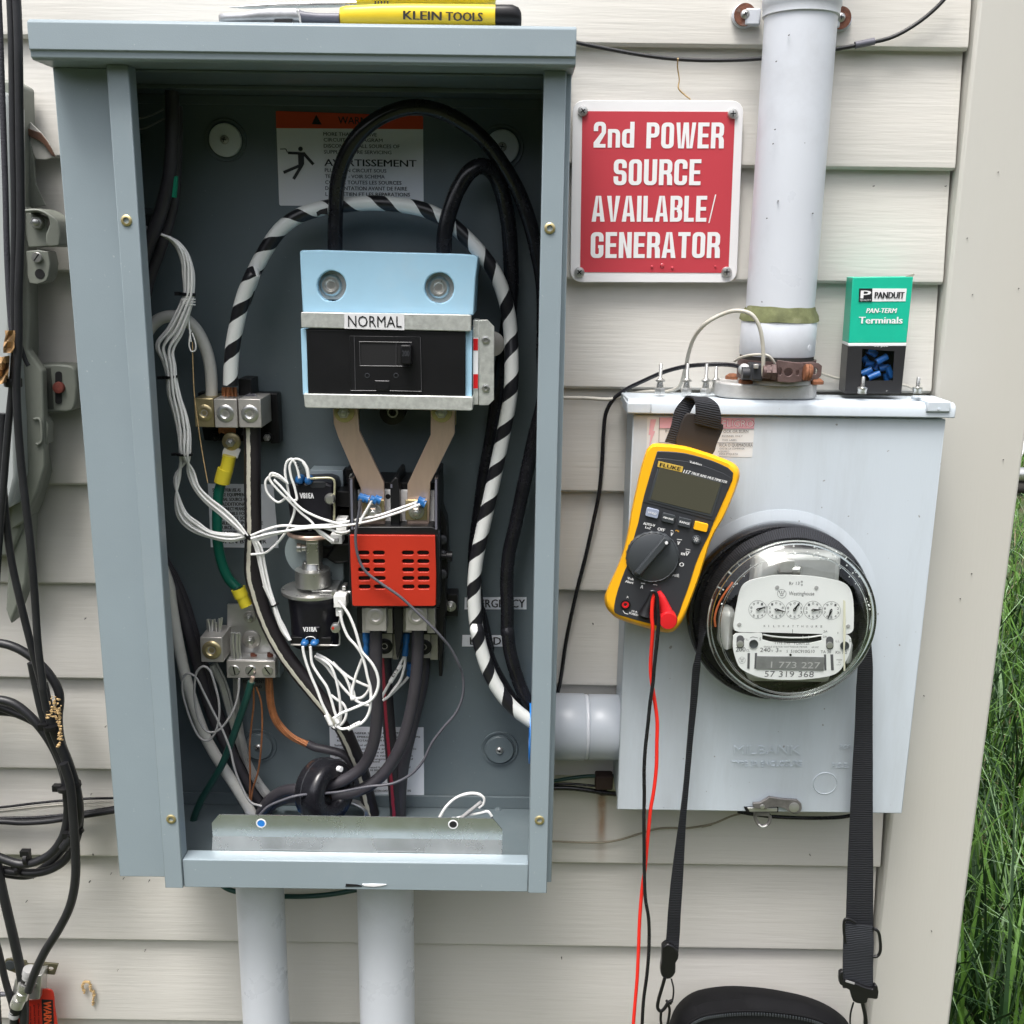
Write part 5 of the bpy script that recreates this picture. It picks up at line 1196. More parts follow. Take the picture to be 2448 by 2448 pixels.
for cx, k_, R_, lab in ((xb, .085, rb*.98, 'bright blue bushing ring around the cables at the bottom centre'), (xa, .085, ra*.98, 'blue bushing ring around the cables at the bottom left')):
    o = lathe('conduit_bushing', (cx, -k_, 1.6-.6270), (0,0,1), [(R_*.92,0),(R_*.95,.001),(R_*.95,.005),(R_*.90,.006),(R_*.82,.006),(R_*.80,.004),(R_*.80,0)], BLUEN, None, n=40); setp(o, lab, 'bushing')
KC = .046
yc = q('d5', 300, 530, KC); rh = px('d5', 300, 530, KC)
xs_ = q('d5', 392, 530, KC).x; xe_ = MXL+.004
t_ = conduit('link_conduit', 'short thick grey conduit joining the big enclosure to the meter box', (.047, -KC, yc.z), (xe_, -KC, yc.z), rh*.94, PVC2, extra=(('coupling', .001, xs_-.047-.0022, rh*1.02, PVC2), ('coupling', xs_-.047+.0022, xe_-.047, rh, PVC2)))
lathe('stop_ring', (xs_-.0022,-KC,yc.z), (1,0,0), [(rh*.97,0),(rh*.99,.001),(rh*.99,.0030),(rh*.95,.0044)], PVC, t_, n=40)
o = lathe('conduit_bushing', (.0436, -KC-.02, yc.z+.002), (-1,0,0), [(rh*.92,0),(rh*.95,.002),(rh*.95,.0180),(rh*.93,.0215),(rh*.80,.0215),(rh*.78,0)], BLUEN, None, n=40); setp(o, 'blue bushing ring on the right inner wall where the big cables leave', 'bushing')
# service riser on the meter box
xr, rr_ = vpipe_at('z13', 836, 1184, 120, .058); ztop = 1.6+.62
zc0 = q('z13', 950, 365, .058+rr_).z; zc1 = q('z13', 950, 548, .058+rr_).z
t_ = thing('service_riser', 'tall grey plastic riser pipe standing on the meter box with a mossy joint', 'conduit', (xr, -.058, zc1))
lathe('pipe', (xr,-.058,zc0-.005), (0,0,1), [(rr_,0),(rr_,ztop-zc0)], PVC, t_, n=56)
rc = px('z13', 190, 450, .058)*1.0
lathe('coupling', (xr,-.058,zc1), (0,0,1), [(rc*.985,0),(rc,.001),(rc,zc0-zc1-.001),(rc*.985,zc0-zc1),(rr_,zc0-zc1)], PVC, t_, n=56)
bm = bmesh.new(); add_lathe(bm, (xr,-.058,zc0-.001), (0,0,1), [(rr_,0),(rc*1.02,.0005),(rc*1.0,.005),(rr_*1.04,.011),(rr_*1.01,.0145),(rr_,.0145)], 64)
for v in bm.verts:
    rr2 = math.hypot(v.co.x-xr, v.co.y+.058)
    if rr2 > rr_*1.001: 
        n_ = noise.noise(v.co*70); v.co.z += .0022*n_; v.co.x += (v.co.x-xr)*.05*n_; v.co.y += (v.co.y+.058)*.05*n_
link('mossy_tape', bm, MOSS, t_)
bm = bmesh.new()
for x_, y_ in ((988,140),(937,246),(1077,243),(932,520),(924,578),(1050,575),(944,808),(899,878),(879,1215),(1084,858)): add_lathe(bm, q('z3', x_, y_, .058+rr_*(1-((x_-1010)/260)**2)**.5), OUT, [(.0005,-.003),(.0004,.0002)], 7)
o = link('grime_specks', bm, GAP, t_); setp(o, kind='stuff')
lathe('moulded_dot', q('z13',1147,498,.058+rc*.72), Vector((.7,-.7,0)), [(.0035,-.002),(.0033,.0008),(0,.001)], PVC, t_)
# upper pipe strap with rusty washers
zs = q('z3', 1010, 25, .058+rr_).z; t_ = thing('pipe_strap', 'grey two-hole pipe strap with rusty washers around the riser at the top edge', 'pipe strap', (xr, -.03, zs))
lathe('band', (xr,-.058,zs-.003), (0,0,1), [(rr_*1.005,0),(rr_*1.06,.0008),(rr_*1.06,.0080),(rr_*1.09,.0095),(rr_*1.09,.017),(rr_*1.09,.040),(rr_*1.0,.040)], PVC, t_, n=56)
for sx, (x, y), rad in ((-1, (808,60), 43), (1, (1192,72), 43)):
    c = q('z3', x, y, .020)
    slab('ear', 'z3', .0175, circ(x, y+2, 50, 50, 24), .006, PVC, t_, bevel=.001)
    boxk('ear_arm', min(c.x, xr+sx*rr_*.9), max(c.x, xr+sx*rr_*.9), .015, .0235, 1.6-c.z-.006, 1.6-c.z+.010, PVC, t_, bevel=.002)
    lathe('rusty_washer', c+OUT*.001, OUT, [(px('z3',rad,y,.02),-.001),(px('z3',rad,y,.02),.0012),(px('z3',rad,y,.02)*.35,.0016),(0,.0016)], RUST, t_, n=28)
    dome_screw('strap_screw', c+OUT*.0022, px('z3',19,y,.02), STEEL, t_)

# ---- cables crossing the siding
cable('drop_cable', 'black cable sagging across the siding behind the riser and up to the right', 'cable', 0,
 [('z3', .022, [(60,150,.018),(130,170),(250,195),(400,222),(540,238),(700,243),(870,236)]), ('z3', .030, [(1000,222,.026),(1160,200,.022),(1280,178,.022),(1400,150,.022),(1500,95,.022),(1580,30,.024),(1660,-60,.026)])], 9.5, RUBBER, n=12)
o = tube('cable_sleeve', L('z3', .022, [(1252,182),(1330,166)]), px('z3',14,180,.022), MATS['grey_edge'], None, n=10, sm=2); setp(o, 'small grey clip sleeve on the black cable right of the riser', 'clip')
cable('ground_cable', 'black cable from the rusty clamp draping left and down the siding', 'cable', 0,
 [('z13', .075, [(830,622,.082),(790,595,.078),(720,583,.066),(600,584,.055),(500,595,.045),(400,622,.035),(300,665,.028),(200,715,.022),(140,765,.020),(105,830,.018),(92,930,.018),(85,1073,.018)]),
  ('s', .018, [(1432,1180),(1420,1240),(1400,1330),(1382,1400),(1366,1470),(1352,1540),(1340,1625),(1332,1662)])], 9.5, BLACKG, n=12)
cable('bone_cable', 'bone-coloured wire arching from the siding up into the clamp on the riser', 'wire', 0,
 [('z13', .020, [(-150,752),(0,755),(130,760),(230,735),(330,722),(430,720,.024),(480,695,.03),(510,610,.04),(530,520,.055),(560,440,.07),(620,370,.085),(700,325,.088),(780,306,.096),(850,325,.101),(890,385,.102),(908,470,.101),(912,560,.100),(906,640,.098)])], 9.5, WIREB, n=12)
cable('bone_cable', 'bone-coloured wire curling around the riser just above the clamp', 'wire', 0,
 [('z13', .085, [(765,565,.07),(800,545,.085),(860,533,.096),(930,535,.099),(960,560,.097),(975,590,.094)])], 6.5, WIREB, n=10)
cable('bone_cable', 'bone-coloured wire on the siding running behind the terminal carton', 'wire', 0,
 [('z13', .018, [(1180,615),(1230,635),(1300,655),(1450,680),(1640,690),(1680,705),(1730,712)])], 6, WIREB, n=8)
cable('thin_wire', 'thin tan wire strung low across the siding to the meter box latch', 'wire', 0,
 [('d5', .0175, [(0,1590),(100,1590),(350,1600),(560,1598),(700,1575),(900,1515),(1040,1475),(1180,1465),(1300,1470),(1450,1450),(1546,1435)]), ('d6', .03, [(100,970),(220,935),(350,880),(420,862)])], 5, WIREB, n=8)
bpy.data.objects['thin_wire'].active_material = mat('tan_wire', (.26,.23,.17), .5)
cable('low_cable', 'dark green cable crossing between the boxes below the thick conduit', 'cable', 0, [('d5', .020, [(0,1040),(110,1028),(250,1005),(400,988),(560,985),(700,985)])], 9, GREEND, n=10)
cable('low_cable', 'lower black cable crossing between the boxes above the rust stain', 'cable', 0, [('d5', .022, [(0,1095),(110,1095),(250,1098),(400,1115),(550,1140),(700,1155)])], 12, BLACKG, n=12)
cable('low_cable', 'thin black cable between the green and the lower black cable', 'cable', 0, [('d5', .018, [(0,1080),(150,1058),(300,1062),(450,1075),(600,1090)])], 6, BLACKG, n=8)
t_ = thing('wall_clamp', 'dark rusty clamp block on the siding beside the meter box above the stain', 'clamp', q('d5', 560, 1080, .02))
zbox('clamp_block', 'd5', 478, 992, 640, 1120, .014, .030, mat('dark_rust',(.05,.03,.025),.8), t_, bevel=.002); zbox('clamp_foot', 'd5', 510, 1120, 590, 1178, .014, .022, MATS['dark_rust'], t_, bevel=.003)
cable('low_cable', 'green cable sagging under the enclosure between the two lower conduits', 'cable', 0, [('c7', .025, [(430,740),(500,790),(570,815),(700,840),(850,855),(1000,857),(1150,857),(1300,848),(1450,828),(1600,800),(1750,770)])], 12, GREEND, n=10)
cable('low_cable', 'black cable hanging just below the bottom of the meter box', 'cable', 0, [('d6', .040, [(400,845),(520,865),(680,885),(900,896),(1100,898),(1250,892),(1340,878),(1420,850)])], 9, BLACKG, n=10)
# ---------------------------------------------------------------- meter box
p0 = q('d5', 705, 1304, KM); p1 = q('d6', 1800, 858, KM); ptl = q('d1', 345, 300, KM)
MX0, MX1 = (p0.x+ptl.x)/2, q('b1', 480, 200, KM).x; MX1 = (MX1+p1.x)/2
MZ0 = (p0.z+p1.z)/2; MZT = q('z13', 1000, 770, KM+.006).z
mb = thing('meter_box', 'weathered light grey meter box with an overhanging lid right of the big enclosure', 'electrical box', (0, -.02, MZ0))
box('box_body', (MX0+.002, -.0135, MZ0+.002), (MX1-.002, -KM+.004, MZT-.006), METERP, mb, bevel=.001)
zl = q('z13', 1000, 845, KM+.006).z
boxk('front_cover', MX0, MX1, KM-.0035, KM, 1.6-zl+.002, 1.6-MZ0, METERP, mb, bevel=.0012)
bm = bmesh.new(); prof = [(.0135,MZT-.003),(KM+.001,MZT),(KM+.0055,MZT-.0025),(KM+.007,MZT-.006),(KM+.007,zl),(KM+.0045,zl),(KM+.004,MZT-.012),(.0135,MZT-.012)]
a = [bm.verts.new((MX0-.006,-k_,z_)) for k_, z_ in prof]; b = [bm.verts.new((MX1+.006,-k_,z_)) for k_, z_ in prof]
for j in range(len(prof)):
    l_ = (j+1) % len(prof); bm.faces.new((a[j], b[j], b[l_], a[l_]))
bm.faces.new(a[::-1]); bm.faces.new(b); bmesh.ops.recalc_face_normals(bm, faces=bm.faces); link('lid', bm, METERP, mb, bevel=.001, smooth=30)
zbox('lid_corner_cap', 'z13', 212, 778, 338, 836, .05, KM+.0095, METERP, mb, bevel=.0015); zbox('lid_corner_cap', 'z13', 1752, 772, 1876, 828, .05, KM+.0095, METERP, mb, bevel=.0015)
cA = q('z13', 1812, 812, KM+.0096); lathe('cap_rivet', cA, OUT, [(.0015,-.001),(.0012,.0006),(0,.0008)], METERP, mb, n=10)
c_ = q('z10', 824, 972, KM); Re = px('z10', 775, 970, KM)
lathe('embossed_ring', c_, OUT, [(Re,-.002),(Re,.0002),(Re*.96,.0007),(Re*.90,.0015),(Re*.88,.0015),(Re*.86,.0005),(0,.0005)], METERP, mb, n=72, smooth=60)
lathe('knockout', q('d6', 1132, 605, KM), OUT, [(px('d6',102,605,KM),-.001),(px('d6',102,605,KM),.0002),(px('d6',97,605,KM),.0010),(px('d6',93,605,KM),.0003),(0,.0003)], METERP, mb, n=40)
bm = bmesh.new()
for s_, x0, x1, y, hh, b_ in (('MILBANK',362,920,363,72,0),('TYPE 3R ENCLOSURE',345,935,465,46,0),('ROS',1255,1345,320,38,0),('P.S.E.',1190,1330,475,40,0)):
    add_text(bm, s_, q('d6',x0,y,KM+.0001), q('d6',x1,y,KM+.0001), (q('d6',x0,y-hh,KM)-q('d6',x0,y,KM)).length, b_)
g_ = bmesh.ops.extrude_face_region(bm, geom=bm.faces[:]); 
for v in [e for e in g_['geom'] if isinstance(e, bmesh.types.BMVert)]: v.co.y -= .0009
bmesh.ops.recalc_face_normals(bm, faces=bm.faces)
o = link('embossed_lettering', bm, METERP, mb, smooth=0)
# danger sticker
FADE = mat('faded_pink', (.72,.40,.46), .6); FADEW = mat('faded_label', (.70,.71,.71), .5)
ds = qround('danger_sticker', 'z9', KM+.0003, [(475,315),(1303,318),(1283,622),(468,600)], .012, .0004, FADEW, mb, asp=2.7, bevel=0)
slab('pink_band', 'z9', KM+.0007, [(570,316),(1300,320),(1296,402),(568,398)], .0003, FADE, ds, bevel=0)
slab('pink_bolt', 'z9', KM+.0007, [(500,330),(545,330),(520,420),(535,420),(490,540),(500,450),(485,450)], .0003, FADE, ds, bevel=0)
print_on('lettering', 'z9', KM+.0011, [('OCK OR BURN',1060,1252,432,20,.0),('RSONNEL ONLY',1050,1208,466,14,.0),('THIS LABEL',1050,1165,496,14,.0),('HAZARD OF SH',615,1030,430,20,0),('RICA O QUEMADURA',1030,1286,540,24,.0),('GAS DE LA COMPANIA',1030,1222,562,13,.0),('NTENARLO',1020,1105,584,13,.0),('ESTA ETIQUETA',1030,1172,604,14,.0)], INKG, ds)
print_on('peligro_lettering', 'z9', KM+.0011, [('PELIGRO',1010,1296,388,56,.03,390)], mat('faded_red_outline',(.52,.14,.2),.5), ds); print_on('peligro_core', 'z9', KM+.0013, [('PELIGRO',1014,1292,386,50,-.01,388)], FADEW, ds)
slab('rule', 'z9', KM+.0010, [(564,400),(1296,402),(1296,405),(564,403)], .0002, INKG, ds, bevel=0); slab('rule', 'z9', KM+.0010, [(562,506),(1290,510),(1290,513),(562,509)], .0002, INKG, ds, bevel=0); slab('rule', 'z9', KM+.0010, [(568,316),(571,316),(565,506),(562,506)], .0002, INKG, ds, bevel=0)
# latch
lt = thing('box_latch', 'tarnished sliding latch and seal ring at the bottom edge of the meter box', 'latch', q('d6', 700, 830, KM))
LATCH = mat('tarnished_latch', (.22,.21,.205), .45, metal=.4, var=.25, vscale=90)
slab('latch_slot', 'd6', KM+.0012, [(450,805),(740,808),(740,850),(470,846)], .002, DARK, lt, bevel=0)
slab('latch_arm', 'd6', KM+.006, [(528,775),(590,770),(668,722),(760,738),(900,748),(935,780),(940,820),(915,860),(870,866),(830,850),(800,820),(740,806),(660,810),(640,825),(560,820),(528,808)], .0035, LATCH, lt, bevel=.0006)
slab('latch_tab', 'd6', KM+.004, [(480,812),(732,815),(732,845),(500,846)], .002, ALU, lt, bevel=.0004)
lathe('latch_rivet', q('d6',872,808,KM+.0062), OUT, [(px('d6',44,808,KM),-.001),(px('d6',42,808,KM),.0010),(px('d6',30,808,KM),.0014),(0,.0026)], ALU, lt)
lathe('latch_pin', q('d6',606,803,KM+.0062), OUT, [(.003,-.001),(.0024,.001),(0,.0014)], ALU, lt, n=12)
tube('seal_ring', L('d6', KM-.006, [(545,858),(548,905),(575,950),(615,965),(655,945),(672,905),(665,868)]), .0020, LATCH, lt, n=10); slab('ring_tab', 'd6', KM-.002, [(540,850),(670,852),(665,885),(545,880)], .003, LATCH, lt)
tube('seal_loop', L('d6', KM-.004, [(575,950),(600,970),(635,965),(645,955)]), .0009, WIREW, lt, n=6)
# ---- bolts standing on the lid
for i, (x, yb, yt) in enumerate(((380,738,582),(516,738,580),(614,740,580),(664,737,578))):
    c = q('z13', x, yb-6, .060 if i != 3 else .050); hh = px('z13', yb-yt-4, yb, .060)
    t_ = thing('upright_bolt', ('leftmost of the four long bolts standing on the meter box lid','second long bolt from the left, on the lid behind the meter strap','third long bolt from the left, front of the close pair','fourth long bolt, rear of the close pair on the lid')[i], 'bolt', c, 'long bolts standing head down on the meter box')
    rs = px('z13', 9.5, yb, .072)
    lathe('hex_head', c, (0,0,1), [(rs*2.9,0),(rs*3.0,.0008),(rs*3.0,.0050),(rs*2.6,.0062)], STEEL, t_, n=6, smooth=30)
    lathe('washer', c+Vector((0,0,.0062)), (0,0,1), [(rs*1.9,0),(rs*1.9,.0016),(rs*1.4,.0060),(rs*2.6,.0062),(rs*2.6,.0078),(rs*2.0,.0084),(rs*1.3,.0098)], STEEL, t_, n=24)
    prof = [(rs*.92,0)]; zz = .006
    while zz < hh-.001: prof += [(rs*.80,zz),(rs*1.03,zz+.0006)]; zz += .0012
    prof += [(rs*.7,hh),(0,hh)]
    lathe('threaded_shank', c, (0,0,1), prof, STEEL, t_, n=14, smooth=50)
for i, (x, yb, yt) in enumerate(((1418,736,645),(1701,734,648))):
    c = q('z13', x, yb-4, .074); hh = px('z13', yb-yt-4, yb, .074); rs = px('z13', 9.5, yb, .085)
    t_ = thing('flange_bolt', ('short flange bolt standing on the lid in front of the carton','short flange bolt standing alone on the lid right of the carton')[i], 'bolt', c, 'short bolts standing on the meter box')
    lathe('flange_head', c, (0,0,1), [(rs*2.4,0),(rs*2.4,.0035),(rs*2.7,.0045),(rs*2.7,.0058),(rs*1.6,.0068)], STEEL, t_, n=24)
    lathe('shank', c, (0,0,1), [(rs,0),(rs,hh-.001),(rs*.7,hh),(0,hh)], STEEL, t_, n=14)
# ---- riser hub, clamp
hb = thing('conduit_hub', 'cast metal hub flange with rusty screws under the riser pipe', 'hub', (xr, -.058, MZT))
zt_ = q('z13', 960, 692, .087).z
fr = [(x, y) for x, y in rrect(705,690,1241,736,16)]
cx0 = q('z13',705,720,.10).x; cx1 = q('z13',1241,720,.10).x; fp = []
for i in range(40):
    a_ = 2*math.pi*i/40; sx_ = math.copysign(abs(math.cos(a_))**.6, math.cos(a_)); sy_ = math.copysign(abs(math.sin(a_))**.8, math.sin(a_))
    fp.append(((cx0+cx1)/2+(cx1-cx0)/2*sx_, -.056+.031*sy_))
bm = bmesh.new(); za, zb_ = MZT+.0005, zt_+.001
A = [bm.verts.new((x,y,za)) for x, y in fp]; B = [bm.verts.new((x,y,zb_)) for x, y in fp]
for i in range(40): j = (i+1)%40; bm.faces.new((A[i],A[j],B[j],B[i]))
bm.faces.new(A[::-1]); bm.faces.new(B); bmesh.ops.recalc_face_normals(bm, faces=bm.faces)
link('hub_flange', bm, CAST, hb, bevel=.0015)
lathe('hub_collar', (xr,-.058,zb_), (0,0,1), [(rc*1.0,0),(rc*.96,.006),(rc*.93,zc1-zb_-.001),(rc*.93,zc1-zb_+.0004)], CAST, hb, n=56)
lathe('hub_gasket', (xr,-.058,zc1-.0042), (0,0,1), [(rc*.97,0),(rc*.98,.003),(rc*.97,.0040)], GAP, hb, n=56)
for x, y, k_ in ((752,682,.040),(822,684,.078),(1182,683,.074)):
    c = q('z13', x, y, k_); c.z = zb_; lathe('rusty_screw', c, (0,0,1), [(.0075,0),(.0074,.003),(.0040,.0055),(0,.006)], RUSTO, hb, n=14)
gc = thing('ground_clamp', 'rusty perforated strap clamp tightened around the hub below the riser', 'clamp', q('z13', 900, 620, .11))
zk = q('z13', 950, 620, .058+rc).z; hk = px('z13', 50, 620, .10)
bm = bmesh.new()
for i in range(36):
    a0 = math.pi*(1.0+i/36*1.0)
    for sgn in (0,):
        a1 = math.pi*(1.0+(i+1)/36)
        r1, r2 = rc*1.0, rc*1.05
        pts = [(xr+r*math.cos(a), -.058+r*math.sin(a)) for a in (a0, a1) for r in (r1, r2)]
        vs_ = [bm.verts.new((x, y, z_)) for z_ in (zk-hk, zk+hk) for x, y in pts]
        for f in ((0,1,3,2),(4,6,7,5),(1,5,7,3),(0,2,6,4)): bm.faces.new([vs_[t] for t in f])
bmesh.ops.remove_doubles(bm, verts=bm.verts, dist=1e-5)
link('strap_band', bm, STRAPM, gc)
slab('strap_front', 'z13', .1035, [(985,560),(1075,572),(1115,575),(1110,668),(1060,676),(985,672)], .0018, STRAPM, gc, holes=[circ(1040,622,22,22,14), circ(998,618,10,20,10), circ(1088,625,8,14,10)])
slab('strap_tail', 'z13', .096, [(1112,570),(1195,575),(1214,590),(1210,640),(1190,660),(1112,656)], .0018, STRAPM, gc, holes=[circ(1172,616,19,19,14)])
for x in (1122,1136): lathe('thread', q('z13',x,622,.105), (1,0,-.1), [(.0075,0),(.0085,.002),(.0075,.004)], RUSTO, gc, n=14)
for i, (x, r_) in enumerate(((918,34),(932,40),(946,36),(960,44))): lathe('clamp_nut', q('z13',x,620,.100), (1,0,0), [(px('z13',r_,620,.118),-.002),(px('z13',r_,620,.118),.002),(px('z13',r_*.9,620,.118),.0025)], STRAPM, gc, n=6 if i % 2 else 20, smooth=30)
zbox('clamp_block', 'z13', 852, 578, 912, 668, .070, .100, CHAR, gc, bevel=.002); zbox('clamp_key', 'z13', 866, 582, 888, 604, .100, .104, ALUD, gc)
lathe('wire_stop', q('z13',822,628,.088), (1,0,0), [(.0065,-.004),(.0065,.006),(.004,.008)], CHAR, gc, n=12)
lathe('clamp_screw', q('z13',815,610,.084), (-.4,-1,.2), [(.006,-.004),(.006,.002),(0,.004)], STEEL, gc, n=14)

# ---------------------------------------------------------------- electricity meter
mt_ = thing('electricity_meter', 'round glass-domed electricity meter with five dials, ringed by a black strap', 'meter', q('z10', 845, 1010, .115))
c0 = q('z10', 842, 1012, .112); R0 = px('z10', 705, 1010, .112)
lathe('base_ring', c0, OUT, [(R0*.99,-.010),(R0*1.0,-.004),(R0*1.0,.004),(R0*.985,.0065),(R0*.955,.0065),(R0*.94,.002)], BLACKG, mt_, n=80)
lathe('base_plate', c0, OUT, [(R0*.93,-.008),(R0*.93,.001),(0,.001)], mat('dull_grey_base',(.16,.165,.15),.5,metal=.3,var=.2,vscale=30), mt_, n=60)
# interior frame in grey metal
c1 = q('z10', 900, 1060, .135)
zbox('register_frame', 'z10', 640, 560, 1290, 1560, .118, .150, mat('pale_cast_frame',(.42,.43,.42),.45,metal=.3,var=.15,vscale=25), mt_, bevel=.006)
zbox('side_coil', 'z10', 400, 1000, 520, 1320, .118, .146, MATS['pale_cast_frame'], mt_, bevel=.008); zbox('side_coil', 'z10', 1340, 1240, 1420, 1420, .118, .146, MATS['pale_cast_frame'], mt_, bevel=.008)
zbox('top_bracket', 'z10', 850, 610, 965, 710, .140, .160, ALU, mt_, bevel=.001); lathe('top_screw', q('z10',985,685,.158), (1,-.4,.1), [(.0045,-.004),(.0045,.003),(0,.004)], STEEL, mt_, n=14)
tube('copper_loop', L('z10', .135, [(490,780),(430,860),(375,960),(350,1060),(355,1120)]), .0011, mat('orange_seal',(.42,.10,.03),.5), mt_, n=10)
KD = .168
def sup(pts, n=3): return [tuple(p[:2]) for p in [(v.x, v.z) for v in spline([Vector((x,0,y)) for x, y in pts]+[Vector((pts[0][0],0,pts[0][1]))], n)[:-1]]]
up_ = slab('upper_dial_plate', 'd3', KD, sup([(90,790),(72,740),(85,620),(120,430),(150,300),(190,215),(260,160),(420,115),(640,82),(860,82),(1080,95),(1300,130),(1480,175),(1560,240),(1600,350),(1615,500),(1615,700),(1605,790),(1550,832),(1100,832),(500,815),(150,808)], 4), .0012, DIALW, mt_, bevel=0,
     holes=[])
lo_ = slab('lower_dial_plate', 'd3', KD, sup([(70,860),(110,830),(300,826),(440,830),(448,910),(1200,922),(1205,848),(1400,845),(1540,850),(1580,890),(1582,960),(1560,1080),(1510,1190),(1440,1300),(1350,1360),(1150,1400),(800,1424),(450,1400),(250,1330),(150,1260),(100,1150),(65,1000)], 4), .0012, DIALW, mt_, bevel=0)
slab('dark_gap', 'd3', KD-.003, [(60,780),(1600,800),(1600,870),(1210,870),(1210,935),(440,925),(440,850),(60,850)], .001, DARK, mt_, bevel=0)
tube('disc_edge', L('d3', KD-.001, [(450,842),(600,868),(820,882),(1040,876),(1200,852)]), .0009, ALU, mt_, n=6)
for s_, x in ((0,0),): pass
for x in (960,1035): zbox('disc_mark', 'd3', x, 862, x+8, 900, KD-.002, KD-.0008, ALU, mt_, bevel=0)
for x, y in ((632,236),(1135,240),(147,712),(1542,735)):
    lathe('plate_screw', q('d3',x,y,KD+.0002), OUT, [(px('d3',26,y,KD),-.0005),(px('d3',26,y,KD),.0004),(0,.0006)], WIREG, up_, n=14)
for x, y in ((160,890),(1308,905)):
    slab('screw_slot', 'd3', KD+.0004, rrect(x-47,y-36,x+47,y+130,44), .0005, INKG, lo_, bevel=0); lathe('adjuster', q('d3',x-2,y+72,KD+.0006), OUT, [(px('d3',42,y,KD),-.0004),(px('d3',42,y,KD),.0010),(0,.0014)], ALU, lo_, n=20)
for x, y in ((330,962),(1498,985)): lathe('dark_adjuster', q('d3',x,y,KD+.0003), OUT, [(px('d3',57,y,KD),-.0004),(px('d3',57,y,KD),.0008),(px('d3',40,y,KD),.0002),(0,.0002)], CHAR2, lo_, n=24)
for x0_, x1_, dx in ((252,282,5),(345,372,8),(1236,1262,-6),(1320,1355,-10)): slab('vent_slot', 'd3', KD+.0004, [(x0_+dx*.4,1080 if x0_ < 1000 else 1098),(x1_+dx*.4,1080 if x0_ < 1000 else 1098),(x1_-dx*.6,1280 if x0_ < 1000 else 1300),(x0_-dx*.6,1280 if x0_ < 1000 else 1300)], .0004, INKG, lo_, bevel=0)
np_ = slab('nameplate', 'd3', KD+.0010, [(372,1118),(1240,1132),(1232,1306),(360,1286)], .0008, DIALG, lo_, bevel=.0002)
print_on('number_lettering', 'd3', KD+.0014, [('1 773 227',550,1180,1268,78,.0,1278)], mat('pale_number',(.5,.5,.5),.4), np_)
lathe('plate_stud', q('d3',803,1103,KD+.0004), OUT, [(px('d3',15,1103,KD),-.0003),(px('d3',15,1103,KD),.0006),(0,.0006)], DARK, lo_, n=12)
print_on('lettering', 'd3', KD+.0002, [('Rr 13',786,918,205,40,.0),('8',935,960,176,24,0),('9',935,960,220,24,0),('Westinghouse',782,1108,340,50,-.004),('2A',1225,1278,815,26,0)] + [(ch, 460+i*60.5, 460+i*60.5+(24 if ch not in 'I' else 6), 746+i*.5, 26, .0) for i, ch in enumerate('KILOWATTHOURS')], INKG, up_)
print_on('lettering', 'd3', KD+.0002, [('TYPE D4S',594,798,966,36,0),('FORM 2S',852,1045,972,36,0),('SINGLE STATOR WATTHOUR METER',460,1018,1008,20,0,1012),('60 HZ',1075,1165,1014,20,0),('200',100,225,1060,54,.0),('CL',235,280,1060,28,0),('240',412,545,1066,54,0),('V',556,580,1066,28,0),('3',615,648,1068,54,0),('W',660,690,1068,28,0),('S',752,770,1072,32,0),('510C910G10',806,1112,1078,40,0),
   ('TA 30',1190,1322,1082,36,0),('Kh 7.2',1382,1530,1088,36,0),('57 319 368',470,1100,1384,74,-.005,1390),('F.L.',205,270,916,24,0),('S',405,425,916,34,0),('L.L.',1385,1435,940,28,0),('S',1555,1578,938,34,0),('MADE',1395,1465,1175,16,0),('IN',1420,1440,1205,14,0),('U.S.A.',1395,1450,1236,16,0),('2A',1220,1272,882,24,0)], INKG, lo_)
bm = bmesh.new()
def arc_band(z, cx, cy, r0, r1, a0, a1, k, n=28):
    for i in range(n):
        t0 = a0+(a1-a0)*i/n; t1 = a0+(a1-a0)*(i+1)/n
        f = bm.faces.new([bm.verts.new(q(z, cx+r*math.cos(t), cy+r*math.sin(t), k)) for r, t in ((r0,t0),(r1,t0),(r1,t1),(r0,t1))])
dials = [(385,522,0),(620,524,1),(855,527,0),(1092,530,1),(1328,534,0)]
for cx, cy, rev in dials:
    arc_band('d3', cx, cy, 115, 118.5, 0, 2*math.pi, KD+.0002)
    for d in range(10):
        an = -math.pi/2 + (1 if not rev else -1)*d*2*math.pi/10
        x = cx+88*math.cos(an); y = cy+88*math.sin(an)
        add_text(bm, str(d), q('d3',x-13,y+17,KD+.0002), q('d3',x+13,y+17,KD+.0002), px('d3',32,y,KD), 0)
arc_band('d3', 692, 319, 54, 58, 0, 2*math.pi, KD+.0002); arc_band('d3', 182, 1172, 40, 43, 0, 2*math.pi, KD+.0002)
for cx, cy, s_ in ((692,319,1.0),(182,1172,.72)):
    for dx in (-30,0,30): arc_band('d3', cx+dx*s_, cy-26*s_, 0, 7*s_, 0, 6.283, KD+.0002, 8)
    for a_, b_ in (((-28,-12),(-14,16)),((-14,16),(0,-12)),((0,-12),(14,16)),((14,16),(28,-12))):
        lb = limb((cx+a_[0]*s_, cy+a_[1]*s_-6), (cx+b_[0]*s_, cy+b_[1]*s_-6), 2.5*s_); bm.faces.new([bm.verts.new(q('d3',x,y,KD+.0002)) for x, y in lb])
    lb = limb((cx-20*s_,cy+24*s_),(cx+20*s_,cy+24*s_),4*s_); bm.faces.new([bm.verts.new(q('d3',x,y,KD+.0002)) for x, y in lb])
for a_, b_ in (((831,776),(831,826)),((1412,808),(1412,836)),((285,885),(320,872)),((320,872),(385,885))):
    lb = limb(a_, b_, 3); bm.faces.new([bm.verts.new(q('d3',x,y,KD+.0002)) for x, y in lb])
bmesh.ops.recalc_face_normals(bm, faces=bm.faces)
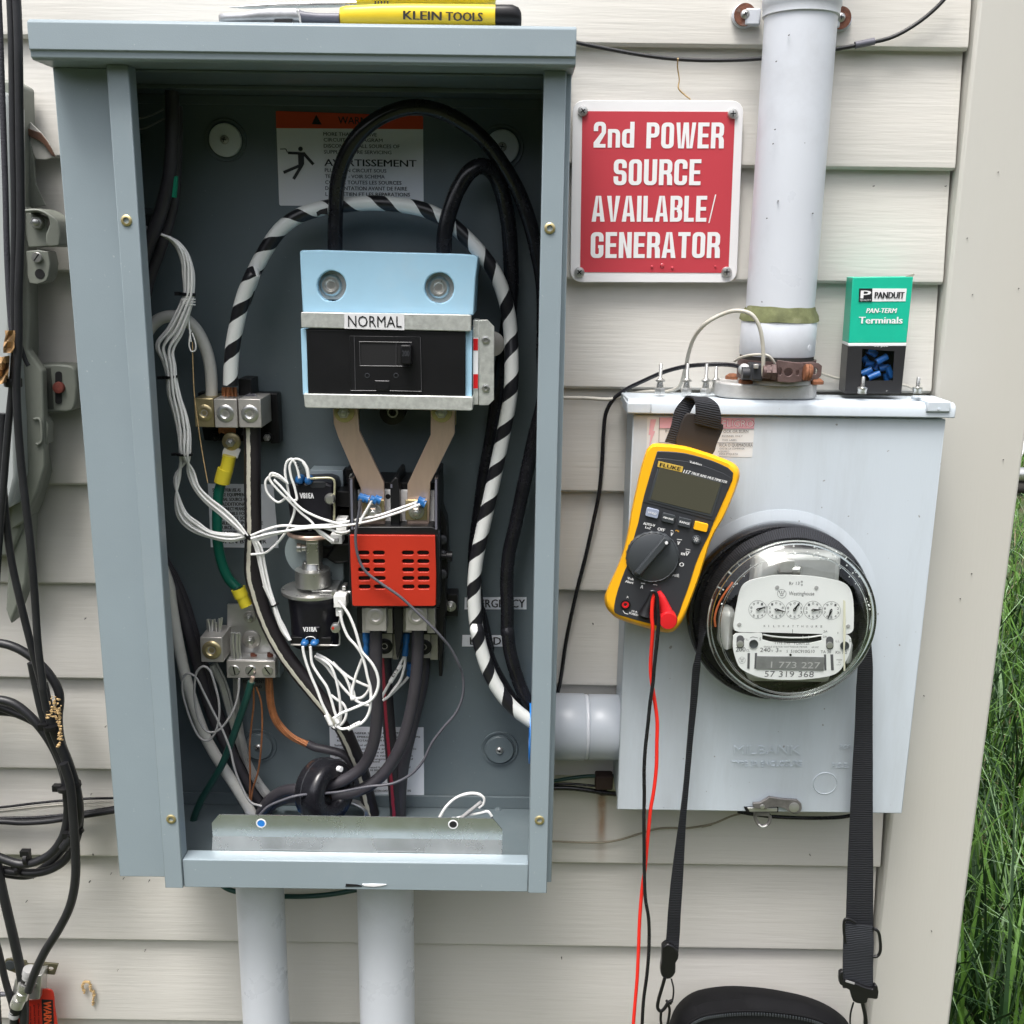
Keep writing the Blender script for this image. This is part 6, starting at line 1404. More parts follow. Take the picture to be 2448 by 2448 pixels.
o = link('dial_print', bm, INKG, up_, smooth=0); setp(o, kind='stuff')
for (cx, cy, rev), an in zip(dials, (-18, 12, -55, -2, 112)):
    a_ = R(an); d = (math.cos(a_), math.sin(a_)); e = (-d[1], d[0])
    pts = [(-16,-8),(-22,0),(-16,8),(2,17),(30,12),(118,2),(118,-2),(30,-12),(2,-17)]
    slab('dial_hand', 'd3', KD+.0016, [(cx+d[0]*x+e[0]*y, cy+d[1]*x+e[1]*y) for x, y in pts], .0005, INK, up_, bevel=0, holes=[[(cx+d[0]*x+e[0]*y, cy+d[1]*x+e[1]*y) for x, y in ((-8,0),(4,7),(18,0),(4,-7))]])
o = slab('dried_drip', 'z10', .1735, [(1340,915),(1356,925),(1358,1180),(1350,1300),(1356,1460),(1343,1462),(1340,1200)], .0006, mat('cream_streak',(.72,.70,.55),.5), mt_, bevel=0)
# glass dome: a thin shell with stepped shoulder
cs = q('z10', 942, 1082, .165); Rs = px('z10', 630, 1082, .165)
def cen(k_): 
    f = (k_-.112)/(.165-.112); return c0.lerp(cs, f)
ax_ = (cs-c0).normalized()
Lg = (cs-c0).length
out_ = [(R0*.93, 0), (R0*.90, .004), (R0*.86, .012), (Rs*1.005, .030), (Rs*1.0, Lg-.006), (Rs*1.015, Lg-.002), (Rs*1.02, Lg+.001), (Rs*1.0, Lg+.004), (Rs*.95, Lg+.007), (Rs*.90, Lg+.010), (Rs*.86, Lg+.015), (Rs*.80, Lg+.0185), (Rs*.6, Lg+.0205), (Rs*.3, Lg+.0212), (0, Lg+.0215)]
tk = .0022; inn = [(max(0, r_-tk) if r_ > 0 else 0, d_-(tk if i > 6 else 0)) for i, (r_, d_) in enumerate(out_)][::-1]
bm = bmesh.new(); axv, u_, v_ = frame_from(OUT); rings = []
def ringat(r_, d_):
    f = d_/Lg; cc_ = Vector((c0.x+(cs.x-c0.x)*min(1, f), -(.112+d_*(.053/Lg)), c0.z+(cs.z-c0.z)*min(1, f)))
    if r_ < 1e-6: return [bm.verts.new(cc_)]
    return [bm.verts.new(cc_ + (u_*math.cos(2*math.pi*i/96)+v_*math.sin(2*math.pi*i/96))*r_) for i in range(96)]
rings = [ringat(r_, d_) for r_, d_ in out_]
for A, B in zip(rings, rings[1:]):
    if len(A) == 1 and len(B) == 1: continue
    for i in range(96):
        j = (i+1) % 96
        if len(A) == 1: bm.faces.new((A[0], B[j], B[i]))
        elif len(B) == 1: bm.faces.new((A[i], A[j], B[0]))
        else: bm.faces.new((A[i], A[j], B[j], B[i]))
bmesh.ops.recalc_face_normals(bm, faces=bm.faces)
link('glass_dome', bm, THIN, mt_, smooth=60)
for nme, r_, d_, w_ in (('dome_rim', Rs*1.003, Lg, .0024), ('dome_rim', Rs*.90, Lg+.0085, .0010), ('dome_rim', R0*.955, .004, .0026)):
    bm = bmesh.new(); cc_ = ringat.__call__(0, d_)[0].co.copy() if False else Vector((c0.x+(cs.x-c0.x)*min(1, d_/Lg), -(.112+d_*(.053/Lg)), c0.z+(cs.z-c0.z)*min(1, d_/Lg)))
    T_ = []
    for i in range(96):
        a_ = 2*math.pi*i/96; dd_ = u_*math.cos(a_)+v_*math.sin(a_)
        T_.append([bm.verts.new(cc_+dd_*(r_+w_*math.cos(2*math.pi*j/12))+OUT*(w_*math.sin(2*math.pi*j/12))) for j in range(12)])
    for i in range(96):
        A, B = T_[i], T_[(i+1)%96]
        for j in range(12): bm.faces.new((A[j], A[(j+1)%12], B[(j+1)%12], B[j]))
    bmesh.ops.recalc_face_normals(bm, faces=bm.faces); link(nme, bm, GLASS, mt_, smooth=60)
rnd = random.Random(21); bm = bmesh.new()
for i in range(70):
    an = rnd.uniform(math.pi*1.02, math.pi*1.95); rr = rnd.uniform(.87, 1.0)
    z_ = -math.sin(an); k_ = .168 if rr < .93 else .158
    p = Vector((cs.x+Rs*rr*math.cos(an), -k_-.0035, cs.z-Rs*rr*math.sin(an))); s_ = rnd.uniform(.0004,.0011)
    bmesh.ops.create_icosphere(bm, subdivisions=1, radius=s_, matrix=Matrix.Translation(p))
o = link('water_drops', bm, mat('droplet',(.8,.82,.82),.1), mt_); setp(o, kind='stuff')

# ---------------------------------------------------------------- red warning sign on the siding
sg = thing('warning_sign', 'red and white sign reading 2nd POWER SOURCE AVAILABLE/ GENERATOR screwed to the siding', 'sign', q('z3', 455, 1135, .016))
SC = [(117,403),(804,405),(776,1137),(106,1135)]
qround('sign_plate', 'z3', .0178, SC, .065, .0016, SIGNW, sg, asp=.94, bevel=.0004)
slab('red_panel', 'z3', .0182, [(155,447),(770,450),(743,1098),(146,1095)], .0004, SIGNR, sg, bevel=0)
for s_, x0, x1, y, hh, y1, x in (('2nd',200,363,594,104,594,0),('POWER',412,722,597,104,597,0),('SOURCE',280,630,745,104,745,0),('AVAILABLE/',192,690,892,104,892,0),('GENERATOR',188,706,1038,104,1038,0)):
    bm = bmesh.new(); add_sign_text(bm, s_, q('z3',x0,y,.0186), q('z3',x1,y,.0186), (q('z3',x0,y-hh,.0186)-q('z3',x0,y,.0186)).length); link('sign_lettering', bm, SIGNW, sg, smooth=0)
for x, y in ((157,447),(760,458),(143,1095),(735,1094)): dome_screw('sign_screw', q('z3',x,y,.0190), px('z3',21,y,.019), STEEL, sg, head=.45)
bm = bmesh.new()
for x, y, r_ in ((435,1073,6),(476,1068,9),(517,1078,6),(690,1072,4)): add_lathe(bm, q('z3',x,y,.0184), OUT, [(px('z3',r_,y,.018),-.0002),(px('z3',r_*.7,y,.018),.0010),(0,.0013)], 12)
link('rain_drops', bm, SIGNR, sg)
# ---------------------------------------------------------------- terminal carton
kc = .062
ca = thing('terminal_carton', 'worn teal and black carton of blue crimp terminals standing on the meter box', 'box', q('z13', 1470, 730, kc))
TL, TR, BR, BL = (1372,136), (1682,133), (1620,732), (1330,732)
f = qmap(TL, TR, BR, BL)
f0 = [q('z13', *p, kc) for p in (TL, TR, BR, BL)]; sideoff = Vector((.004, .034, 0))
vv = .565
sp_ = [q('z13', *f(0, vv), kc), q('z13', *f(1, vv), kc)]; sp2 = [q('z13', *f(0, vv+.028), kc), q('z13', *f(1, vv+.028), kc)]
def carton_piece(name, a, b, c, d, mt, par):
    bm = bmesh.new(); F = [bm.verts.new(p) for p in (a, b, c, d)]; K = [bm.verts.new(p+sideoff) for p in (a, b, c, d)]
    for i in range(4):
        j = (i+1) % 4; bm.faces.new((F[i], F[j], K[j], K[i]))
    bm.faces.new(F); bm.faces.new(K[::-1]); bmesh.ops.recalc_face_normals(bm, faces=bm.faces); return link(name, bm, mt, par, bevel=.0006)
carton_piece('teal_sleeve', f0[0], f0[1], sp_[1], sp_[0], TEAL, ca); carton_piece('white_band', sp_[0], sp_[1], sp2[1], sp2[0], SIGNW, ca)
# black lower part with a real window
bm = bmesh.new(); lowc = [f(0, vv+.0285), f(1, vv+.0285), BR, BL]
win = [(1420,502),(1585,515),(1578,665),(1412,668)]
add_prism(bm, L('z13', kc, lowc), .0012, holes=[L('z13', kc, win)])
a_, b_ = sp2[0], f0[3]; th = .0012
for (a_, b_) in ((sp2[0], f0[3]), (sp2[1], f0[2])):
    P4 = [a_+Vector((0,th,0)), b_+Vector((0,th,0)), b_+sideoff, a_+sideoff]; vs_ = [bm.verts.new(p) for p in P4]; bm.faces.new(vs_)
vs_ = [bm.verts.new(p+sideoff) for p in (sp2[0], sp2[1], f0[2], f0[3])]; bm.faces.new(vs_); vs_ = [bm.verts.new(p) for p in (f0[3]+Vector((0,th,0)), f0[2]+Vector((0,th,0)), f0[2]+sideoff, f0[3]+sideoff)]; bm.faces.new(vs_)
link('black_sleeve', bm, CARTB, ca, smooth=0)
slab('window_film', 'z13', kc-.0006, win, .0002, FILM, ca, bevel=0)
rnd = random.Random(5)
for i, (x, y, an, ln, kk) in enumerate(((1440,620,-.45,60,.052),(1480,640,-.4,64,.055),(1530,600,-.2,50,.048),(1455,580,.1,42,.045),(1520,555,-.5,62,.054),(1560,620,1.2,60,.050),(1500,590,-1.0,50,.044),(1470,520,.5,50,.046),(1545,650,1.4,50,.046),(1435,560,1.0,44,.042))):
    dx, dy = math.cos(an)*ln/2, math.sin(an)*ln/2
    p = L('z13', kk, [(x-dx,y-dy),(x,y),(x+dx,y+dy)]); o = tube('crimp_terminal', p, px('z13',17,y,kk), TERMB, ca, n=12, sm=2)
    d_ = (p[2]-p[0]).normalized(); lathe('bore', p[0], -d_, [(px('z13',10,y,kk),-.001),(px('z13',10,y,kk),.0003),(0,.0003)], DARK, o, n=10)
bl_ = slab('logo_panel', 'z13', kc+.0004, [(1404,192),(1648,193),(1642,258),(1402,260)], .0004, SIGNW, ca, bevel=0)
slab('logo_square', 'z13', kc+.0008, [(1404,192),(1472,192),(1470,260),(1402,260)], .0004, INK, bl_, bevel=0)
print_on('lettering', 'z13', kc+.0012, [('P',1412,1462,243,40,.05),], SIGNW, bl_); print_on('lettering', 'z13', kc+.0010, [('PANDUIT',1484,1634,243,32,.05)], INK, bl_); print_on('lettering', 'z13', kc+.0013, [('QUALITY',1408,1464,256,8,0)], SIGNW, bl_)
print_on('white_lettering', 'z13', kc+.0006, [('PAN-TERM',1440,1592,318,24,.03,None,.2),('Terminals',1402,1625,372,34,.03)], SIGNW, ca)
o = print_on('small_lettering', 'z13', kc+.0006, [('30 pcs',1480,1550,492,10,0)], SIGNW, ca)
slab('torn_flap', 'z13', kc-.004, [(1640,130),(1685,116),(1690,122),(1670,140)], .001, mat('torn_card',(.35,.32,.27),.8), ca, bevel=0)
# ---------------------------------------------------------------- handheld multimeter
KF = .146
mm_ = thing('multimeter', 'yellow and charcoal handheld multimeter hanging tilted by a black strap from the meter box', 'multimeter', q('z9', 700, 1900, .11))
ol = [(470,560),(515,518),(600,517),(760,535),(900,575),(1030,620),(1140,668),(1178,710),(1187,760),(1170,830),(1120,960),(1060,1090),(1000,1190),(955,1290),(930,1370),(905,1450),(860,1590),(800,1750),(755,1860),(715,1925),(670,1965),(620,1972),(500,1945),(330,1895),(240,1860),(190,1820),(155,1770),(145,1700),(165,1640),(200,1560),(250,1450),(290,1340),(310,1260),(330,1160),(350,1040),(385,880),(425,700)]
ol = sup(ol, 3)
def inset(poly, cx, cy, s_): return [(cx+(x-cx)*s_, cy+(y-cy)*s_) for x, y in poly]
def loft(name, z, loops, mt, par, cap=True):
    bm = bmesh.new(); RR = []
    for pts, k_ in loops: RR.append([bm.verts.new(q(z, x, y, k_)) for x, y in pts])
    n_ = len(RR[0])
    for A, B in zip(RR, RR[1:]):
        for i in range(n_): j = (i+1) % n_; bm.faces.new((A[i], A[j], B[j], B[i]))
    bm.faces.new(RR[0][::-1]); bm.faces.new(RR[-1]); bmesh.ops.recalc_face_normals(bm, faces=bm.faces)
    return link(name, bm, mt, par, smooth=60)
cxm, cym = 665, 1240
loft('yellow_holster', 'z9', [(inset(ol,cxm,cym,.97),.104),(inset(ol,cxm,cym,1.0),.112),(inset(ol,cxm,cym,1.0),KF-.008),(inset(ol,cxm,cym,.985),KF-.003),(inset(ol,cxm,cym,.965),KF),(inset(ol,cxm,cym,.93),KF)], YEL, mm_)
face = [(552,575),(640,578),(760,590),(900,625),(1040,675),(1138,742),(1100,870),(990,1115),(950,1220),(905,1310),(850,1440),(800,1600),(745,1750),(700,1870),(660,1920),(610,1930),(480,1900),(300,1850),(225,1820),(220,1770),(250,1640),(300,1500),(340,1400),(360,1300),(372,1240),(405,1130),(440,960),(490,780)]
fc_ = slab('charcoal_face', 'z9', KF+.0008, sup(face, 2), .004, CHAR, mm_, bevel=.0006)
slab('upper_bezel', 'z9', KF+.0014, [(550,628),(640,636),(780,655),(930,695),(1060,745),(1128,785),(990,1112),(700,1035),(440,965),(490,790)], .001, mat('darker_charcoal',(.038,.040,.046),.4), fc_, bevel=.0003)
slab('display_frame', 'z9', KF+.0019, [(560,690),(800,745),(1058,815),(975,1085),(720,1020),(478,955)], .0012, CHAR2, fc_, bevel=.0005)
slab('display', 'z9', KF+.0023, [(572,703),(800,755),(1042,822),(962,1060),(720,1002),(500,945)], .0008, LCD, fc_, bevel=.0002)
slab('badge', 'z9', KF+.0026, [(560,650),(752,695),(742,738),(552,695)], .0005, FLUKY, fc_, bevel=0)
def mt_txt(lines, mt, k_, nm='lettering'):
    return print_on(nm, 'z9', k_, lines, mt, fc_)
mt_txt([('FLUKE',570,726,690,26,.04,726)], INK, KF+.0030, 'badge_lettering')
mt_txt([('117',750,800,742,26,.02,752,.2),('TRUE RMS MULTIMETER',808,1085,750,19,.015,824,.2),('VoltAlert',798,892,664,17,.015,688)], WHITEP, KF+.0026)
def keycap(cx, cy, w_, h_, an, mt, s_=None, tw=0, hh=16, tm=WHITEP, k_=KF+.0034):
    ca_, sa_ = math.cos(an), math.sin(an)
    pts = [(cx+x*ca_-y*sa_, cy+x*sa_+y*ca_) for x, y in rrect(-w_/2,-h_/2,w_/2,h_/2,9)]
    o = slab('button', 'z9', k_, pts, .003, mt, fc_, bevel=.0004)
    if s_:
        x0, y0 = -tw/2, hh/2; print_on('button_lettering', 'z9', k_+.0004, [(s_, cx+x0*ca_-y0*sa_, cx-x0*ca_-y0*sa_, cy+x0*sa_+y0*ca_, hh, .035, cy-x0*sa_+y0*ca_)], tm, o)
    return o
AN = .24
keycap(514,1052,96,66,AN,BTNB,'HOLD',62,16); keycap(638,1093,98,66,AN,CHAR2,'MIN MAX',78,15); keycap(763,1126,98,66,AN,CHAR2,'RANGE',78,17); keycap(889,1158,104,64,AN,YEL)
lathe('backlight_button', q('z9',852,1253,KF+.001), OUT, [(px('z9',34,1253,KF),-.001),(px('z9',34,1253,KF),.0015),(px('z9',30,1253,KF),.0022),(0,.0022)], CHAR2, fc_, n=24)
bm = bmesh.new(); cc_ = (852,1253)
arc_band('z9', cc_[0], cc_[1], 6, 10, 0, 6.2832, KF+.0034, 14)
for i in range(8):
    a_ = i*math.pi/4; lb = limb((cc_[0]+14*math.cos(a_),cc_[1]+14*math.sin(a_)),(cc_[0]+21*math.cos(a_),cc_[1]+21*math.sin(a_)),2); bm.faces.new([bm.verts.new(q('z9',x,y,KF+.0034)) for x, y in lb])
for a_, b_ in (((655,1190),(665,1184)),((665,1184),(675,1192)),((702,1252),(742,1258)),((770,1328),(806,1336)),((772,1344),(804,1352)),((425,1590),(458,1596)),((520,1600),(552,1606)),((288,1802),(300,1822)),((300,1822),(328,1830))):
    lb = limb(a_, b_, 2.2); bm.faces.new([bm.verts.new(q('z9',x,y,KF+.0014)) for x, y in lb])
for i in range(5): lb = limb((676+i*10,1524-i),(673+i*11,1536+i*3),2); bm.faces.new([bm.verts.new(q('z9',x,y,KF+.0014)) for x, y in lb])
bmesh.ops.recalc_face_normals(bm, faces=bm.faces); o = link('symbols', bm, WHITEP, fc_, smooth=0); setp(o, kind='stuff')
mt_txt([('AUTO-V',442,532,1140,20,.02,1158),('LoZ',458,500,1168,18,.02,1178),('OFF',552,606,1184,24,.02,1196),('V',650,668,1226,28,.02,1230),('V',702,722,1294,28,.02,1298),('mV',734,792,1374,28,.02,1382),('O',718,752,1458,30,.02,1466),('Volt',320,368,1560,18,.02,1572),('Alert',304,366,1584,18,.02,1598),('A',420,440,1630,26,.02,1634),('A',314,330,1706,18,0,1708),('10 A',354,396,1810,13,.02,1820),('FUSED',334,402,1828,16,.02,1846)], WHITEP, KF+.0014)
mt_txt([('Hz',692,720,1192,14,0,1198)], YEL, KF+.0014, 'amber_lettering')
# knob
kc_ = q('z9', 513, 1386, KF+.001); Rk = px('z9', 203, 1386, KF)
bm = bmesh.new(); add_lathe(bm, kc_, OUT, [(Rk,-.001),(Rk,.0020),(Rk*.955,.0034),(Rk*.93,.0030),(Rk*.9,.0036),(0,.0040)], 72)
for i, v in enumerate(bm.verts):
    d = v.co-kc_; rr = math.hypot(d.x, d.z)
    if rr > Rk*.94: 
        a_ = math.atan2(d.z, d.x); s_ = 1+.012*math.copysign(1, math.sin(a_*36)); v.co.x = kc_.x+d.x*s_; v.co.z = kc_.z+d.z*s_
knob = link('selector_knob', bm, CHAR2, fc_)
an = math.atan2(1228-1510, 630-395)
def kn(x, y): return (513+x*math.cos(an)-y*math.sin(an), 1386+x*math.sin(an)+y*math.cos(an))
bm = bmesh.new(); low = [bm.verts.new(q('z9', *kn(x, y), KF+.004)) for x, y in ((-188,-32),(188,-34),(194,0),(186,36),(-186,32),(-194,0))]; hi = [bm.verts.new(q('z9', *kn(x, y), KF+.0125)) for x, y in ((-176,-20),(172,-24),(178,0),(172,26),(-172,20),(-180,0))]
for i in range(6): j = (i+1)%6; bm.faces.new((low[i],low[j],hi[j],hi[i]))
bm.faces.new(hi); bm.faces.new(low[::-1]); bmesh.ops.recalc_face_normals(bm, faces=bm.faces); link('grip', bm, CHAR2, knob, bevel=.0008)
lathe('white_dot', q('z9', 622, 1280, KF+.0126), OUT, [(px('z9',12,1280,KF),-.001),(px('z9',12,1280,KF),.0004),(0,.0004)], SIGNW, knob, n=16)
def jack(x, y, r_, c_): 
    o = lathe('input_jack', q('z9',x,y,KF+.0009), OUT, [(px('z9',r_*1.35,y,KF),-.001),(px('z9',r_*1.35,y,KF),.0010),(px('z9',r_*1.0,y,KF),.0012),(px('z9',r_*1.0,y,KF),-.0005),(0,-.0005)], BLACKP, fc_, n=24)
    lathe('jack_liner', q('z9',x,y,KF+.0009), OUT, [(px('z9',r_*.92,y,KF),-.0005),(px('z9',r_*.92,y,KF),.0009),(px('z9',r_*.5,y,KF),.0009),(px('z9',r_*.45,y,KF),-.0003),(0,-.0003)], c_, o, n=24); return o
jack(306,1755,29,REDPL); jack(462,1835,27,BLACKP); jack(615,1850,27,REDPL)
# strap
SH = q('z9', 0, 0, KF)
st = thing('hanging_strap', 'black webbing loop with a rubber tab hanging the multimeter on the lid', 'strap', q('z9', 830, 500, .12))
slab('rubber_tab', 'z9', .128, sup([(745,340),(780,285),(870,300),(980,345),(1062,372),(1045,440),(1010,520),(980,600),(860,570),(700,530),(715,430)], 2), .004, mat('brown_black_rubber',(.026,.021,.019),.55), st, bevel=.0008)
def hv(z, a, b, k): return (q(z, b[0], b[1], k)-q(z, a[0], a[1], k))*.5
hw1 = hv('z9', (615,500), (700,525), .12)
ribbon('strap_loop', [(q('z9',665,515,.121), hv('z9',(612,500),(722,525),.12)), (q('z9',700,400,.121), hv('z9',(655,390),(745,415),.12)), (q('z9',745,270,.120), hv('z9',(688,262),(800,290),.12)), (q('z9',800,190,.119), hv('z9',(752,178),(845,215),.12)),
   (q('z9',850,158,.125), hv('z9',(800,155),(930,165),.12)), (q('z9',925,200,.133), hv('z9',(838,185),(1015,215),.12)), (q('z9',945,300,.134), hv('z9',(846,280),(1042,320),.12)), (q('z9',935,385,.131), hv('z9',(838,362),(1030,410),.12))], .0018, WEB, st)
# test leads
tl = thing('test_lead', 'red test lead hanging from the multimeter past the bottom of the picture', 'test lead', q('z9', 615, 1860, .16))
bm = bmesh.new(); pts_ = L('z9', KF+.004, [(560,1660),(580,1700),(605,1770),(620,1820),(632,1862)]); add_tube(bm, spline(pts_,4), lambda s_: .0028+.0056*s_, 16); link('red_plug', bm, REDPL, tl)
lathe('plug_cap', q('z9', 628, 1862, KF+.004), OUT, [(.0092,-.004),(.0092,.006),(.0080,.0085),(0,.0092)], REDPL, tl, n=28)
RLw = px('z9', 15, 1700, KF+.008)
tube('red_wire', L('z9', KF+.010, [(540,1660),(522,1700),(512,1780),(510,1860),(516,1932)]) + L('z11', KF+.004, [(548,0),(556,80),(572,180),(582,270),(580,380),(578,500),(565,620),(548,720),(538,820),(528,930),(520,1020),(508,1100),(498,1200),(490,1320),(486,1440),(478,1600),(466,1740),(458,1850),(440,2200),(425,2700)]), RLw, REDL, tl, n=14)
tb = thing('test_lead', 'black test lead hanging beside the red one from the multimeter', 'test lead', q('z9', 555, 1860, .16))
bm = bmesh.new(); add_tube(bm, spline(L('z9', KF+.003, [(520,1660),(495,1740),(470,1800),(460,1835)]),4), lambda s_: .0026+.0052*s_, 16); link('black_plug', bm, BLACKP, tb)
tube('black_wire', L('z9', KF+.012, [(500,1655),(530,1655),(548,1690),(556,1780),(562,1860),(560,1932)]) + L('z11', KF+.010, [(566,0),(560,70),(545,180),(535,280),(520,420),(515,520),(516,640),(514,760),(515,900),(516,1040),(522,1180),(538,1280),(540,1420),(530,1560),(512,1700),(504,1850),(498,2250),(505,2700)]), RLw*.98, BLACKG, tb, n=14)
# ---------------------------------------------------------------- shoulder strap over the meter, and the pouch
ss = thing('shoulder_strap', 'black webbing shoulder strap looped over the meter dome with plastic buckles', 'strap', q('z11', 1100, 900, .14))
def hvk(z, a, b, ka, kb): return (q(z, b[0], b[1], kb)-q(z, a[0], a[1], ka))*.5
KY = .128
keys = []
for x, y, w_, k_ in ((648,1480,40,.10),(662,1380,34,.10),(670,1250,33,.105),(682,1100,31,.108),(700,900,22,.112),(715,750,15,.116),(735,550,12,.118),(752,350,13,.12),(770,160,16,.122),(783,0,18,.124)):
    keys.append((q('z11',x,y,k_), hvk('z11',(x-w_,y),(x+w_,y),k_,k_-.004 if w_ < 25 else k_)))
for (xo, yo), (xi, yi) in (((225,1250),(252,1250)),((240,1050),(300,1075)),((262,900),(350,925)),((320,760),(405,800)),((420,620),(480,670)),((540,500),(590,560)),((700,415),(730,480)),((850,370),(870,448)),((1000,362),(1010,440)),((1150,395),(1140,465)),((1290,460),(1260,520)),((1390,560),(1340,600)),((1450,680),(1400,710)),((1490,850),(1440,870))):
    keys.append((q('z10',(xo+xi)/2,(yo+yi)/2,KY), hvk('z10',(xo,yo),(xi,yi),.121,.137)))
keys.append((q('z10',1500,1150,.124), hvk('z10',(1455,1150),(1540,1150),.122,.126)))
for x0_, x1_, y, k_ in ((1452,1565,1400,.120),(1440,1565,1600,.116)): keys.append((q('z10',(x0_+x1_)/2,y,k_), hvk('z10',(x0_,y),(x1_,y),k_,k_)))
for x0_, x1_, y, k_ in ((1597,1687,300,.11),(1585,1688,500,.108),(1572,1688,750,.106),(1560,1690,1000,.104),(1552,1690,1250,.102),(1548,1692,1345,.100)): keys.append((q('z11',(x0_+x1_)/2,y,k_), hvk('z11',(x0_,y),(x1_,y),k_,k_)))
ribbon('webbing', keys, .0016, WEB, ss, sm=6)
ribbon('webbing_end', [(q('z11',1615,1310,.106), hvk('z11',(1545,1310),(1690,1325),.106,.106)), (q('z11',1615,1400,.107), hvk('z11',(1538,1390),(1694,1405),.107,.107)), (q('z11',1612,1500,.105), hvk('z11',(1536,1490),(1690,1500),.105,.105)), (q('z11',1612,1640,.102), hvk('z11',(1536,1630),(1692,1645),.102,.102))], .002, WEBG, ss)
def rod(z, pts, w_, k_, nm, par=None, mt=BUCK, closed=False): return tube(nm, L(z, k_, pts + ([pts[0]] if closed else [])), px(z, w_/2, pts[0][1], k_), mt, par or ss, n=10, sm=4)
rod('z11', [(1548,1400),(1540,1340),(1545,1285),(1560,1280),(1600,1300)], 14, .108, 'slider_buckle'); rod('z11', [(1690,1330),(1715,1345),(1726,1390),(1726,1450),(1712,1472),(1690,1475)], 16, .108, 'slider_buckle')
slab('hook_buckle', 'z11', .109, sup([(1518,1560),(1538,1550),(1540,1598),(1600,1612),(1690,1645),(1700,1622),(1714,1630),(1716,1690),(1700,1695),(1665,1690),(1660,1712),(1628,1718),(1588,1705),(1572,1650),(1520,1618)], 2), .006, BUCK, ss, bevel=.001)
slab('buckle_slot', 'z11', .1098, limb((1550,1600),(1595,1614),5), .0006, WIREG, ss, bevel=0)
rod('z11', [(1590,1710),(1576,1760),(1572,1810),(1580,1860)], 9, .106, 'swivel_hook'); rod('z11', [(1635,1710),(1650,1780),(1655,1860)], 20, .106, 'swivel_hook')
slab('clip_body', 'z11', .106, sup([(608,1430),(640,1410),(690,1450),(690,1490),(678,1510),(676,1560),(650,1590),(615,1588),(600,1560),(606,1500)], 2), .010, BUCK, ss, bevel=.0015)
rod('z11', [(622,1580),(605,1640),(588,1700),(585,1740),(600,1755),(620,1740),(640,1710),(660,1700)], 18, .106, 'swivel_hook'); rod('z11', [(655,1590),(666,1640),(660,1700),(650,1720)], 9, .104, 'hook_gate')
rod('z11', [(630,1700),(645,1740),(640,1800),(625,1860)], 14, .102, 'd_ring'); rod('z11', [(602,1760),(600,1800),(610,1860)], 14, .100, 'd_ring')
pc = thing('zip_pouch', 'black nylon pouch with a zipper hanging from the shoulder strap at the bottom edge', 'bag', q('z11', 1100, 2300, .05))
o1 = [(600,2600),(590,2300),(600,2100),(615,1950),(640,1830),(680,1730),(760,1660),(900,1628),(1050,1628),(1220,1650),(1380,1690),(1490,1745),(1560,1810),(1590,1900),(1600,2050),(1605,2300),(1590,2600)]
o2 = [(690,2600),(680,2300),(690,2100),(700,1980),(715,1890),(745,1830),(810,1790),(920,1770),(1060,1762),(1220,1772),(1380,1800),(1480,1845),(1530,1900),(1550,1960),(1560,2080),(1565,2300),(1550,2600)]
def op(pts, n=4): return [(v.x, v.z) for v in spline([Vector((x,0,y)) for x, y in pts], n)]
a1, a2 = op(o1), op(o2)
bm = bmesh.new(); RR = []
for pts, k_ in ((a1,.016),(a1,.030),(a1,.050),([( (x*3+X)/4, (y*3+Y)/4) for (x,y),(X,Y) in zip(a1,a2)],.075),([((x+X)/2,(y+Y)/2) for (x,y),(X,Y) in zip(a1,a2)],.088),(a2,.096)): RR.append([bm.verts.new(q('z11',x,y,k_)) for x, y in pts])
for A, B in zip(RR, RR[1:]):
    for i in range(len(A)-1): bm.faces.new((A[i],A[i+1],B[i+1],B[i]))
bm.faces.new(RR[0][::-1]); bmesh.ops.recalc_face_normals(bm, faces=bm.faces); link('pouch_shell', bm, BAG, pc, smooth=60)
slab('pouch_panel', 'z11', .094, a2, .003, mat('pouch_front',(.004,.0045,.007),.7,bump=.4,bscale=600), pc, bevel=.001)
bm = bmesh.new(); P_ = spline(L('z11', .0975, [(p[0],p[1]+8) for p in o2[1:-1]]), 22)
for i, p in enumerate(P_):
    if i % 2 == 0: add_box(bm, p+Vector((-.0008,-.0006,-.0015)), p+Vector((.0008,.0012,.0015)))
o = link('zipper_teeth', bm, CHAR2, pc, smooth=0); setp(o, kind='stuff')
tube('zipper_tape', L('z11', .0955, [(p[0],p[1]-10) for p in o2[1:-1]]), .0016, BAG, pc, n=8)
# ---------------------------------------------------------------- pliers and screwdriver on the lid
kl = .165; ZL = 1.6+.1835
pl_ = thing('pliers', 'yellow-handled cutting pliers lying on top of the big enclosure lid', 'pliers', q('c1', 1200, 148, kl))
def cross_loft(name, secs, mt, par, n=20, p=.75):
    """secs: (centre, half height vector, half depth)"""
    bm = bmesh.new(); RR = []
    for c, hz, hy in secs:
        r_ = []
        for i in range(n):
            a_ = 2*math.pi*i/n; ca_ = math.copysign(abs(math.cos(a_))**p, math.cos(a_)); sa_ = math.copysign(abs(math.sin(a_))**p, math.sin(a_))
            r_.append(bm.verts.new(Vector(c)+Vector((0,0,hz*sa_))+Vector((0,hy*ca_,0))))
        RR.append(r_)
    for A, B in zip(RR, RR[1:]):
        for i in range(n): j = (i+1)%n; bm.faces.new((A[i],A[j],B[j],B[i]))
    bm.faces.new(RR[0][::-1]); bm.faces.new(RR[-1]); bmesh.ops.recalc_face_normals(bm, faces=bm.faces); return link(name, bm, mt, par, smooth=50)
def secs_of(z, k, rows):
    out = []
    for x, y0, y1, dp in rows:
        a = q(z, x, y0, k); b = q(z, x, y1, k); out.append(((a+b)/2, (a.z-b.z)/2, dp))
    return out
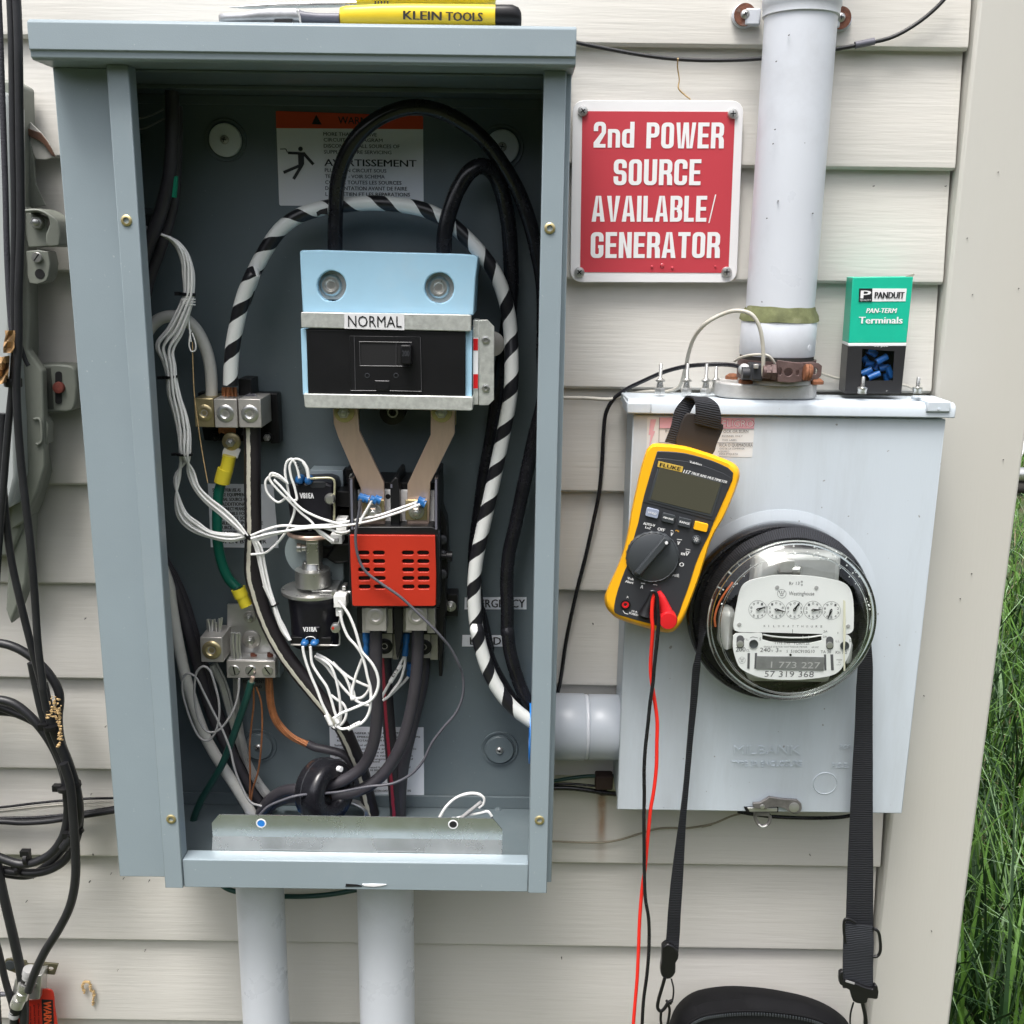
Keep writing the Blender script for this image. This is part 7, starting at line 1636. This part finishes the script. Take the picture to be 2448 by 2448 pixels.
cross_loft('yellow_grip', secs_of('c1', kl, [(757,55,135,.006),(765,44,142,.009),(790,38,145,.010),(860,34,147,.010),(1000,27,147,.010),(1150,25,147,.010),(1300,26,147,.010),(1500,28,148,.010),(1652,32,149,.010)]), YELH, pl_)
cross_loft('black_grip_end', secs_of('c1', kl, [(1653,30,149,.0102),(1700,29,150,.0102),(1750,30,150,.0100),(1785,45,150,.009),(1800,70,148,.007),(1804,95,140,.003)]), BLACKP, pl_)
cross_loft('steel_shank', secs_of('c1', kl, [(525,60,134,.009),(560,72,134,.009),(640,80,135,.008),(757,80,137,.008)]), MATS['grey_edge'], pl_)
cross_loft('pliers_jaw', secs_of('c1', kl, [(60,90,128,.003),(75,80,132,.005),(110,82,132,.007),(200,78,132,.008),(300,60,132,.009),(380,52,132,.009),(500,52,133,.009),(530,60,134,.009)]), mat('ground_steel',(.45,.45,.46),.35,metal=.7,var=.2,vscale=60), pl_, p=.5)
slab('blade_gap', 'c1', kl+.0092, [(375,112),(480,112),(480,131),(375,131)], .001, DARK, pl_, bevel=0)
slab('jaw_edge', 'c1', kl+.0095, [(500,55),(512,55),(528,95),(532,132),(522,132),(518,98)], .001, ALU, pl_, bevel=0)
bm = bmesh.new(); add_text(bm, 'KLEIN', q('c1',1122,112,kl+.0108), q('c1',1340,118,kl+.0108), px('c1',46,112,kl), .045); add_text(bm, 'TOOLS', q('c1',1368,119,kl+.0108), q('c1',1578,124,kl+.0108), px('c1',46,119,kl), .045); link('grip_lettering', bm, INK, pl_, smooth=0)
ks = .140
sc_ = thing('screwdriver', 'clear yellow screwdriver lying behind the pliers on the enclosure lid', 'screwdriver', q('c1', 1300, 30, ks))
cross_loft('blade', secs_of('c1', ks, [(118,40,44,.0006),(180,36,48,.002),(240,28,50,.0035),(400,16,48,.0042),(600,10,44,.0045),(780,10,40,.0045),(860,8,34,.0045)]), STEEL, sc_)
lathe('ferrule', q('c1',815,22,ks), (1,0,0), [(px('c1',16,22,ks),-.008),(px('c1',17,22,ks),.010),(0,.010)], ALUD, sc_)
cross_loft('clear_handle', secs_of('c1', ks, [(856,-30,36,.008),(900,-45,38,.012),(950,-50,36,.0135),(1070,-55,36,.014),(1640,-58,38,.014),(1655,-50,32,.012)]), YELT, sc_)
cross_loft('cushion_grip', secs_of('c1', ks, [(1072,-57,30,.0146),(1100,-60,32,.0150),(1600,-60,32,.0150),(1638,-56,30,.0146)]), BLACKP, sc_)
for i in range(5): slab('print_mark', 'c1', ks+.0142, [(955+i*18,5),(963+i*18,5),(963+i*18,22),(955+i*18,22)], .0004, INK, sc_, bevel=0)

# ---------------------------------------------------------------- grey utility box at the left edge
nb_ = thing('utility_box', 'grey-green plastic utility box with screw lugs at the left edge behind black cables', 'utility box', q('z8', 60, 700, .02))
slab('box_back', 'f', .050, [(-220,150),(20,150),(38,160),(42,380),(46,560),(48,660),(45,700),(75,900),(58,960),(40,1000),(20,1050),(-220,1060)], .034, NID, nb_, bevel=.003)
slab('box_cover', 'f', .085, [(-260,170),(5,170),(18,200),(22,520),(20,640),(30,800),(32,900),(18,960),(-260,980)], .035, NIDL, nb_, bevel=.004)
slab('box_flange', 'f', .060, [(18,390),(52,390),(56,600),(52,660),(80,700),(85,880),(70,930),(45,985),(20,1000)], .012, NID, nb_, bevel=.002)
slab('hinge_tab', 'z8', .085, sup([(120,215),(200,212),(262,245),(298,275),(305,400),(285,406),(240,405),(235,340),(255,290),(240,250),(180,228),(122,232)], 2), .035, NID, nb_, bevel=.0015)
slab('screw_tab', 'z8', .070, [(132,225),(240,260),(248,405),(145,412),(132,340)], .02, NID, nb_, bevel=.001)
slab('lower_tab', 'z8', .072, sup([(132,430),(245,432),(250,560),(225,592),(150,595),(138,500)], 2), .02, NID, nb_, bevel=.001)
hex_bolt('hex_bolt', q('z8',198,283,.0705), px('z8',34,283,.07), .006, STEEL, nb_, dome=False)
slotted('slotted_screw', 'z8', 190, 462, 26, .0745, STEEL, nb_, .9)
lathe('tab_hole', q('z8',204,547,.0722), OUT, [(px('z8',25,547,.07),-.001),(px('z8',25,547,.07),.0002),(0,.0002)], DARK, nb_)
slab('mounting_ear', 'z8', .040, sup([(110,1030),(200,1015),(350,1015),(385,1040),(390,1200),(370,1250),(300,1256),(120,1250)], 2), .025, NID, nb_, bevel=.002)
slab('ear_recess_shade', 'z8', .0410, [(160,1045),(258,1030),(275,1240),(175,1240)], .002, mat('olive_shadow',(.07,.075,.065),.6), nb_, bevel=0)  # dark olive patch puts the shade of the ear's recess into colour
slab('ear_slot', 'z8', .0412, rrect(283,1048,316,1215,14), .001, DARK, nb_, bevel=0)
lathe('rusty_screw', q('z8',303,1130,.0415), OUT, [(px('z8',30,1130,.04),-.001),(px('z8',28,1130,.04),.003),(0,.004)], mat('red_rust',(.16,.035,.025),.7,var=.3,vscale=200), nb_)
tube('snap_handle', L('z8', .062, [(172,1292),(200,1292),(210,1310),(212,1405),(200,1420),(185,1420)]), px('z8',7,1300,.06), NID, nb_, n=8)
slab('snap_body', 'z8', .056, [(165,1280),(225,1285),(245,1320),(245,1420),(180,1425)], .015, NID, nb_, bevel=.001)
slab('lower_spout', 'f', .045, [(18,990),(55,970),(50,1100),(20,1180),(10,1150)], .025, NID, nb_, bevel=.003)
# torn flashing
tf = thing('torn_flashing', 'torn curled scrap of brown-edged sheet behind the black cables beside the enclosure', 'scrap', q('b3', 350, 1350, .03))
slab('scrap_sheet', 'b3', .030, [(195,760),(225,800),(250,1100),(300,1150),(380,1230),(440,1310),(500,1450),(420,1475),(330,1470),(300,1400),(240,1500),(200,1500)], .003, TRIM, tf, bevel=.0005)
slab('brown_edge', 'b3', .034, [(205,1170),(270,1190),(370,1225),(420,1290),(470,1370),(508,1450),(480,1440),(400,1330),(360,1300),(290,1270),(210,1210)], .003, mat('burnt_plastic',(.085,.04,.022),.6,var=.4,vscale=100), tf, bevel=.0005)
o = slab('grey_sheet', 'b3', .032, [(195,1200),(260,1260),(300,1400),(330,1700),(420,1900),(200,1932)], .002, NID, tf, bevel=.0005)
# ---------------------------------------------------------------- black drop cables
cable('drop_wire', 'fuzzy dark cable hanging leftmost along the picture edge', 'cable', 0, [('f', .12, [(-6,-300),(-4,-40),(0,60),(5,200),(10,350),(14,500),(20,600),(30,690)])], 14, mat('fuzzy_cable',(.035,.035,.045),.8,bump=1,bscale=500), n=10)
cable('drop_wire', 'black cable hanging straight, left of a close pair, in front of the utility box', 'cable', 0, [('f', .125, [(14,-300),(18,-40),(22,60),(25,250),(28,420),(26,560),(28,650),(24,720),(16,800),(8,900),(0,1000),(-8,1120),(-20,1400),(-15,1700),(0,2000),(5,2400)])], 17, RUBBER, n=12)
cable('drop_wire', 'black cable of the close pair that runs down to the coiled bundle', 'cable', 0, [('f', .128, [(26,-300),(30,-40),(34,60),(37,250),(39,420),(35,560),(35,640),(31,720),(36,830),(46,930),(58,1030),(66,1130),(72,1220),(82,1300)])], 19, RUBBER, n=12)
cable('drop_wire', 'black cable slanting from the left edge down to the insect-covered joint', 'cable', 0, [('f', .118, [(5,780),(4,880),(10,970),(22,1060),(42,1150),(62,1230),(78,1290),(88,1340)])], 18, RUBBER, n=12)
cable('drop_wire', 'short cut cable end poking out beside the tie near the utility box', 'cable', 0, [('z8', .115, [(85,850),(110,930),(130,990),(145,1020)])], 11, RUBBER, n=10)
o = lathe('cable_tie', q('b4',75,1000,.122), (.05,0,1), [(px('b4',48,1000,.12),-.004),(px('b4',50,1000,.12),-.003),(px('b4',50,1000,.12),.003),(px('b4',48,1000,.12),.004)], BLACKP, None, n=20); setp(o, 'black cable tie around the hanging cables beside the rusty slot screw', 'cable tie')
lf = thing('dead_leaf', 'curled golden dead leaf caught behind the hanging cables at the left edge', 'leaf', q('b4', 30, 900, .13))
bm = bmesh.new(); rnd = random.Random(9)
g_ = [[bm.verts.new(q('b4', x+rnd.uniform(-6,6), y+rnd.uniform(-6,6), .128+.012*math.sin(x*.09+y*.05))) for x in (-8,14,32,52)] for y in (850,890,925,965,1005)]
for i in range(4):
    for j in range(3): bm.faces.new((g_[i][j],g_[i][j+1],g_[i+1][j+1],g_[i+1][j]))
link('leaf_blade', bm, LEAF, lf)
bm = bmesh.new(); g_ = [[bm.verts.new(q('b4', x+(850-y)*.1+rnd.uniform(-5,5), y, .132+.006*math.sin(y*.1+x*.2))) for x in (18,38,58,74)] for y in (700,730,765,800,830)]
for i in range(4):
    for j in range(3): bm.faces.new((g_[i][j],g_[i][j+1],g_[i+1][j+1],g_[i+1][j]))
link('leaf_lobe', bm, LEAF, lf)
# ---------------------------------------------------------------- coil of coax
co = thing('cable_coil', 'coil of thick black coaxial cable tied in loops at the lower left', 'cable coil', q('f', 20, 1640, .05))
rC = px('f', 8.2, 1450, .06)
def coil(pts, k_, mt=RUBBER, r=rC, n=12): return tube('coil_turn', L('f', k_, pts), r, mt, co, n=n)
coil([(-60,1335),(-20,1320),(20,1325),(50,1345),(85,1385),(110,1430),(125,1480),(128,1530),(118,1580),(90,1615),(45,1630),(0,1618),(-55,1590),(-105,1540),(-130,1475),(-115,1395),(-60,1337)], .060)
coil([(-60,1215),(-20,1212),(20,1218),(60,1240),(95,1275),(112,1310),(110,1360),(115,1400),(130,1440),(145,1490),(150,1530),(145,1580),(120,1625),(80,1645),(30,1645),(-30,1630),(-90,1590),(-140,1520),(-160,1430),(-150,1320),(-110,1240),(-60,1216)], .052)
coil([(-60,1350),(0,1342),(45,1350),(80,1372),(110,1405),(128,1440),(140,1490),(140,1540),(128,1585),(100,1622),(60,1650),(10,1648),(-50,1630),(-110,1580),(-145,1490),(-130,1400),(-60,1351)], .044)
coil([(-150,1450),(-140,1370),(-90,1318),(-10,1330),(30,1345),(70,1365),(100,1400)], .050); coil([(80,1290),(92,1340),(105,1385),(122,1425),(138,1470),(148,1530),(140,1570),(120,1600)], .070, r=rC*1.15)
coil([(60,1250),(70,1300),(82,1350),(100,1400),(120,1450),(128,1520)], .066)
cable('coax_tail', 'black coaxial tail leaving the coil and bending left into the ground block', 'cable', 0, [('f', .080, [(120,1440),(132,1480),(138,1540),(142,1600),(142,1660),(132,1710),(110,1755),(85,1795),(66,1835),(54,1870)])], 21, RUBBER, n=14)
cable('coax_tail', 'black cable sloping down along the left edge to the ground block bracket', 'cable', 0, [('f', .060, [(-40,1450),(-12,1600),(0,1660),(14,1720),(28,1780),(40,1840),(46,1900),(44,1960),(40,2150),(38,2400)])], 22, RUBBER, n=14)
cable('coax_tail', 'second black cable along the left edge, lower than the other', 'cable', 0, [('f', .050, [(-60,1600),(-20,1740),(-4,1790),(10,1850),(24,1900),(32,1960),(34,2150),(30,2400)])], 16, RUBBER, n=12)
for z, x, y, w_, an, k_ in (('b5',480,1110,150,1.5,.075),('b5',640,1660,215,1.4,.070),('b6',250,400,120,.1,.060),('b6',175,500,110,.3,.055),('b5',700,2090,150,1.2,.07)):
    c = q(z,x,y,k_); r_ = px(z,w_/2,y,k_); ax = Vector((math.sin(an+1.57),0,math.cos(an+1.57))) if an > 1 else Vector((1,0,an))
    bm = bmesh.new(); add_lathe(bm, c, ax, [(r_*.96,-.002),(r_,-.002),(r_,.002),(r_*.96,.002)], 20)
    e = c + Vector((-ax.z,0,ax.x))*(-r_ if an > 1 else r_); 
    add_box(bm, e+Vector((-.005,-.004,-.003)), e+Vector((.005,.003,.004)))
    for v in bm.verts: v.co.y = max(v.co.y, -k_-.016) if v.co.y < -k_ else min(v.co.y, -.018)
    link('cable_tie', bm, BLACKP, co)
ig = thing('egg_cluster', 'cluster of tan insect eggs crusted on the coil joint', 'insect eggs', q('b5', 520, 1050, .085))
bm = bmesh.new(); rnd = random.Random(2)
for i in range(130):
    t = rnd.random()
    if t < .45: x = 500+rnd.gauss(0,30); y = rnd.uniform(830,1040)
    elif t < .55: x = 440+rnd.gauss(0,8); y = rnd.uniform(850,1030)
    else: y = rnd.uniform(930,1300); x = 545+ (y-930)*.03+rnd.gauss(0,8) - max(0,(y-1250))*.4
    bmesh.ops.create_icosphere(bm, subdivisions=1, radius=rnd.uniform(.0007,.0014), matrix=Matrix.Translation(q('b5',x,y,.083+rnd.uniform(0,.003)))@Matrix.Diagonal((1.4,1,1,1)))
o = link('eggs', bm, SEED, ig)
setp(o, kind='stuff')
# long cables crossing behind the coil to the enclosure
for pts, k_, w_, mt, lab in (([(-900,1895),(-400,1880),(0,1855),(300,1820),(540,1795),(800,1775),(1060,1770)], .020, 6, BLACKG, 'thin black cable crossing behind the coil, topmost of the bunch'),
      ([(-900,1925),(-400,1910),(0,1885),(300,1850),(540,1830),(800,1812),(1065,1805)], .019, 5, WIREB, 'thin pale wire crossing behind the coil under the top black one'),
      ([(-900,1940),(-400,1925),(0,1900),(300,1868),(540,1845),(800,1840),(1065,1850)], .018, 4, WIREB, 'lowest thin pale wire crossing behind the coil'),
      ([(-900,1995),(-400,1980),(0,1955),(300,1950),(540,1930),(800,1895),(1070,1850)], .021, 7, BLACKG, 'black cable crossing behind the coil just above the thickest one'),
      ([(-900,2025),(-400,2010),(0,1985),(200,1995),(450,1980),(700,1940),(900,1910),(1075,1880)], .026, 15, RUBBER, 'thickest black cable crossing behind the coil to the enclosure')):
    cable('crossing_cable', lab, 'cable', 0, [('b5', k_, pts)], w_, mt, n=10)
# ---------------------------------------------------------------- coax ground block with red tag
gbk = thing('ground_block', 'silver coax ground block with threaded fittings on a dull bracket', 'ground block', q('b6', 250, 1600, .03))
slab('bracket', 'b6', .028, [(30,1400),(50,1335),(100,1325),(240,1350),(250,1375),(370,1385),(380,1362),(540,1378),(505,1478),(330,1462),(230,1450),(190,1480),(60,1430)], .0025, mat('olive_bracket',(.13,.12,.075),.45,metal=.4,var=.2,vscale=60), gbk, bevel=.0005, holes=[circ(470,1420,26,18,14)])
lathe('bracket_screw', q('b6',95,1385,.0282), OUT, [(.0065,-.001),(.006,.0015),(0,.002)], CHAR2, gbk, n=16)
slab('block', 'b6', .046, [(140,1510),(385,1480),(370,1690),(350,1710),(112,1690),(115,1620)], .02, ALU, gbk, bevel=.001)
def fit(a, b, rads, mt, nm, k_=.062):
    A, B = q('b6',*a,k_), q('b6',*b,k_); d = B-A; ln = d.length; s_ = px('b6',1,1500,k_)
    lathe(nm, A, d, [(r*s_, t*ln) for r, t in rads], mt, gbk, n=28)
fit((280,1420),(255,1530), [(60,0),(62,.05),(62,.45),(56,.5),(56,1)], WIREG, 'fitting_collar'); fit((262,1500),(245,1560), [(56,0),(56,1)], BLACKP, 'fitting_band')
fit((250,1540),(232,1610), [(68,0),(72,.1),(72,.9),(66,1)], STEEL, 'hex_nut'); fit((225,1600),(205,1690), [(52,0),(52,.3),(60,.35),(60,1)], STEEL, 'threaded_port')
fit((185,1690),(160,1760), [(62,0),(66,.1),(66,1)], STEEL, 'hex_nut'); fit((165,1750),(140,1820), [(54,0),(54,1)], BLACKP, 'fitting_band'); fit((145,1800),(130,1860), [(52,0),(54,.1),(52,1)], WIREG, 'fitting_collar'); fit((135,1850),(60,2900), [(40,0),(40,1)], RUBBER, 'lower_coax', .06)
tube('ground_lead', L('b6', .045, [(-20,1655),(60,1655),(110,1650)]), .0028, WIRED, gbk, n=8)
slab('side_screw', 'b6', .0465, circ(330,1580,22,26,12), .003, STEEL, gbk)
tg = thing('warning_tag', 'red plastic tag with black WARN lettering hanging from the ground block', 'tag', q('b6', 350, 1700, .04))
slab('tag_plate', 'b6', .040, sup([(390,1612),(465,1615),(495,1650),(505,1760),(515,2100),(180,2100),(190,1740),(230,1715),(360,1710),(375,1680)], 2), .002, mat('red_tag',(.55,.035,.02),.4), tg, bevel=.0004)
slab('black_panel', 'b6', .0404, [(385,1705),(490,1710),(505,2060),(398,2060)], .0004, INK, tg, bevel=0)
bm = bmesh.new()
def vtext(s_, x, y0, y1, hh, k_, b_=.02): add_text(bm, s_, q('b6',x,y0,k_), q('b6',x+ (y1-y0)*.03,y1,k_), px('b6',hh,y0,k_), b_)
vtext('WARNING', 402, 1722, 2060, 72, .0409, .03); link('panel_lettering', bm, mat('tag_orange',(.72,.10,.03),.4), tg, smooth=0)
bm = bmesh.new()
for i, s_ in enumerate(('Do not remove','ground wire from','this block without','permission','Call for info')): vtext(s_, 350-i*38, 1745+i*10, 1990+(i*17%40), 15, .0405, .015)
link('tag_lettering', bm, INK, tg, smooth=0)
